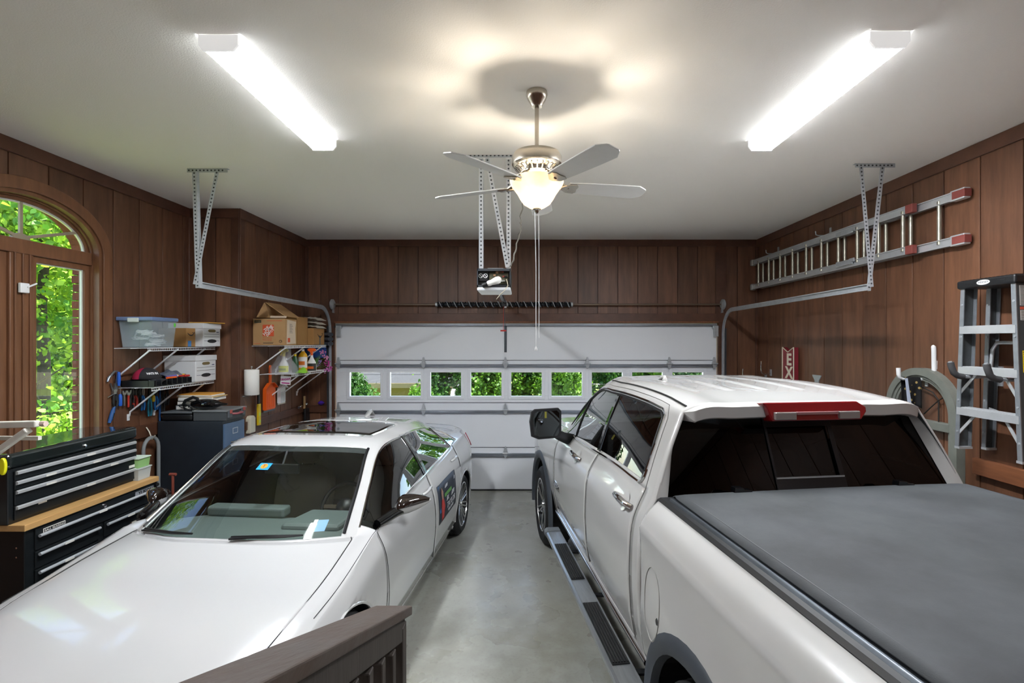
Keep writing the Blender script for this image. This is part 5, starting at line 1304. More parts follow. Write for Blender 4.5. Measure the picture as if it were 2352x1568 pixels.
def side_label(za, zb, m, name, lines, x0=3.125, x1=3.178):
    zm = (za + zb) / 2
    yy = lambda z: ry(3.255, 3.21, z) - .0045
    P = [[(x, yy(z), z) for x in (x0, x1)] for z in (za, zb)]
    o = MB().grid(P).build(name, m, sl, solid=.0006)
    for k in range(lines):
        z = zb - (zb - za) * (k + .7) / (lines + .4); MB().grid([[(x, yy(z_) - .0012, z_) for x in (x0 + .005, x1 - .005 - .01 * (k % 3))] for z_ in (z - .0022, z + .0022)]).build('printed_line', LK, o)
    return o
side_label(2.41, 2.54, LW, 'instruction_label', 14); side_label(2.385, 2.402, LR, 'danger_label', 0); side_label(2.315, 2.38, LW, 'pictogram_label', 6)
yl = side_label(1.98, 2.12, LY, 'caution_label', 9, 3.13, 3.175)
text('caution_lettering', 'CAUTION', .010, GAP, yl, (3.1525, ry(3.255, 3.21, 2.108) - .006, 2.108), (1, 0, 0), (0, 0, 1), .0003)
MB().bar((3.14, 3.222, 2.30), (3.25, 3.222, 2.30), .006, .02, (0, 1, 0)).build('spreader', pm('brass_spreader', '#9a7a3a', .35, .8), sl); MB().bar((3.15, 3.218, 2.305), (3.15, 3.212, 2.16), .018, .005, (0, 1, 0)).build('spreader', pm('brass_spreader', '#9a7a3a', .35, .8), sl); MB().bar((3.20, 3.218, 2.30), (3.27, 3.222, 2.17), .018, .005, (0, 1, 0)).build('spreader', pm('brass_spreader', '#9a7a3a', .35, .8), sl)
sl.location.x += .06
FOAM = pm('grey_foam_sleeve', '#4b4b4c', .9)
for yy, w in ((3.60, 'far'), (3.32, 'near')):
    h = thing('padded_hook', 'foam padded wall hook under the step ladder, the %s one of two' % w, 'hook', (3.4, yy, 1.9), group='step ladder hooks')
    MB().tube([(3.395, yy, 1.93), (3.2, yy, 1.925), (3.10, yy, 1.93), (3.06, yy, 1.955), (3.035, yy, 2.035)], .012, 10).build('hook_rod', GALV, h, smooth=60)
    MB().tube([(3.13, yy, 1.927), (3.09, yy, 1.934), (3.062, yy, 1.955), (3.045, yy, 2.0), (3.038, yy, 2.03)], .021, 12).build('foam_sleeve', FOAM, h, smooth=60)
    MB().bx(3.39, 3.399, yy - .02, yy + .02, 1.86, 2.0).build('hook_plate', GALV, h)
# ---- EXIT sign
ex = thing('exit_sign', 'vintage red vertical EXIT sign with cream letters and notched top', 'sign', (3.38, 6.37, 1.28))
SR = pm('sign_oxide_red', '#8c2430', .5, var=(8, .6, '#701a25')); CREAM = pm('cream_enamel', '#e6dcc8', .5)
ya, yb, zb, zt = 6.505, 6.235, 1.28, 2.105
outl = [(yb, zb), (ya, zb), (ya, zt), ((ya + yb) / 2, zt - .062), (yb, zt)]
MB().prism([(-y, z) for y, z in outl], (3.385, 0, 0), (0, -1, 0), (0, 0, 1), (-1, 0, 0), 0, .055).build('sign_box', SR, ex)
bd = MB()
for (p, q) in zip(outl, outl[1:] + outl[:1]): bd.bar((3.326, p[0], p[1]), (3.326, q[0], q[1]), .008, .010, (1, 0, 0))
bd.build('sign_border', CREAM, ex)
for k, ch in enumerate('EXIT'): text('sign_letter', ch, .205, CREAM, ex, (3.329, 6.35, 1.945 - .165 * k), (0, -1, 0), (0, 0, 1), .003, sx=1.15, bold=.006)
# ---- small hooks and plate beyond the truck roof
for i, (px, py, Y_, sz, lab) in enumerate(((1748, 848, 6.95, .11, 'chrome wall hook with a tall tip left of the exit sign'), (1706, 858, 7.1, .07, 'small chrome hook nearest the far corner of the right wall'))):
    q = at(px, py, Y_); h = thing('wall_hook', lab, 'hook', (q.x, q.y, q.z - .1))
    MB().tube([(3.395, Y_, q.z - .05), (q.x + .06, Y_, q.z - .07), (q.x + .01, Y_, q.z - .05), (q.x, Y_, q.z), (q.x + .005, Y_, q.z + sz)], .008, 8).build('hook_rod', CHROME, h, smooth=60)
    MB().bx(3.388, 3.399, Y_ - .02, Y_ + .02, q.z - .09, q.z + .0).build('hook_plate', GALV, h)
q = on_x(1872, 866, 3.37)
pl = thing('steel_bracket', 'flared grey steel bracket on the right wall just above the truck roof', 'bracket', (3.39, q.y, q.z - .12))
MB().prism([(-.04, -.16), (.04, -.16), (.04, -.02), (.075, .02), (.085, .035), (.085, .045), (-.085, .045), (-.085, .035), (-.075, .02), (-.04, -.02)], (3.398, q.y, q.z - .02), (0, -1, 0), (0, 0, 1), (-1, 0, 0), 0, .012).build('bracket_plate', GALV, pl, bevel=.002)
# ---- arched frame leaning on the wall
af = thing('arched_window_frame', 'old grey arched window frame with curved wire grille against the right wall', 'window frame', (3.34, 4.275, 0))
GRF = pm('weathered_grey_paint', '#7d8078', .55, var=(6, .7, '#686b63')); cy, hw, zs_ = 4.275, .385, 1.57
def half(r, dr=0, n=28): return [(cy + (r) * math.cos(math.pi * k / n), zs_ + r * math.sin(math.pi * k / n)) for k in range(n + 1)]
def hoop(r0, r1, x0, x1, name):
    o = [(cy + r1, .02)] + half(r1) + [(cy - r1, .02)]; i = [(cy + r0, .02)] + half(r0) + [(cy - r0, .02)]
    MB().grid([[(x0, a, b), (x1, a, b), (x1, c, d), (x0, c, d)] for (a, b), (c, d) in zip(o, i)], cv=True).build(name, GRF, af, smooth=40)
hoop(.325, .385, 3.33, 3.398, 'outer_frame'); hoop(.30, .325, 3.345, 3.39, 'inner_frame'); hoop(.278, .30, 3.355, 3.385, 'glazing_stop')
MB().bx(3.34, 3.395, cy - .30, cy + .30, 1.455, 1.525).build('cross_rail', GRF, af, bevel=.006)
IRON = pm('dark_iron_wire', '#34322f', .6, .3)
hz = 1.70; hy = 4.10
for pts in ([(hy, 1.525), (hy, hz)], [(hy, hz), (hy + .06, hz - .05), (hy + .15, hz - .13)], [(hy, hz), (hy + .06, hz + .06), (hy + .16, hz + .09), (hy + .26, hz + .10)], [(hy, hz), (hy - .05, hz + .03), (hy - .12, hz + .035)]):
    MB().tube([(3.365, a, b) for a, b in pts], .005, 6).build('grille_wire', IRON, af)
# ---- white utility hooks and the cloth on one of them
wh = thing('white_wall_hook', 'flat white hook rising above the arched frame on the right wall', 'hook', (3.39, 4.17, 1.95))
MB().tube([(3.385, 4.17, 1.93), (3.383, 4.17, 2.10), (3.378, 4.168, 2.135), (3.37, 4.166, 2.14)], [.018, .018, .017, .012], 10).build('hook_bar', WHITEP, wh, smooth=60); MB().bx(3.392, 3.399, 4.155, 4.185, 1.95, 2.02).build('hook_plate', WHITEP, wh)
wk = thing('white_utility_hook', 'white utility hook with upturned tip holding the black cloth', 'hook', (3.39, 4.26, 1.85))
MB().tube([(3.398, 4.26, 1.858), (3.30, 4.26, 1.858), (3.19, 4.26, 1.862), (3.165, 4.26, 1.875), (3.158, 4.26, 1.90), (3.156, 4.26, 1.955)], [.012, .012, .012, .013, .017, .018], 10).build('hook_bar', WHITEP, wk, smooth=60)
MB().bx(3.391, 3.399, 4.245, 4.275, 1.80, 1.90).build('hook_plate', WHITEP, wk)
CLOTH = pm('black_patterned_cloth', '#121214', .8)
def cloth_mat():
    n = CLOTH.node_tree.nodes; l = CLOTH.node_tree.links; p = n['Principled BSDF']
    tc = n.new('ShaderNodeTexCoord'); vo = n.new('ShaderNodeTexVoronoi'); vo.inputs['Scale'].default_value = 17; l.new(tc.outputs['Object'], vo.inputs['Vector'])
    mr = n.new('ShaderNodeMapRange'); mr.inputs[1].default_value = .20; mr.inputs[2].default_value = .16; l.new(vo.outputs['Distance'], mr.inputs[0])
    mx = n.new('ShaderNodeMix'); mx.data_type = 'RGBA'; mx.inputs[6].default_value = lin('#121214'); mx.inputs[7].default_value = lin('#b79b5c'); l.new(mr.outputs[0], mx.inputs[0]); l.new(mx.outputs[2], p.inputs['Base Color'])
cloth_mat()
P = []
for i in range(21):
    t = i / 20; row = []
    for j in range(13):
        s_ = j / 12; x = 3.20 + .115 * s_ + .012 * math.sin(t * 5) * (s_ - .5)
        if t < .4: yy = 4.235 - .012 * (1 - t) + .014 * math.sin(9 * s_ + 2) * (.4 - t) * 2; zz = 1.875 - .62 * (.4 - t)
        elif t < .5: yy = 4.235 + .05 * (t - .4) / .1; zz = 1.877
        else: yy = 4.288 + .01 * math.sin(7 * s_) * (t - .5) * 2; zz = 1.875 - .46 * (t - .5)
        row.append((x, yy, zz + .012 * math.sin(11 * s_) * abs(t - .45)))
    P.append(row)
hc = thing('hanging_cloth', 'black patterned cloth draped over the white utility hook', 'cloth', (3.25, 4.25, 1.6))
MB().grid(P).build('drape', CLOTH, hc, smooth=60, solid=.003)
MB().grid([[(x, 4.222 - .01 * k, 1.872 - .052 * k) for x in (3.185 - .002 * k, 3.207)] for k in range(6)]).build('pale_lining', pm('pale_blue_lining', '#a9b2c4', .8), hc, solid=.003)

# ================================================================== LEFT SIDE
def wire_shelf(label, xw, y0, y1, dep, z, drop, ybr):
    t = thing('wire_shelf', label, 'shelf', (xw, (y0 + y1) / 2, z - drop), group='white wire wall shelves')
    xf = xw + dep
    dk = MB(); n = int((y1 - y0) / .0254)
    for k in range(n + 1):
        y = y0 + (y1 - y0) * k / n; dk.bar((xw + .004, y, z - .003), (xf, y, z - .003), .003, .003); dk.bar((xf, y, z), (xf, y, z - .028), .003, .003, (1, 0, 0))
    dk.build('deck_wires', WHITEW, t)['kind'] = 'stuff'
    for x, zz in ((xw + .006, z - .006), (xw + dep / 2, z - .006), (xf, z - .004), (xf, z - .03)): MB().tube([(x, y0 - .005, zz), (x, y1 + .005, zz)], .0038, 6).build('long_rod', WHITEW, t)
    for y in ybr:
        MB().bar((xf - .008, y, z - .02), (xw + .022, y, z - drop + .05), .013, .012, (0, 1, 0)).tube([(xw + .022, y, z - drop + .055), (xw + .018, y, z - drop + .02), (xw + .008, y, z - drop)], .007, 6).build('bracket', WHITEW, t)
        MB().bx(xw + .001, xw + .01, y - .012, y + .012, z - drop - .03, z - drop + .03).build('bracket_foot', WHITEW, t)
    return t
zu, zl = 2.12, 1.752
y0u = on_x(262, 798, XL).y
wire_shelf('upper white wire shelf on the left wall next to the arched window', XL, y0u, YB - .04, .31, zu, .30, (y0u + .04, 5.02, 5.45))
wire_shelf('lower white wire shelf on the left wall above the hanging tools', XL, y0u + .05, YB - .06, .31, zl, .29, (4.77, 5.10, 5.45))
zu2, zl2 = 2.13, 1.785
y2 = on_x(578, 793, XB).y
wire_shelf('upper white wire shelf left of the garage door', XB, y2, 7.12,   .385, zu2, .33, (y2 + .06, 6.45, 7.0))
wire_shelf('lower white wire shelf left of the garage door with cleaning bottles', XB, y2 + .18, 7.12, .385, zl2, .33, (y2 + .42, 6.62, 7.05))
# ---- translucent bin
BINP = thin_glass('milky_plastic', (.80, .87, .90), 1.0, .15)
def milky(name, col, a):
    m = pm(name, col, .35, alpha=a); return m
BINM = milky('clear_storage_plastic', '#c9dbe4', .22); LIDB = pm('slate_blue_lid', '#6f84ab', .45)
bn = thing('storage_bin', 'clear plastic storage bin with blue lid full of white cords', 'storage bin', (XL + .165, 4.80, zu))
def tub(parent, x0, x1, y0, y1, z0, z1, tap, m, name, th=.004):
    mb = MB(); a = tap
    lo = [(x0 + a, y0 + a), (x1 - a, y0 + a), (x1 - a, y1 - a), (x0 + a, y1 - a)]; hi = [(x0, y0), (x1, y0), (x1, y1), (x0, y1)]
    mb.add([(x, y, z0) for x, y in lo] + [(x, y, z1) for x, y in hi], [(3, 2, 1, 0)] + [(i, (i + 1) % 4, 4 + (i + 1) % 4, 4 + i) for i in range(4)])
    return mb.build(name, m, parent, solid=th)
tub(bn, XL + .02, XL + .325, 4.64, 4.97, zu + .004, zu + .255, .02, BINM, 'tub')
MB().bx(XL + .005, XL + .335, 4.62, 4.985, zu + .25, zu + .285).build('lid', LIDB, bn, bevel=.008)
MB().bx(XL + .12, XL + .22, 4.608, 4.624, zu + .235, zu + .275).build('latch', pm('pale_latch', '#c7ccc8', .5), bn, bevel=.006)
MB().bx(XL + .326, XL + .3285, 4.93, 4.95, zu + .2, zu + .235).build('price_sticker', pm('sticker_green', '#5fcf3a', .5), bn)
rg = random.Random(5)
for k in range(7):
    c = V(XL + .1 + .14 * rg.random(), 4.72 + .16 * rg.random(), zu + .03 + .02 * k); pts = []
    for i in range(26):
        a = i * .75; pts.append(c + V(.05 * math.cos(a) * (1 + .3 * math.sin(k + i)), .07 * math.sin(a), .012 * math.sin(i * 1.3 + k) + (.07 if k == 3 and 8 < i < 13 else 0)))
    co = MB().tube(pts, .006, 6); cw = thing('coiled_cord', ['white cord coil at the bottom of the clear bin', 'second white cord coil in the clear bin', 'white cord coil low in the clear bin', 'white cord loop standing up in the clear bin', 'white cord coil above the middle of the clear bin', 'white cord coil near the top of the clear bin', 'topmost white cord coil in the clear bin'][k], 'cord', c, group='white cords in the clear bin'); co.build('cord', WHITEP, cw, smooth=60)
# ---- boxes
def carton(name, label, x0, x1, y0, y1, z0, z1, m, cat='box', group=None, lid=0, tape=True):
    t = thing(name, label, cat, ((x0 + x1) / 2, (y0 + y1) / 2, z0), group=group)
    MB().bx(x0, x1, y0, y1, z0, z1).build('carton', m, t, bevel=.003, segs=1)
    if lid: MB().bx(x0 - .008, x1 + .008, y0 - .008, y1 + .008, z1 - lid, z1 + .006).build('lid', m, t, bevel=.004)
    return t
INK = pm('black_print', '#26272b', .7); INKB = pm('navy_print', '#2b3a66', .7); INKO = pm('orange_print', '#d3562c', .7); INKG = pm('grey_print', '#6d6a66', .7); INKGR = pm('dark_green_print', '#2f4034', .7); HOLEM = pm('dark_hand_hole', '#7a6a45', .9)
def face_rect(parent, x, ya, yb, za, zb, m, name): return MB().bx(x, x + .0015, ya, yb, za, zb).build(name, m, parent)
def banker(label, x0, x1, y0, y1, z0, z1):
    t = carton('file_box', label, x0, x1, y0, y1, z0, z1, BANKER, group='white file boxes', lid=.05); h = z1 - z0; w = y1 - y0
    ym = (y0 + y1) / 2
    MB().prism([(.035 * math.cos(a * math.pi / 8) + (.03 if math.cos(a * math.pi / 8) > 0 else -.03), .016 * math.sin(a * math.pi / 8)) for a in range(16)], (x1, ym, z0 + h * .70), (0, 1, 0), (0, 0, 1), (1, 0, 0), .0005, .002).build('hand_hole', HOLEM, t)
    MB().prism([(.08 * math.cos(a * math.pi / 6), .020 * math.sin(a * math.pi / 6)) for a in range(12)], (x1, ym, z0 + h * .24), (0, 1, 0), (0, 0, 1), (1, 0, 0), .0005, .002).build('printed_badge', INK, t)
    for zz, m in ((.25, INKB), (.43, INKG), (.55, INKG)): face_rect(t, x1 + .0004, y0 + .02, y1 - .02, z0 + h * zz - .0018, z0 + h * zz + .0018, m, 'printed_line')
    face_rect(t, x1 + .0004, y1 - .07, y1 - .03, z0 + h * .62, z0 + h * .65, INKB, 'printed_mark')
    return t
banker('white file box at the far end of the upper left shelf', XL + .02, XL + .375, 5.30, 5.60, zu + .004, 2.365)
en = thing('padded_envelope', 'yellow padded envelope lying on the white file box', 'envelope', (XL + .3, 5.5, 2.372)); MB().prism([(XL + .20, 5.33), (XL + .40, 5.36), (XL + .43, 5.60), (XL + .22, 5.58)], (0, 0, 2.374), (1, 0, 0), (0, 1, 0), (0, 0, 1), 0, .009).build('envelope_body', pm('manila_yellow', '#d8a545', .7), en, bevel=.003)
ab = carton('cardboard_box', 'small brown cardboard box with curved arrow print on the upper left shelf', XL + .02, XL + .305, 5.14, 5.285, zu + .004, 2.315, CARD)
def smile(parent, x, yc, zc, w, m=INK):
    pts = [(x, yc - w / 2 + w * k / 10, zc + .25 * w * ((2 * k / 10 - 1) ** 2) - .1 * w) for k in range(11)]
    MB().tube(pts, [.002 + .004 * math.sin(math.pi * k / 10) for k in range(11)], 5).bar(pts[-1], (x, yc + w / 2 + .004, zc + .26 * w), .004, .004).bar(pts[-1], (x, yc + w / 2 - .03, zc + .2 * w), .004, .004).build('arrow_print', m, parent)
smile(ab, XL + .306, 5.212, 2.25, .10); face_rect(ab, XL + .3055, 5.165, 5.215, zu + .006, zu + .065, pm('blue_tape', '#3d7fc0', .5), 'blue_label')
banker('white file box on the lower left shelf behind the red cap', XL + .01, XL + .335, 5.24, 5.585, zl + .004, 2.025)
# bump-out shelf boxes
hx0, hx1, hy0, hy1 = XB + .012, XB + .385, y2 + .004, 6.20
hd = carton('moving_box', 'brown moving box with orange square print on the upper shelf by the door', hx0, hx1, hy0, hy1, zu2 + .004, zu2 + .315, CARDL)
FY_ = hy0 - .0016
def frect(x0, x1, z0_, z1_, m, name, par=hd, y=None): return MB().bx(x0, x1, (y or FY_), (y or FY_) + .0015, z0_, z1_).build(name, m, par)
zb_ = zu2 + .004
frect(hx0 + .115, hx0 + .245, zb_ + .105, zb_ + .24, INKO, 'orange_square')
a45 = math.sqrt(.5)
for body, dx, dz, sz in (('THE', -.022, .022, .036), ('HOME', .0, .0, .052), ('DEPOT', .024, -.024, .036)):
    text('box_lettering', body, sz, PAPER, hd, (hx0 + .18 + dx, FY_ - .001, zb_ + .1725 + dz), (a45, 0, a45), (-a45, 0, a45), .0003, bold=.001)
text('box_lettering', 'More saving.', .022, INKO, hd, (hx0 + .115, FY_ - .0005, zb_ + .085), (1, 0, 0), (0, 0, 1), .0003, 'LEFT'); text('box_lettering', 'More doing.', .022, INKO, hd, (hx0 + .115, FY_ - .0005, zb_ + .063), (1, 0, 0), (0, 0, 1), .0003, 'LEFT')
frect(hx0 + .02, hx0 + .098, zb_ + .262, zb_ + .292, INKGR, 'green_label'); text('box_lettering', 'SMALL', .022, CARD, hd, (hx0 + .06, FY_ - .001, zb_ + .277), (1, 0, 0), (0, 0, 1), .0003)
frect(hx0 + .16, hx0 + .34, zb_ + .283, zb_ + .289, INKO, 'orange_line'); frect(hx0 + .12, hx0 + .24, zb_ + .03, zb_ + .034, INK, 'small_print'); frect(hx0 + .12, hx0 + .235, zb_ + .02, zb_ + .024, INK, 'small_print'); frect(hx0 + .01, hx0 + .09, zb_ + .018, zb_ + .022, INKO, 'small_print')
for k in range(3):
    a = R(90 + 120 * k); c = (hx0 + .325, zb_ + .045); MB().bar((c[0] + .018 * math.cos(a), FY_, c[1] + .018 * math.sin(a)), (c[0] + .018 * math.cos(a + 1.5), FY_, c[1] + .018 * math.sin(a + 1.5)), .003, .010, (0, 1, 0)).build('recycle_arrow', INK, hd)
lf = MB().prism([(hy0 + .05, zb_ + .30), (hy0 + .28, zb_ + .285), (hy0 + .255, zb_ + .2), (hy0 + .27, zb_ + .02), (hy0 + .04, zb_ + .01)], (hx1 + .002, 0, 0), (0, 1, 0), (0, 0, 1), (1, 0, 0), 0, .004).build('loose_flap', PAPER if 0 else pm('pale_box_side', '#d6c2aa', .8), hd)
for k in range(9): MB().bx(hx1 + .0065, hx1 + .007, hy0 + .11, hy0 + .19 - .01 * (k % 3), zb_ + .145 + .013 * k, zb_ + .149 + .013 * k).build('printed_line', INKG, lf)
MB().bx(hx1 + .0065, hx1 + .007, hy0 + .06, hy0 + .12, zb_ + .035, zb_ + .085).build('orange_mark', INKO, lf)
# open box tipped on top
ob = thing('open_box', 'open brown box lying tipped on top of the moving box', 'box', (XB + .2, 6.0, zb_ + .32))
MB().prism([(XB + .03, zb_ + .322), (XB + .20, zb_ + .322), (XB + .135, zb_ + .50), (XB + .125, zb_ + .50)], (0, 5.93, 0), (1, 0, 0), (0, 0, 1), (0, 1, 0), 0, .36).build('carton', CARDL, ob, bevel=.003)
MB().prism([(.14, .50), (.147, .505), (.375, .345), (.37, .338)], (XB, 5.93, zb_), (1, 0, 0), (0, 0, 1), (0, 1, 0), 0, .36).build('flap', CARDL, ob)
MB().prism([(.20, .322), (.38, .322), (.385, .342), (.20, .345)], (XB, 5.925, zb_), (1, 0, 0), (0, 0, 1), (0, 1, 0), 0, .02).build('flap', pm('pale_box_side', '#d6c2aa', .8), ob)
sb = carton('cardboard_box', 'brown box with black curved arrow and tape at the right end of the upper shelf', XB + .03, XB + .37, 6.74, 7.10, zb_, zb_ + .222, CARD)
smile(sb, XB + .371, 6.95, zb_ + .12, .17); MB().bx(XB + .3705, XB + .372, 6.925, 6.965, zb_ + .002, zb_ + .125).build('tape', pm('dark_tape', '#4a4848', .4), sb)
b3 = carton('cardboard_box', 'brown box with dark lettering stacked behind the arrow box', XB + .02, XB + .30, 6.40, 6.72, zb_, zb_ + .36, CARD)
for k, bd_ in enumerate(('Moving box', 'more boxes')): text('box_lettering', bd_, .04, INK, b3, (XB + .16, 6.3985, zb_ + .30 - .05 * k), (1, 0, 0), (0, 0, 1), .0003)
DROP = pm('canvas_drop_cloth', '#d3ccbf', .9, var=(8, .4, '#bcb4a5'), spec=.1)
for k, (z_, lab) in enumerate(((.224, 'lower folded white drop cloth on the arrow box'), (.275, 'middle folded white drop cloth on the arrow box'), (.33, 'topmost rolled white drop cloth tied with string'))):
    P = []
    for i in range(15):
        row = []
        for j in range(9):
            x = XB + .10 + .31 * i / 14; y = 6.76 + .32 * j / 8; e = max(0, math.sin(math.pi * i / 14)) ** .35 * max(.0, math.sin(math.pi * (j + .3) / 8.6)) ** .35
            row.append((x, y, zb_ + z_ + .002 + e * (.045 + .006 * math.sin(2.1 * i + j + k)) - (.02 * max(0, i - 12) if k < 2 else 0) * 0))
        P.append(row)
    dc = thing('drop_cloth', lab, 'cloth', (XB + .25, 6.92, zb_ + z_), group='folded drop cloths')
    m_ = MB().grid(P); base = MB()
    m_.grid([[(q[0], q[1], zb_ + z_ + .001) for q in row] for row in P]); m_.build('folded_cloth', DROP, dc, smooth=60)
    if k == 2:
        for xx in (XB + .17, XB + .20): MB().tube([(xx, 6.75 + .34 * t / 12, zb_ + z_ + .052 * math.sin(math.pi * t / 12) ** .4 + .004) for t in range(13)], .004, 6).build('string', pm('twine', '#6b5a44', .8), dc)
JEAN = pm('dark_folded_tarp', '#3c4048', .85)
for k in range(3):
    tp = thing('folded_tarp', ['bottom dark folded tarp behind the arrow box', 'middle dark folded tarp behind the arrow box', 'top dark folded tarp behind the arrow box'][k], 'tarp', (XB + .33, 7.2, zb_ + .06 * k), group='dark folded tarps'); P = []
    for i in range(9): P.append([(XB + .12 + .30 * i / 8, 7.14 + .12 * math.cos(a * math.pi / 6) * .9 + .06, zb_ - .02 + .065 * k + .033 + .030 * math.sin(a * math.pi / 6)) for a in range(12)])
    m_ = MB().grid(P, cv=True); m_.f.append(tuple(range(12))); m_.f.append(tuple(8 * 12 + i for i in range(11, -1, -1))); m_.build('folds', JEAN, tp, smooth=50)
rl = thing('rolled_mat', 'rolled bright blue foam mat hanging under the upper shelf by the door', 'mat', (XB + .2, 7.2, zu2 - .17)); BLM = pm('blue_foam', '#24509e', .8)
m_ = MB(); sp = []
for k in range(60):
    a = k * .35; r_ = .015 + .0033 * k * .35 * 1.1; sp.append((7.155 + r_ * math.cos(a), zu2 - .10 + r_ * math.sin(a)))
m_.grid([[(x, a, b) for a, b in sp] for x in (XB + .02, XB + .2, XB + .345)]); m_.build('rolled_sheet', BLM, rl, smooth=60, solid=.008)
# ---- cleaning bottles on the lower shelf by the door
def bottle(name, label, x, y, z, prof, m, cap, rz=0, sy=.6, trigger=None, lab=None, cat='bottle'):
    t = thing(name, label, cat, (x, y, z))
    Ms = Matrix.Diagonal((1, sy, 1)); MB().lathe(prof, 20, (x, y, z), Ms).build('bottle_body', m, t, smooth=50)
    top = prof[-1][1] + z if prof[-1][0] > .001 else prof[-2][1] + z
    if trigger:
        MB().lathe([(0, 0), (.016, 0), (.016, .025), (.012, .03), (0, .03)], 14, (x, y, top - .005)).build('collar', trigger, t)
        MB().prism([(-.055, .075), (-.05, .055), (-.02, .04), (-.012, .02), (.014, .02), (.018, .045), (.05, .05), (.055, .075), (.03, .088), (-.03, .088)], (x, y, top), (1, 0, 0), (0, 0, 1), (0, 1, 0), -.012, .012).build('trigger_head', trigger, t, bevel=.004)
        MB().bar((x - .022, y, top + .05), (x - .04, y, top + .005), .012, .008, (0, 1, 0)).build('trigger_lever', cap, t)
    else: MB().lathe([(0, 0), (.016, 0), (.017, .02), (.014, .026), (0, .026)], 14, (x, y, top - .003)).build('cap', cap, t, smooth=40)
    if lab:
        r_, za, zb, lm, l2 = lab
        P = [[(x + r_ * math.cos(a), y + sy * r_ * math.sin(a), z + zz) for a in np.linspace(-math.pi * .93, -math.pi * .07, 13)] for zz in (za, zb)]
        lo = MB().grid(P).build('label', lm, t, smooth=60)
        if l2: MB().grid([[(x + (r_ + .001) * math.cos(a), y + sy * (r_ + .001) * math.sin(a), z + za + (zb - za) * f) for a in np.linspace(-math.pi * .8, -math.pi * .3, 9)] for f in (.25, .6)]).build('label_print', l2, lo, smooth=60)
    return t
zs2 = zl2 + .002; WBOT = pm('white_bottle', '#e8e9e6', .35)
SPR = [(0, 0), (.055, 0), (.06, .01), (.06, .08), (.052, .12), (.03, .16), (.018, .19), (.016, .215)]
def X2(px, Y): return (px - VX) * Y / FPX
bottle('spray_bottle', 'white spray bottle with round yellow label inside the clear bag', X2(652, 6.16), 6.16, zs2, SPR, WBOT, YELP, trigger=pm('pale_yellow_trigger', '#e8dd84', .4), lab=(.0615, .02, .095, pm('lime_label', '#cfd64a', .5), pm('olive_print', '#8a9a3a', .5)))
bottle('oil_bottle', 'dark green bottle with yellow cap between the spray bottles', X2(678, 6.34), 6.34, zs2, [(0, 0), (.04, 0), (.042, .01), (.042, .13), (.03, .17), (.02, .2), (.018, .21)], pm('green_bottle', '#1f4d2c', .35), YELP)
bottle('detergent_bottle', 'yellow bottle with orange and white label on the shelf', X2(696, 6.6), 6.6, zs2, [(0, 0), (.055, 0), (.058, .01), (.058, .2), (.045, .23), (.025, .25), (.022, .265)], pm('yellow_bottle', '#eab21c', .35), WHITEP, lab=(.0595, .05, .19, pm('white_label', '#ece9e2', .5), pm('orange_label_print', '#e0762a', .5)))
bottle('spray_bottle', 'white spray bottle with orange and black trigger next to the flowers', X2(716, 6.62), 6.62, zs2, SPR, WBOT, BLACKP, trigger=ORANGEP, lab=(.0615, .01, .105, pm('dark_label', '#30302c', .5), pm('orange_print2', '#dd6a26', .5)))
rag = thing('green_rag', 'lime green microfibre cloth crumpled in front of the bottles', 'cloth', (X2(694, 6.3), 6.3, zs2)); P = []
for i in range(13):
    row = []
    for j in range(13):
        a, b = i / 12 - .5, j / 12 - .5; row.append((X2(694, 6.28) + .13 * a, 6.28 + .12 * b, zs2 + .004 + .075 * max(0, 1 - (a * a + b * b) * 4) ** .7 * (.75 + .25 * math.sin(5 * a + 7 * b))))
    P.append(row)
MB().grid(P).build('cloth', pm('lime_microfibre', '#8fce3a', .9), rag, smooth=60, solid=.003)
bg = thing('plastic_bag', 'clear plastic bag slumped around the first spray bottle', 'bag', (X2(648, 6.16), 6.16, zs2)); P = []
for k in range(14):
    t = k / 13; r_ = .16 - .13 * t ** 1.2 + .012 * math.sin(9 * t); P.append([(X2(650, 6.16) + .025 * t + r_ * 1.05 * math.cos(a) * (1 + .06 * math.sin(5 * a + 6 * t)), 6.17 + r_ * .62 * math.sin(a) * (1 + .06 * math.sin(4 * a + 3 * t)), zs2 + .004 + .335 * t) for a in np.linspace(0, 2 * math.pi, 25)[:-1]])
MB().grid(P, cv=True).build('film', pm('clear_film', '#e8ecf0', .18, alpha=.2), bg, smooth=60)
fw = thing('flower_bunch', 'bunch of pink and purple artificial flowers at the shelf end by the door', 'flowers', (X2(735, 6.95), 6.95, zs2)); rg = random.Random(9)
STEM = pm('stem_green', '#4f7a3a', .6); c0 = V(X2(722, 6.85), 6.88, zs2 + .03)
heads = [(X2(741, 6.95), 6.95, zs2 + .23, '#c77aa8'), (X2(748, 6.95), 6.95, zs2 + .17, '#d08bb0'), (X2(727, 6.9), 6.9, zs2 + .09, '#9c7fc6'), (X2(733, 6.92), 6.92, zs2 + .13, '#a287cc'), (X2(752, 6.9), 6.9, zs2 + .10, '#b8368f'), (X2(757, 6.86), 6.86, zs2 + .03, '#c14aa0'), (X2(750, 6.84), 6.84, zs2 + .0, '#c97ac0')]
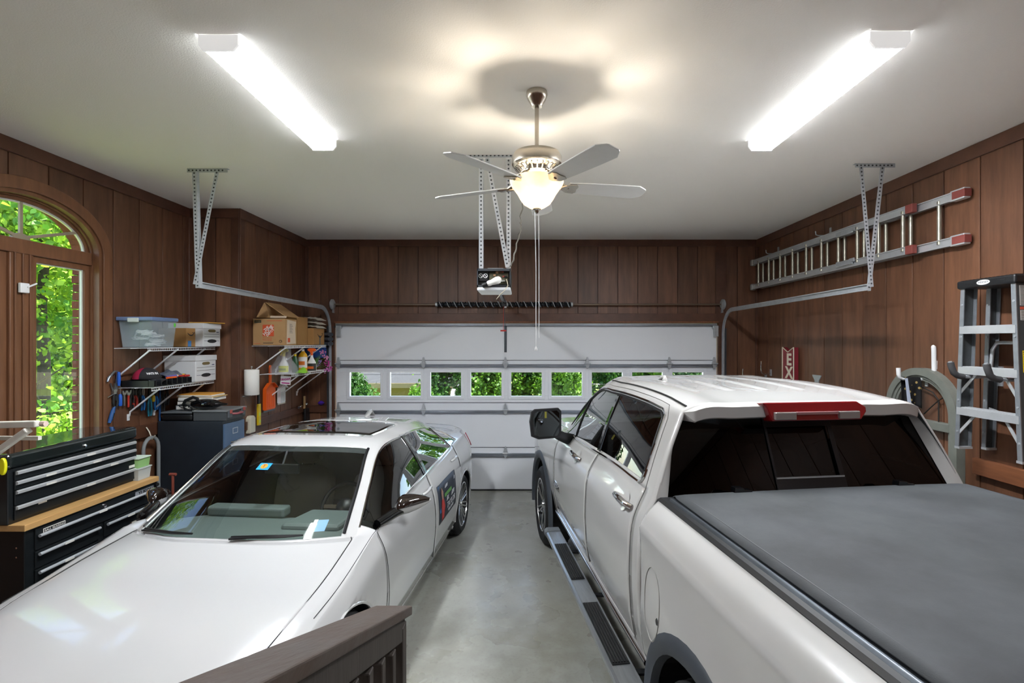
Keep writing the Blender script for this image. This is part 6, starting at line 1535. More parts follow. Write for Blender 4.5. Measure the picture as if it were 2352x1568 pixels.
for i, (x, y, z, c) in enumerate(heads):
    hv = V(x, y, z); MB().tube([c0, c0.lerp(hv, .5) + V(0, 0, .03), hv], .003, 5).build('stem', STEM, fw)
    mm = pm('petal_%d' % i, c, .6); hd_ = bpy.data.objects.new('flower_head', None); COL.objects.link(hd_); hd_.parent = fw; hd_.location = (0, 0, 0); MWI[hd_.name] = MWI[fw.name]
    for k in range(16):
        d = V(rg.gauss(0, 1), rg.gauss(0, 1), rg.gauss(0, 1)).normalized(); p = hv + d * rg.uniform(.015, .042); s_ = d.orthogonal().normalized() * .012; u_ = d.cross(s_)
        m_ = MB(); m_.add([p - s_, p + d * .012 - u_, p + s_ + d * .006, p + d * .016 + u_], [(0, 1, 2, 3)]); m_.build('petal', mm, hd_, solid=.0015)
for k in range(5):
    a = rg.uniform(-.6, .6); q = c0 + V(.03 * k - .04, -.02, .12 + .02 * k); m_ = MB().add([c0, c0.lerp(q, .5) + V(.012, 0, .01), q, c0.lerp(q, .5) - V(.012, 0, 0)], [(0, 1, 2, 3)]); m_.build('leaf', STEM, fw, solid=.001)
# ---- things on the narrow wall below
pt = thing('paper_towel_roll', 'white paper towel roll on a wire holder at the wall corner', 'paper towel', (XB + .09, YB + .07, 1.56))
px_, py_ = XB + .10, YB + .065
MB().lathe([(.02, 0), (.074, 0), (.077, .004), (.077, .281), (.074, .285), (.02, .285), (.02, 0)], 28, (px_, py_, 1.575)).build('paper_roll', PAPER, pt, smooth=40)
MB().tube([(XB + .005, py_ - .05, 1.56), (px_, py_, 1.563), (px_, py_, 1.885)], .004, 6).lathe([(0, .012), (.01, .006), (.01, -.004), (0, -.01)], 8, (px_, py_, 1.89)).tube([(XB + .004, py_ + .06, 1.60), (XB + .004, py_ + .06, 1.82)], .004, 6).build('wire_holder', GALV, pt)
def wallpt(px, py, off=.03): return on_x(px, py, XB + off)
# orange shovel-dustpan and white dustpan
q = wallpt(612, 905); od = thing('orange_dustpan', 'bright orange dustpan hung on the wall beside the paper towels', 'dustpan', (XB + .05, q.y, q.z - .25))
def dustpan(parent, yc, zc, w, h, hl, m, m2, name):
    prof = [(-.30, .42), (-.16, .50), (.16, .50), (.30, .42), (.5, .30), (.5, -.46), (.42, -.5), (-.42, -.5), (-.5, -.46), (-.5, .30)]
    P0 = [(yc - a * w, zc + b * h) for a, b in prof]
    MB().prism([(-y, z) for y, z in P0], (XB + .022, 0, 0), (0, -1, 0), (0, 0, 1), (1, 0, 0), 0, .006).build(name, m, parent)
    r_ = MB()
    for (a, b), (c, d) in zip(P0[-4:] + P0[:6], P0[-3:] + P0[:6] + P0[6:7]):
        pass
    for (a, b), (c, d) in zip(P0[9:] + P0[:5], P0[:6]): r_.bar((XB + .045, a, b), (XB + .045, c, d), .006, .045, (1, 0, 0))
    r_.build('raised_edge', m, parent)
    for k in range(5): MB().bar((XB + .03, yc + w * (.32 - .16 * k), zc - h * .42), (XB + .03, yc + w * (.30 - .15 * k), zc + h * .1), .006, .006, (1, 0, 0)).build('rib', m, parent)
    MB().bx(XB + .02, XB + .032, yc - w * .45, yc + w * .45, zc - h * .56, zc - h * .5).build('lip', m2, parent)
    MB().prism([(-.022, 0), (.022, 0), (.018, hl * .9), (.012, hl), (-.012, hl), (-.018, hl * .9)], (XB + .025, yc, zc + h * .5), (0, 1, 0), (0, 0, 1), (1, 0, 0), 0, .022).build('handle', m2 if name == 'white_pan' else m, parent, bevel=.006)
dustpan(od, q.y + .08, 1.50, .30, .33, .22, ORANGEP, GREYP, 'pan')
q = wallpt(643, 905); wd = thing('white_dustpan', 'small white dustpan hung right of the orange one', 'dustpan', (XB + .05, q.y, 1.35))
dustpan(wd, q.y + .05, 1.50, .21, .24, .17, WHITEP, pm('cream_handle', '#cfc6b4', .5), 'white_pan')
q = wallpt(592, 935); lv = thing('spirit_level', 'yellow spirit level hanging on end below the paper towels', 'level', (XB + .03, q.y, 1.17))
MB().bx(XB + .032, XB + .055, q.y - .028, q.y + .028, 1.19, 1.44).build('level_body', YELP, lv, bevel=.003); MB().bx(XB + .055, XB + .057, q.y - .02, q.y + .02, 1.30, 1.34).bx(XB + .055, XB + .057, q.y - .02, q.y + .02, 1.22, 1.25).build('vial', pm('vial_green', '#c8d84a', .3), lv)
mt_ = MB().bx(XB + .032, XB + .05, q.y - .02, q.y + .02, 1.441, 1.60).build('strap', BLACKP, lv, bevel=.006)
q = wallpt(572, 975); cb = thing('charger_box', 'cream plastic charger box on the narrow wall beside the filing cabinet', 'charger', (XB + .04, q.y, q.z - .1)); MB().prism([(-.06, -.1), (.06, -.1), (.06, .07), (.03, .1), (-.03, .1), (-.06, .07)], (XB + .001, q.y + .03, q.z), (0, 1, 0), (0, 0, 1), (1, 0, 0), 0, .06).build('case', pm('cream_plastic', '#ddd5c0', .5), cb, bevel=.012)
q = at(656, 871, y2 + .30); ps = thing('bumper_sticker_sign', 'small white and magenta lettered plate hanging from the lower shelf edge', 'sign', (q.x, q.y, q.z - .06)); MB().box((q.x, q.y, q.z - .012), (.125, .004, .105), Matrix.Rotation(R(4), 3, 'Y')).build('plate', WHITEP, ps); MAG = pm('magenta_print', '#b0247e', .5); text('plate_lettering', "DRAGAN'S", .035, MAG, ps, (q.x, q.y - .003, q.z + .0), (1, 0, .07), (-.07, 0, 1), .0004, sx=.72, bold=.0015); MB().box((q.x, q.y - .0025, q.z - .045), (.1, .001, .014), Matrix.Rotation(R(4), 3, 'Y')).build('plate_stripe', MAG, ps)
q = wallpt(697, 935); br = thing('hand_brush', 'wood handled black bristle brush hanging in the corner by the door', 'brush', (XB + .04, q.y, q.z - .2)); MB().bx(XB + .035, XB + .055, q.y - .02, q.y + .02, q.z - .02, q.z + .16).build('handle', pm('pale_wood', '#c9a878', .5), br, bevel=.006); MB().bx(XB + .032, XB + .065, q.y - .01, q.y + .14, q.z - .24, q.z - .022).build('bristles', BLACKP, br, bevel=.01)
q = wallpt(690, 932); tp = thing('wall_tap', 'chrome wall tap in the far left corner', 'tap', (XB + .04, q.y, q.z - .03)); MB().tube([(XB + .031, q.y + .02, q.z), (XB + .07, q.y - .14, q.z - .005)], .016, 10).tube([(XB + .031, q.y + .2, q.z + .01), (XB + .06, q.y + .14, q.z + .012)], .015, 10).build('pipe', CHROME, tp, smooth=50); MB().lathe([(0, 0), (.03, 0), (.03, .012), (0, .014)], 12, (XB + .07, q.y - .14, q.z + .006)).build('tap_handle', CHROME, tp)
q = on_z(733, 950, 1.25); pu = at(733, 950, YD - .12); vs = thing('purple_ball', 'shiny purple ball on the ledge left of the garage door', 'ball', (pu.x, YD - .05, 1.25)); MB().lathe([(0, -.035), (.03, -.026), (.05, 0), (.03, .026), (0, .035)], 16, (pu.x, YD - .05, 1.288)).build('ball', pm('purple_gloss', '#4a2a9c', .15, coat=1), vs, smooth=60)
# ---- filing cabinet and what lies on it
fx0, fx1, fy0, fy1, fz = XL + .05, XL + .70, 5.09, 5.47, 1.372
fc = thing('filing_cabinet', 'tall steel filing cabinet with blue grey drawer fronts by the wall corner', 'cabinet', ((fx0 + fx1) / 2, (fy0 + fy1) / 2, 0))
CABS = pm('black_cabinet_steel', '#1f242a', .38, var=(5, .5, '#2c333b'), bump=(3, .15, .01)); CABF = pm('blue_grey_drawer', '#5d7491', .4, .1, var=(4, .3, '#546a86'))
MB().bx(fx0, fx1, fy0, fy1, .02, fz).build('cabinet_body', CABS, fc, bevel=.004)
for k in range(4):
    z0_ = .05 + .325 * k; dr = MB().bx(fx1 + .001, fx1 + .022, fy0 + .012, fy1 - .012, z0_, z0_ + .315).build('drawer', CABF, fc, bevel=.003); ym = (fy0 + fy1) / 2
    lh = MB()
    for a, b, c, d in ((-.045, .045, .045, .05), (-.045, .045, -.008, -.003), (-.045, -.04, -.003, .045), (.04, .045, -.003, .045)): lh.bx(fx1 + .023, fx1 + .027, ym + a, ym + b, z0_ + .205 + c, z0_ + .205 + d)
    lh.build('label_holder', ALU, dr); MB().bx(fx1 + .0225, fx1 + .024, ym - .04, ym + .04, z0_ + .202, z0_ + .25).build('label_card', CABF, dr)
    MB().tube([(fx1 + .022, ym - .075, z0_ + .115), (fx1 + .045, ym - .06, z0_ + .115), (fx1 + .045, ym + .06, z0_ + .125), (fx1 + .022, ym + .075, z0_ + .125)], .010, 8).build('handle', CHROME, dr, smooth=50)
tz_ = fz + .001
c1 = thing('black_case', 'flat black carrying case on the left end of the filing cabinet', 'case', (fx0 + .16, 5.28, tz_)); MB().bx(fx0 + .02, fx0 + .33, 5.11, 5.46, tz_, tz_ + .075).build('case_body', BLACKP, c1, bevel=.025, segs=3); MB().bx(fx0 + .015, fx0 + .335, 5.105, 5.465, tz_ + .075, tz_ + .092).build('case_lid', GREYP, c1, bevel=.008)
c2 = thing('tool_case', 'grey plastic tool case with red latches on the filing cabinet', 'case', (fx1 - .15, 5.28, tz_)); MB().bx(fx0 + .345, fx1 + .03, 5.11, 5.47, tz_, tz_ + .088).build('case_body', pm('dark_grey_case', '#474a4c', .5), c2, bevel=.006); MB().bx(fx0 + .34, fx1 + .04, 5.10, 5.475, tz_ + .09, tz_ + .108).build('case_lid', pm('mid_grey_case', '#7c7f80', .5), c2, bevel=.005)
for yy in (5.16, 5.40): l_ = MB().bx(fx1 + .031, fx1 + .048, yy - .025, yy + .025, tz_ + .03, tz_ + .10).build('latch_frame', GREYP, c2); MB().bx(fx1 + .0485, fx1 + .056, yy - .02, yy + .02, tz_ + .07, tz_ + .108).build('latch', pm('faded_red_latch', '#b4564e', .5), l_, bevel=.004)
MB().tube([(fx1 + .035, 5.21, tz_ + .06), (fx1 + .075, 5.23, tz_ + .06), (fx1 + .08, 5.28, tz_ + .062), (fx1 + .075, 5.33, tz_ + .06), (fx1 + .035, 5.35, tz_ + .06)], .011, 8).build('handle', pm('faded_red_handle', '#a35a5e', .5), c2, smooth=60)
zz = tz_ + .094
for k, (lab, w, h, m) in enumerate((('grey ring binder at the bottom of the stack on the black case', .30, .05, GREYP), ('black ring binder in the stack on the black case', .29, .045, BLACKP), ('thick bundle of white papers in the stack on the cabinet', .36, .035, PAPER), ('flat manila folder near the top of the paper stack', .40, .006, pm('manila', '#d9b878', .7)), ('white magazine in the paper stack on the cabinet', .36, .014, PAPER), ('orange manila envelope on top of the paper stack', .34, .010, pm('manila_orange', '#d79a3c', .7)))):
    t = thing('paper_stack_item', lab, 'binder' if k < 2 else 'papers', (fx0 + .3, 5.36, zz), group='stack on the filing cabinet'); x0 = fx0 + .09 + .012 * (k % 3)
    sh_b = MB().bx(x0, x0 + w, 5.22 + .01 * (k % 2), 5.46, zz, zz + h).build('cover' if k < 2 else 'sheets', m, t, bevel=min(.004, h * .3))
    if k == 0 or k == 1: MB().bx(x0 + .01, x0 + w - .01, 5.2195, 5.235, zz + .008, zz + h - .008).build('page_block', PAPER, t)
    zz += h + .001
hvx = fx0 + .33
hv = thing('hand_vacuum', 'black handheld vacuum lying on the grey tool case', 'vacuum', (hvx + .15, 5.17, tz_ + .109)); P = []
for k in range(13):
    t = k / 12; r_ = (.035 + .035 * math.sin(math.pi * min(1, t * 1.25)) ** .8) * (1 if t < .7 else 1 - .75 * (t - .7) / .3)
    P.append([(hvx - .03 + .36 * t, 5.165 + r_ * .85 * math.cos(a), tz_ + .11 + .056 + r_ * .78 * math.sin(a)) for a in np.linspace(0, 2 * math.pi, 17)[:-1]])
m_ = MB().grid(P, cv=True); m_.f.append(tuple(range(16))); m_.f.append(tuple(12 * 16 + i for i in range(15, -1, -1))); m_.build('vacuum_body', BLACKG, hv, smooth=60)
MB().tube([(hvx + .03, 5.165, tz_ + .215), (hvx - .02, 5.165, tz_ + .235), (hvx - .10, 5.165, tz_ + .20), (hvx - .12, 5.165, tz_ + .16)], .016, 8).build('vacuum_handle', BLACKP, hv, smooth=60)
cdp = [(hvx - .1 + .05 * math.cos(k * .9) + .01 * k * .3, 5.14 + .02 * math.sin(k * 1.3), tz_ + .10 + .035 + .03 * math.sin(k * .7)) for k in range(22)]
MB().tube(cdp, .005, 6).build('vacuum_cord', BLACKP, hv, smooth=60)
# ---- lower shelf on the left: tray, cap, odds and ends
tr_ = thing('organiser_tray', 'black plastic organiser tray with compartments on the lower left shelf', 'tray', (XL + .16, 4.9, zl)); x0, x1, ya, yb = XL + .01, XL + .315, 4.68, 5.21
MB().bx(x0, x1, ya, yb, zl + .003, zl + .010).build('tray_base', BLACKP, tr_); 
for a in ((x0, x1, ya, ya + .006), (x0, x1, yb - .006, yb), (x0, x0 + .006, ya, yb)): MB().bx(*a, zl + .01, zl + .062).build('tray_wall', BLACKP, tr_)
for k in range(7): MB().bx(x1 - .05, x1, ya + .02 + .072 * k, ya + .032 + .072 * k, zl + .01, zl + .066).build('compartment_wall', BLACKP, tr_)
MB().bx(x1 - .055, x1 - .05, ya, yb, zl + .01, zl + .064).build('tray_wall', pm('tray_grey_blue', '#7c8494', .5), tr_)
cp = thing('baseball_cap', 'black and red baseball cap with white lettering on the lower left shelf', 'cap', (XL + .15, 4.83, zl + .066)); cc = V(XL + .13, 4.84, zl + .068)
P = [[cc + V(.115 * math.cos(a) * math.cos(b), .10 * math.cos(b) * math.sin(a), .105 * math.sin(b)) for a in np.linspace(0, 2 * math.pi, 25)[:-1]] for b in np.linspace(0, math.pi / 2 * .97, 8)]
CAPB = pm('charcoal_cotton', '#2a292c', .9); CAPR = pm('crimson_cotton', '#b01c48', .85)
MB().grid(P, cv=True).build('crown', CAPB, cp, smooth=60, solid=.003)
P = [[cc + V(.1205 * math.cos(a) * math.cos(b), .1055 * math.cos(b) * math.sin(a), .1105 * math.sin(b)) for a in np.linspace(math.pi * .9, math.pi * 1.5, 10)] for b in np.linspace(0.02, 1.3, 7)]
MB().grid(P).build('red_panel', CAPR, cp, smooth=60)
P = [[cc + V(.10 + .085 * t, .085 * (1 - .35 * t * t) * s_, .012 - .02 * t - .018 * s_ * s_) for s_ in np.linspace(-1, 1, 11)] for t in np.linspace(0, 1, 5)]
MB().grid(P).build('brim', CAPB, cp, smooth=60, solid=.003)
text('cap_lettering', 'HATS IN', .030, WHITEP, cp, cc + V(.098, -.062, .055), (.62, .78, 0), (-.4, -.2, 1), .0006, sx=.8, bold=.001)
cl = thing('crumpled_cloth', 'crumpled dark blue and grey cloth behind the cap on the shelf', 'cloth', (XL + .15, 5.12, zl + .07)); P = []
for i in range(15):
    row = []
    for j in range(13):
        a, b = i / 14 * 2 - 1, j / 12 * 2 - 1; h = .085 * max(0, 1 - .7 * a * a - .6 * b * b) * (.7 + .3 * math.sin(6 * a + 3) * math.cos(7 * b)); row.append((XL + .15 + .12 * a, 5.13 + .095 * b, zl + .064 + h))
    P.append(row)
MB().grid(P).build('folds', pm('navy_grey_cloth', '#3a445c', .85, var=(12, .9, '#787c86')), cl, smooth=60, solid=.003)
def stick(name, label, cat, p, q, r_, m, tip=None):
    t = thing(name, label, cat, p); p = Vector(p); q = Vector(q); MB().tube([p, q], r_, 8).build('shaft', m, t, smooth=60)
    if tip: MB().tube([q, q + (q - p).normalized() * .025], [r_, .002], 8).build('tip', tip, t)
PW = pm('pencil_wood', '#d8b07a', .6)
stick('marker_pen', 'purple marker lying behind the cap', 'marker', (XL + .25, 4.93, zl + .078), (XL + .28, 5.03, zl + .085), .013, pm('purple_barrel', '#6a63b0', .4), WHITEP)
stick('carpenter_pencil', 'red pencil on the organiser tray', 'pencil', (XL + .27, 5.03, zl + .078), (XL + .285, 5.17, zl + .08), .009, REDP, PW)
stick('carpenter_pencil', 'red and yellow pencil beside the red one', 'pencil', (XL + .24, 5.06, zl + .082), (XL + .25, 5.19, zl + .088), .009, YELP, BLACKP)
stick('box_cutter', 'orange box cutter at the front of the tray', 'knife', (XL + .292, 4.88, zl + .074), (XL + .298, 5.0, zl + .074), .010, ORANGEP, GREYP)
stick('tape_measure_strap', 'red plastic clip at the far front of the tray', 'clip', (XL + .29, 5.13, zl + .076), (XL + .295, 5.2, zl + .076), .011, REDP)
# ---- tools hung below the shelf
def tool(px, ya, yb, kind, label, m1, m2, w=.02, cat='tool', off=.035):
    X = XL + off; p = on_x(px, ya, X); q = on_x(px, yb, X); t = thing(kind, label, cat, (X, p.y, q.z), group='hand tools hanging on the left wall'); y = p.y; zt, zb = p.z, q.z; L = zt - zb
    if kind == 'pliers':
        for s_ in (-1, 1):
            MB().tube([(X, y + s_ * .006, zt - .34 * L), (X, y + s_ * .02, zt - .55 * L), (X, y + s_ * .022, zt - .8 * L), (X, y + s_ * .014, zb)], [.006, .010, .011, .008], 8).build('grip', m1, t, smooth=60)
            MB().prism([(s_ * .001, zt), (s_ * .008, zt), (s_ * .016, zt - .2 * L), (s_ * .012, zt - .34 * L), (s_ * -.004, zt - .36 * L)], (X, y, 0), (0, 1, 0), (0, 0, 1), (1, 0, 0), -.006 + .002 * s_, .006 + .002 * s_).build('jaw', m2, t)
    elif kind == 'screwdriver':
        MB().lathe([(0, 0), (.014, .004), (.017, .02), (.016, .5 * L), (.010, .58 * L), (.009, .6 * L), (0, .6 * L)], 10, (X, y, zb)).build('handle', m1, t, smooth=40); MB().tube([(X, y, zb + .58 * L), (X, y, zt)], .0035, 6).build('blade', m2, t)
    elif kind == 'adjustable_wrench':
        MB().prism([(-.009, zb), (.009, zb), (.010, zt - .3 * L), (-.010, zt - .3 * L)], (X, y, 0), (0, 1, 0), (0, 0, 1), (1, 0, 0), -.005, .005).build('handle', m1, t, bevel=.003)
        MB().prism([(-.010, zt - .3 * L), (.010, zt - .3 * L), (.026, zt - .16 * L), (.03, zt), (.014, zt - .02 * L), (.010, zt - .13 * L), (-.006, zt - .13 * L), (-.012, zt), (-.026, zt - .04 * L), (-.022, zt - .2 * L)], (X, y, 0), (0, 1, 0), (0, 0, 1), (1, 0, 0), -.006, .006).build('jaw', m2, t)
    elif kind == 'pry_bar': MB().tube([(X, y, zb), (X, y, zt - .1 * L), (X + .02, y + .015, zt)], [.009, .009, .006], 8).build('bar', m1, t, smooth=60)
    elif kind == 'utility_knife':
        MB().tube([(X, y + .03, zt), (X, y + .01, zt - .3 * L), (X, y - .01, zt - .7 * L), (X, y - .03, zb)], [.010, .018, .018, .012], 8).build('handle', m1, t, smooth=50); MB().bar((X + .016, y + .005, zt - .4 * L), (X + .016, y - .01, zt - .7 * L), .012, .006).build('slider', m2, t)
    return t
STEEL = pm('tool_steel', '#9a9da0', .3, .9); DK = pm('dark_tool_steel', '#4a4c4e', .4, .8); BLKG = pm('black_grip', '#1c1d1f', .6); REDG = pm('red_grip', '#c23a2c', .5); BLUG = pm('blue_grip', '#1c78c8', .45); TEALG = pm('teal_grip', '#1f7c92', .5); DBL = pm('dark_blue_grip', '#1b4f8a', .5)
tool(265, 880, 935, 'pliers', 'black handled pliers furthest left under the shelf', BLKG, STEEL)
tool(276, 886, 933, 'screwdriver', 'screwdriver with thick bright blue handle under the shelf', BLUEP, STEEL)
tool(285, 897, 932, 'adjustable_wrench', 'plain chrome adjustable wrench under the shelf', STEEL, STEEL)
tool(295, 896, 935, 'adjustable_wrench', 'adjustable wrench with red handle', REDG, STEEL)
tool(303, 890, 937, 'pliers', 'black pliers between the red wrench and the red pliers', BLKG, DK)
tool(311, 892, 937, 'pliers', 'dark pliers with red grips', REDG, DK)
tool(320, 890, 938, 'pliers', 'black pliers left of the blue handled ones', BLKG, DK)
tool(328, 889, 942, 'pliers', 'pliers with bright blue grips in the middle of the row', BLUG, STEEL)
tool(344, 890, 955, 'pliers', 'long teal handled tongue and groove pliers', TEALG, DK)
tool(352, 897, 923, 'screwdriver', 'small screwdriver with yellow handle', YELP, STEEL)
tool(359, 892, 941, 'pliers', 'pliers with blue grips right of the yellow screwdriver', BLUG, DK)
tool(367, 888, 966, 'pry_bar', 'long dark blue pry bar at the right of the tool row', DBL, DK)
tool(374, 886, 945, 'pliers', 'black pliers right of the pry bar', BLKG, DK)
tool(384, 884, 930, 'pliers', 'short black pliers behind the last shelf bracket', BLKG, DK)
tool(257, 934, 970, 'utility_knife', 'dark blue utility knife hung alone above the tool chest', DBL, BLKG)
q = on_x(272, 868, XL + .04); hs_ = thing('hacksaw', 'hacksaw with blue handle and steel frame at the shelf end', 'saw', (XL + .04, q.y, q.z - .1)); MB().tube([(XL + .04, q.y + .004, q.z - .07), (XL + .045, q.y, q.z), (XL + .04, q.y + .004, q.z + .055)], [.012, .015, .011], 8).build('handle', BLUEP, hs_, smooth=60); MB().tube([(XL + .035, q.y, q.z + .06), (XL + .035, q.y - .04, q.z + .065), (XL + .035, q.y - .10, q.z + .01), (XL + .035, q.y - .115, q.z - .025)], [.008, .010, .012, .008], 8).build('frame', STEEL, hs_, smooth=60); MB().bar((XL + .035, q.y - .005, q.z + .05), (XL + .035, q.y - .03, q.z - .09), .012, .002, (1, 0, 0)).build('blade', STEEL, hs_)
q = on_x(258, 895, XL + .03); sq = thing('wall_clamp', 'chrome clamp hanging left of the tool row', 'clamp', (XL + .03, q.y, q.z - .1)); MB().bar((XL + .03, q.y - .02, q.z + .06), (XL + .03, q.y + .03, q.z - .08), .014, .008, (1, 0, 0)).bar((XL + .04, q.y - .06, q.z - .06), (XL + .04, q.y + .02, q.z - .03), .006, .006).bx(XL + .02, XL + .045, q.y, q.y + .03, q.z - .04, q.z).build('clamp_body', STEEL, sq); MB().tube([(XL + .04, q.y + .02, q.z - .05), (XL + .04, q.y + .028, q.z - .1)], .010, 8).build('clamp_grip', BLKG, sq)
# ---- tool chest and rolling cabinet
CH = pm('black_powder_coat', '#14181a', .32, spec=.5); HND = pm('satin_drawer_pull', '#c9ccce', .35, .4); TAG = pm('label_tape', '#dedcd4', .6)
cx1, cy0, cy1 = -3.27, on_x(17, 1000, -3.27).y, on_x(314, 1000, -3.27).y
tc_ = thing('tool_chest', 'black top tool chest with four long silver drawer pulls by the window', 'tool chest', ((XL + cx1) / 2, (cy0 + cy1) / 2, 1.012)); zc0, zc1 = 1.012, 1.462
MB().bx(XL + .06, cx1, cy0, cy1, zc0, zc1 - .10).build('chest_body', CH, tc_, bevel=.006)
MB().bx(XL + .055, cx1 + .006, cy0 - .005, cy1 + .005, zc1 - .098, zc1).build('lid', pm('gloss_black_lid', '#1c2222', .10, coat=1.0, spec=.9), tc_, bevel=.025, segs=4)
MB().lathe([(0, 0), (.014, 0), (.014, .006), (0, .008)], 14, (cx1 + .006, (cy0 + cy1) / 2 + .02, zc1 - .06), Matrix.Rotation(R(90), 3, 'Y')).build('lock', CHROME, tc_)
rg = random.Random(2)
for k, (za, zb) in enumerate(((zc0 + .275, zc0 + .335), (zc0 + .215, zc0 + .27), (zc0 + .115, zc0 + .21), (zc0 + .02, zc0 + .11))):
    dr = MB().bx(cx1 + .001, cx1 + .012, cy0 + .035, cy1 - .03, za, zb).build('drawer', CH, tc_, bevel=.003)
    MB().prism([(0, -.012), (.014, -.008), (.016, .008), (.004, .014), (0, .012)], (cx1 + .012, cy0 + .04, zb - .014), (1, 0, 0), (0, 0, 1), (0, 1, 0), 0, cy1 - cy0 - .075).build('drawer_pull', HND, dr)
    for f in ((.55,), (.25, .6), (.25, .75), (.55,))[k]: yy = cy0 + (cy1 - cy0) * f; MB().box((cx1 + .030, yy, zb - .014), (.002, .075, .014)).build('label_strip', TAG, dr)
for yy, zz in ((cy0 + .22, zc0 + .085), (cy1 - .07, zc0 + .13)): MB().box((cx1 + .0135, yy, zz), (.002, .06, .022)).build('label_strip', TAG, tc_)
rx1 = -3.19; ry0, ry1 = 3.225, 4.365
rc = thing('rolling_tool_cabinet', 'black rolling tool cabinet with wooden top under the tool chest', 'tool cabinet', ((XL + rx1) / 2, (ry0 + ry1) / 2, 0))
MB().bx(XL + .05, rx1, ry0, ry1, .12, .968).build('cabinet_body', CH, rc, bevel=.006)
BIRCH = pm('birch_worktop', '#caa26a', .45, var=(4, .7, '#b58a52'), grain=(6, .5, 6)); MB().bx(XL + .05, rx1 + .02, ry0 - .02, ry1 + .02, .970, 1.0115).build('wood_top', BIRCH, rc, bevel=.004)
for (za, zb, ya, yb) in ((.82, .955, ry0 + .06, ry1 - .03), (.70, .81, ry0 + .06, ry0 + .55), (.70, .81, ry0 + .60, ry1 - .03), (.58, .69, ry0 + .06, ry0 + .55), (.58, .69, ry0 + .60, ry1 - .03), (.40, .57, ry0 + .06, ry0 + .55), (.40, .57, ry0 + .60, ry1 - .03), (.16, .39, ry0 + .06, ry1 - .03)):
    dr = MB().bx(rx1 + .001, rx1 + .012, ya, yb, za, zb).build('drawer', CH, rc, bevel=.003); zp = zb - .045 if za > .8 else zb - .02
    MB().tube([(rx1 + .03, ya + .01, zp), (rx1 + .03, yb - .01, zp)], .011, 10).build('drawer_pull', pm('chrome_pull', '#d9dee4', .22, .45), dr, smooth=40)
    MB().box((rx1 + .042, (ya + yb) / 2 - .03, zp), (.002, .07, .014)).build('label_strip', TAG, dr)
MB().lathe([(0, 0), (.014, 0), (.014, .006), (0, .008)], 14, (rx1 + .012, (ry0 + ry1) / 2 + .03, .935), Matrix.Rotation(R(90), 3, 'Y')).build('lock', CHROME, rc)
pt_ = MB().box((rx1 + .014, ry1 - .14, .925), (.003, .20, .042)).build('maker_plate', pm('plate_silver', '#a9adb4', .4, .5), rc); text('maker_lettering', 'YUKON', .042, GAP, pt_, (rx1 + .0165, ry1 - .13, .925), (0, 1, 0), (0, 0, 1), .0004, sx=1.05, bold=.001)
pt_ = MB().box((rx1 + .014, ry0 + .19, .917), (.003, .16, .05)).build('feature_plate', TAG, rc); MB().box((rx1 + .0155, ry0 + .19, .917), (.002, .152, .042)).build('plate_field', CH, pt_); text('plate_lettering', 'BALL BEARING', .022, TAG, pt_, (rx1 + .0172, ry0 + .19, .926), (0, 1, 0), (0, 0, 1), .0003); text('plate_lettering', 'DRAWER SLIDES', .015, TAG, pt_, (rx1 + .0172, ry0 + .19, .906), (0, 1, 0), (0, 0, 1), .0003)
for yy in (ry0 + .1, ry1 - .1):
    for xx in (XL + .12, rx1 - .07): MB().tube([(xx - .02, yy, .055), (xx + .02, yy, .055)], .055, 16).bx(xx - .03, xx + .03, yy - .03, yy + .03, .09, .12).build('caster', BLACKP, rc)
for zz in (.86, .80): MB().lathe([(0, 0), (.006, 0), (.006, .003), (0, .004)], 10, (rx1 - .05, ry0 - .0005, zz), Matrix.Rotation(R(90), 3, 'X')).build('rivet', CHROME, rc)
MB().tube([(rx1 - .02, ry1 + .02, .93), (rx1 - .02, ry1 + .06, .93)], .014, 10).build('side_handle_knob', BLACKP, rc)
# plastic containers at the far end of the worktop
k1 = thing('plastic_container', 'clear plastic food container on the wooden top beside the tool chest', 'container', (-3.28, 4.29, 1.012)); tub(k1, -3.36, -3.22, 4.215, 4.36, 1.013, 1.105, .008, milky('clear_food_plastic', '#dfe6e2', .5), 'tub'); MB().bx(-3.366, -3.214, 4.21, 4.366, 1.105, 1.115).build('lid', milky('clear_lid', '#e6ecea', .6), k1, bevel=.003)
k2 = thing('plastic_container', 'green tinted plastic container stacked on the clear one', 'container', (-3.28, 4.29, 1.1155)); tub(k2, -3.355, -3.225, 4.22, 4.355, 1.1165, 1.19, .006, milky('green_food_plastic', '#a9d98c', .75), 'tub'); MB().bx(-3.36, -3.218, 4.215, 4.362, 1.19, 1.2).build('lid', pm('pale_green_lid', '#cfe0cc', .5), k2, bevel=.003)
# grey tube loop on a hook behind
q = on_x(340, 1002, XL + .06); tb = thing('grey_tube_loop', 'bent grey tube hanging on a hook between chest and filing cabinet', 'tube', (XL + .09, q.y, .5)); pts = [(XL + .09, q.y - .10, .45), (XL + .09, q.y - .10, q.z - .12)] + [(XL + .09, q.y - .10 * math.cos(R(a)), q.z - .12 + .11 * math.sin(R(a))) for a in range(20, 181, 20)] + [(XL + .09, q.y + .10, .45)]
MB().tube(pts, .017, 10).build('tube', pm('grey_conduit', '#8a8f90', .5), tb, smooth=60); hh = thing('tube_hook', 'small cream hook holding the bent grey tube', 'hook', (XL + .05, q.y, q.z)); MB().tube([(XL + .042, q.y, q.z + .09), (XL + .07, q.y, q.z + .05), (XL + .10, q.y, q.z - .03), (XL + .13, q.y, q.z + .01)], .006, 6).build('hook_rod', pm('cream_hook', '#d8d2c0', .5), hh, smooth=60)
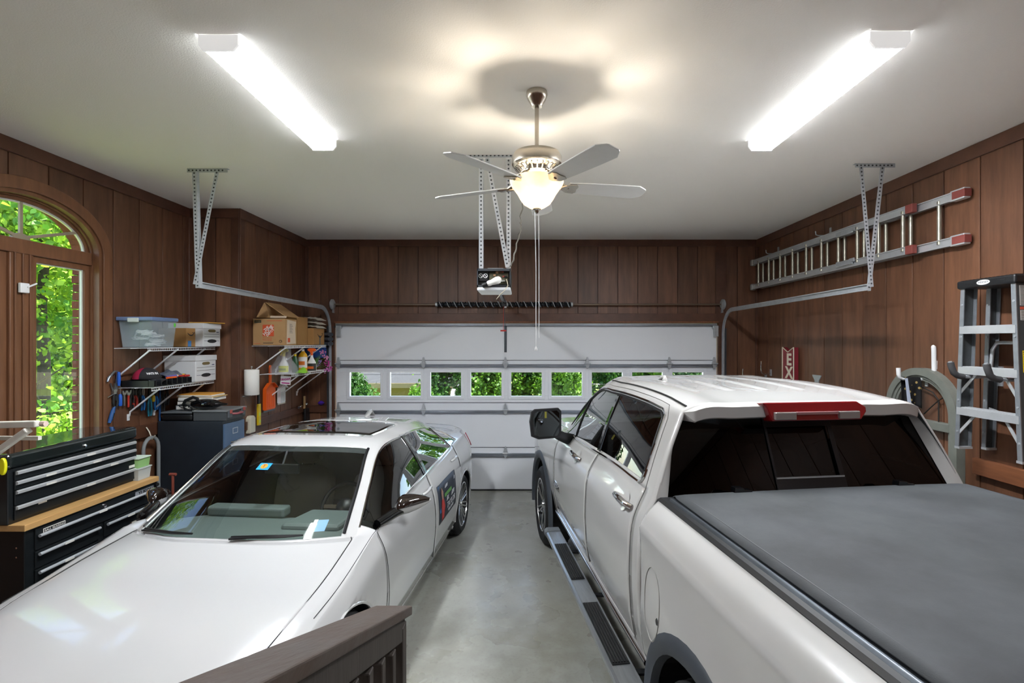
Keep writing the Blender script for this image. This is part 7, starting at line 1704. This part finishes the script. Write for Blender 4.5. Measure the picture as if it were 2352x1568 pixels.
q = at(397, 1100, 4.75); rh = thing('red_handle_tool', 'rusty red T shaped handle standing before the filing cabinet', 'tool', (q.x, q.y, .0)); MB().tube([(q.x, q.y, .01), (q.x, q.y, q.z + .04)], .012, 8).build('shaft', pm('rust_red', '#8c4434', .6), rh); MB().tube([(q.x - .03, q.y, q.z + .045), (q.x + .03, q.y, q.z + .045)], .014, 8).build('grip', pm('rust_red', '#8c4434', .6), rh)
# white folding wall rack at the left edge, nearest the camera
wr_ = thing('folding_wall_rack', 'white tubular folding wall rack at the left edge above the tool chest', 'rack', (XL, 2.78, .95)); RK = pm('worn_white_enamel', '#d9d6cc', .45, var=(10, .4, '#bdb8aa'))
za = 1.735
MB().bar((XL, 2.72, za - .03), (-2.62, 2.72, za), .035, .035).build('arm', RK, wr_, bevel=.006); MB().tube([(-2.60, 2.72, za), (-2.575, 2.72, za)], .016, 8).build('arm_tip', pm('pinkish_plug', '#cdb6aa', .6), wr_)
MB().bar((-2.66, 2.71, za - .03), (-3.3, 2.66, 1.22), .042, .03).build('brace', RK, wr_, bevel=.006); MB().bar((-3.3, 2.66, 1.22), (XL, 2.66, .98), .042, .03).build('brace', RK, wr_, bevel=.006)
MB().bar((XL, 2.92, za - .115), (-2.80, 2.92, za - .115), .022, .022).build('rear_arm', RK, wr_); MB().bar((XL, 3.02, za + .02), (-3.0, 2.86, za + .015), .022, .022).build('rear_arm', RK, wr_); MB().bx(XL + .001, XL + .02, 2.62, 3.04, .9, 1.02).bx(XL + .001, XL + .02, 2.62, 3.04, 1.66, 1.78).build('wall_plate', RK, wr_)
q = at(3, 1072, cy0 - .021); yg = thing('yellow_grip', 'bright yellow plastic grip on the near side of the tool chest', 'grip', (q.x, q.y, q.z)); MB().prism([(.022 * math.cos(a * math.pi / 8), .055 * math.sin(a * math.pi / 8)) for a in range(16)], (q.x, q.y, q.z), (1, 0, 0), (0, 0, 1), (0, 1, 0), 0, .02).build('grip', pm('neon_yellow', '#e8e21a', .4), yg, bevel=.006)

# ================================================================== STAIR RAILING
rl_ = thing('stair_railing', 'dark weathered wood stair railing with flat cap in the foreground', 'railing', (-.49, 1.4, .2)); RX0, RX1, RYE = -.563, -.423, 1.91; sl_ = .4086
def rz(y): return 1.18 + sl_ * (RYE - y)
def slab(x0, x1, ya, yb, top, th, m, name, bevel=.006):
    vs = [(x, y, rz(y) - top - t) for y in (ya, yb) for t in (0, th) for x in (x0, x1)]
    mb = MB().add(vs, [(0, 1, 3, 2), (4, 6, 7, 5), (0, 4, 5, 1), (2, 3, 7, 6), (0, 2, 6, 4), (1, 5, 7, 3)]); return mb.build(name, m, rl_, bevel=bevel, segs=2)
RAILC = pm('weathered_rail_cap', '#4c4540', .6, var=(2.2, 1.0, '#45352b'), bump=(10, .5, .006), grain=(7, 1.2, 3)); RAILD = pm('weathered_rail_wood', '#3f3832', .65, var=(3, .8, '#2e2823'), bump=(14, .4, .004), grain=(7, 7, 1))
slab(RX0, RX1, .55, RYE, 0, .036, RAILC, 'cap_rail', .005)
slab(-.478, -.436, .55, RYE - .06, .0365, .085, RAILD, 'sub_rail')
y = RYE - .075; k = 0
while y > .72:
    w = .056 if k == 0 else .04
    zb = max(.165, .62 if y < .75 else .465 if y < 1.11 else .31 if y < 1.47 else .155)
    MB().bx(-.476 - (.02 if k == 0 else 0), -.438 + (.004 if k == 0 else 0), y - w / 2, y + w / 2, zb + .001, rz(y + w / 2) - .125 if k else rz(y + w) - .037).build('newel_post' if k == 0 else 'baluster', RAILD, rl_, bevel=.003, segs=1)
    y -= .128; k += 1
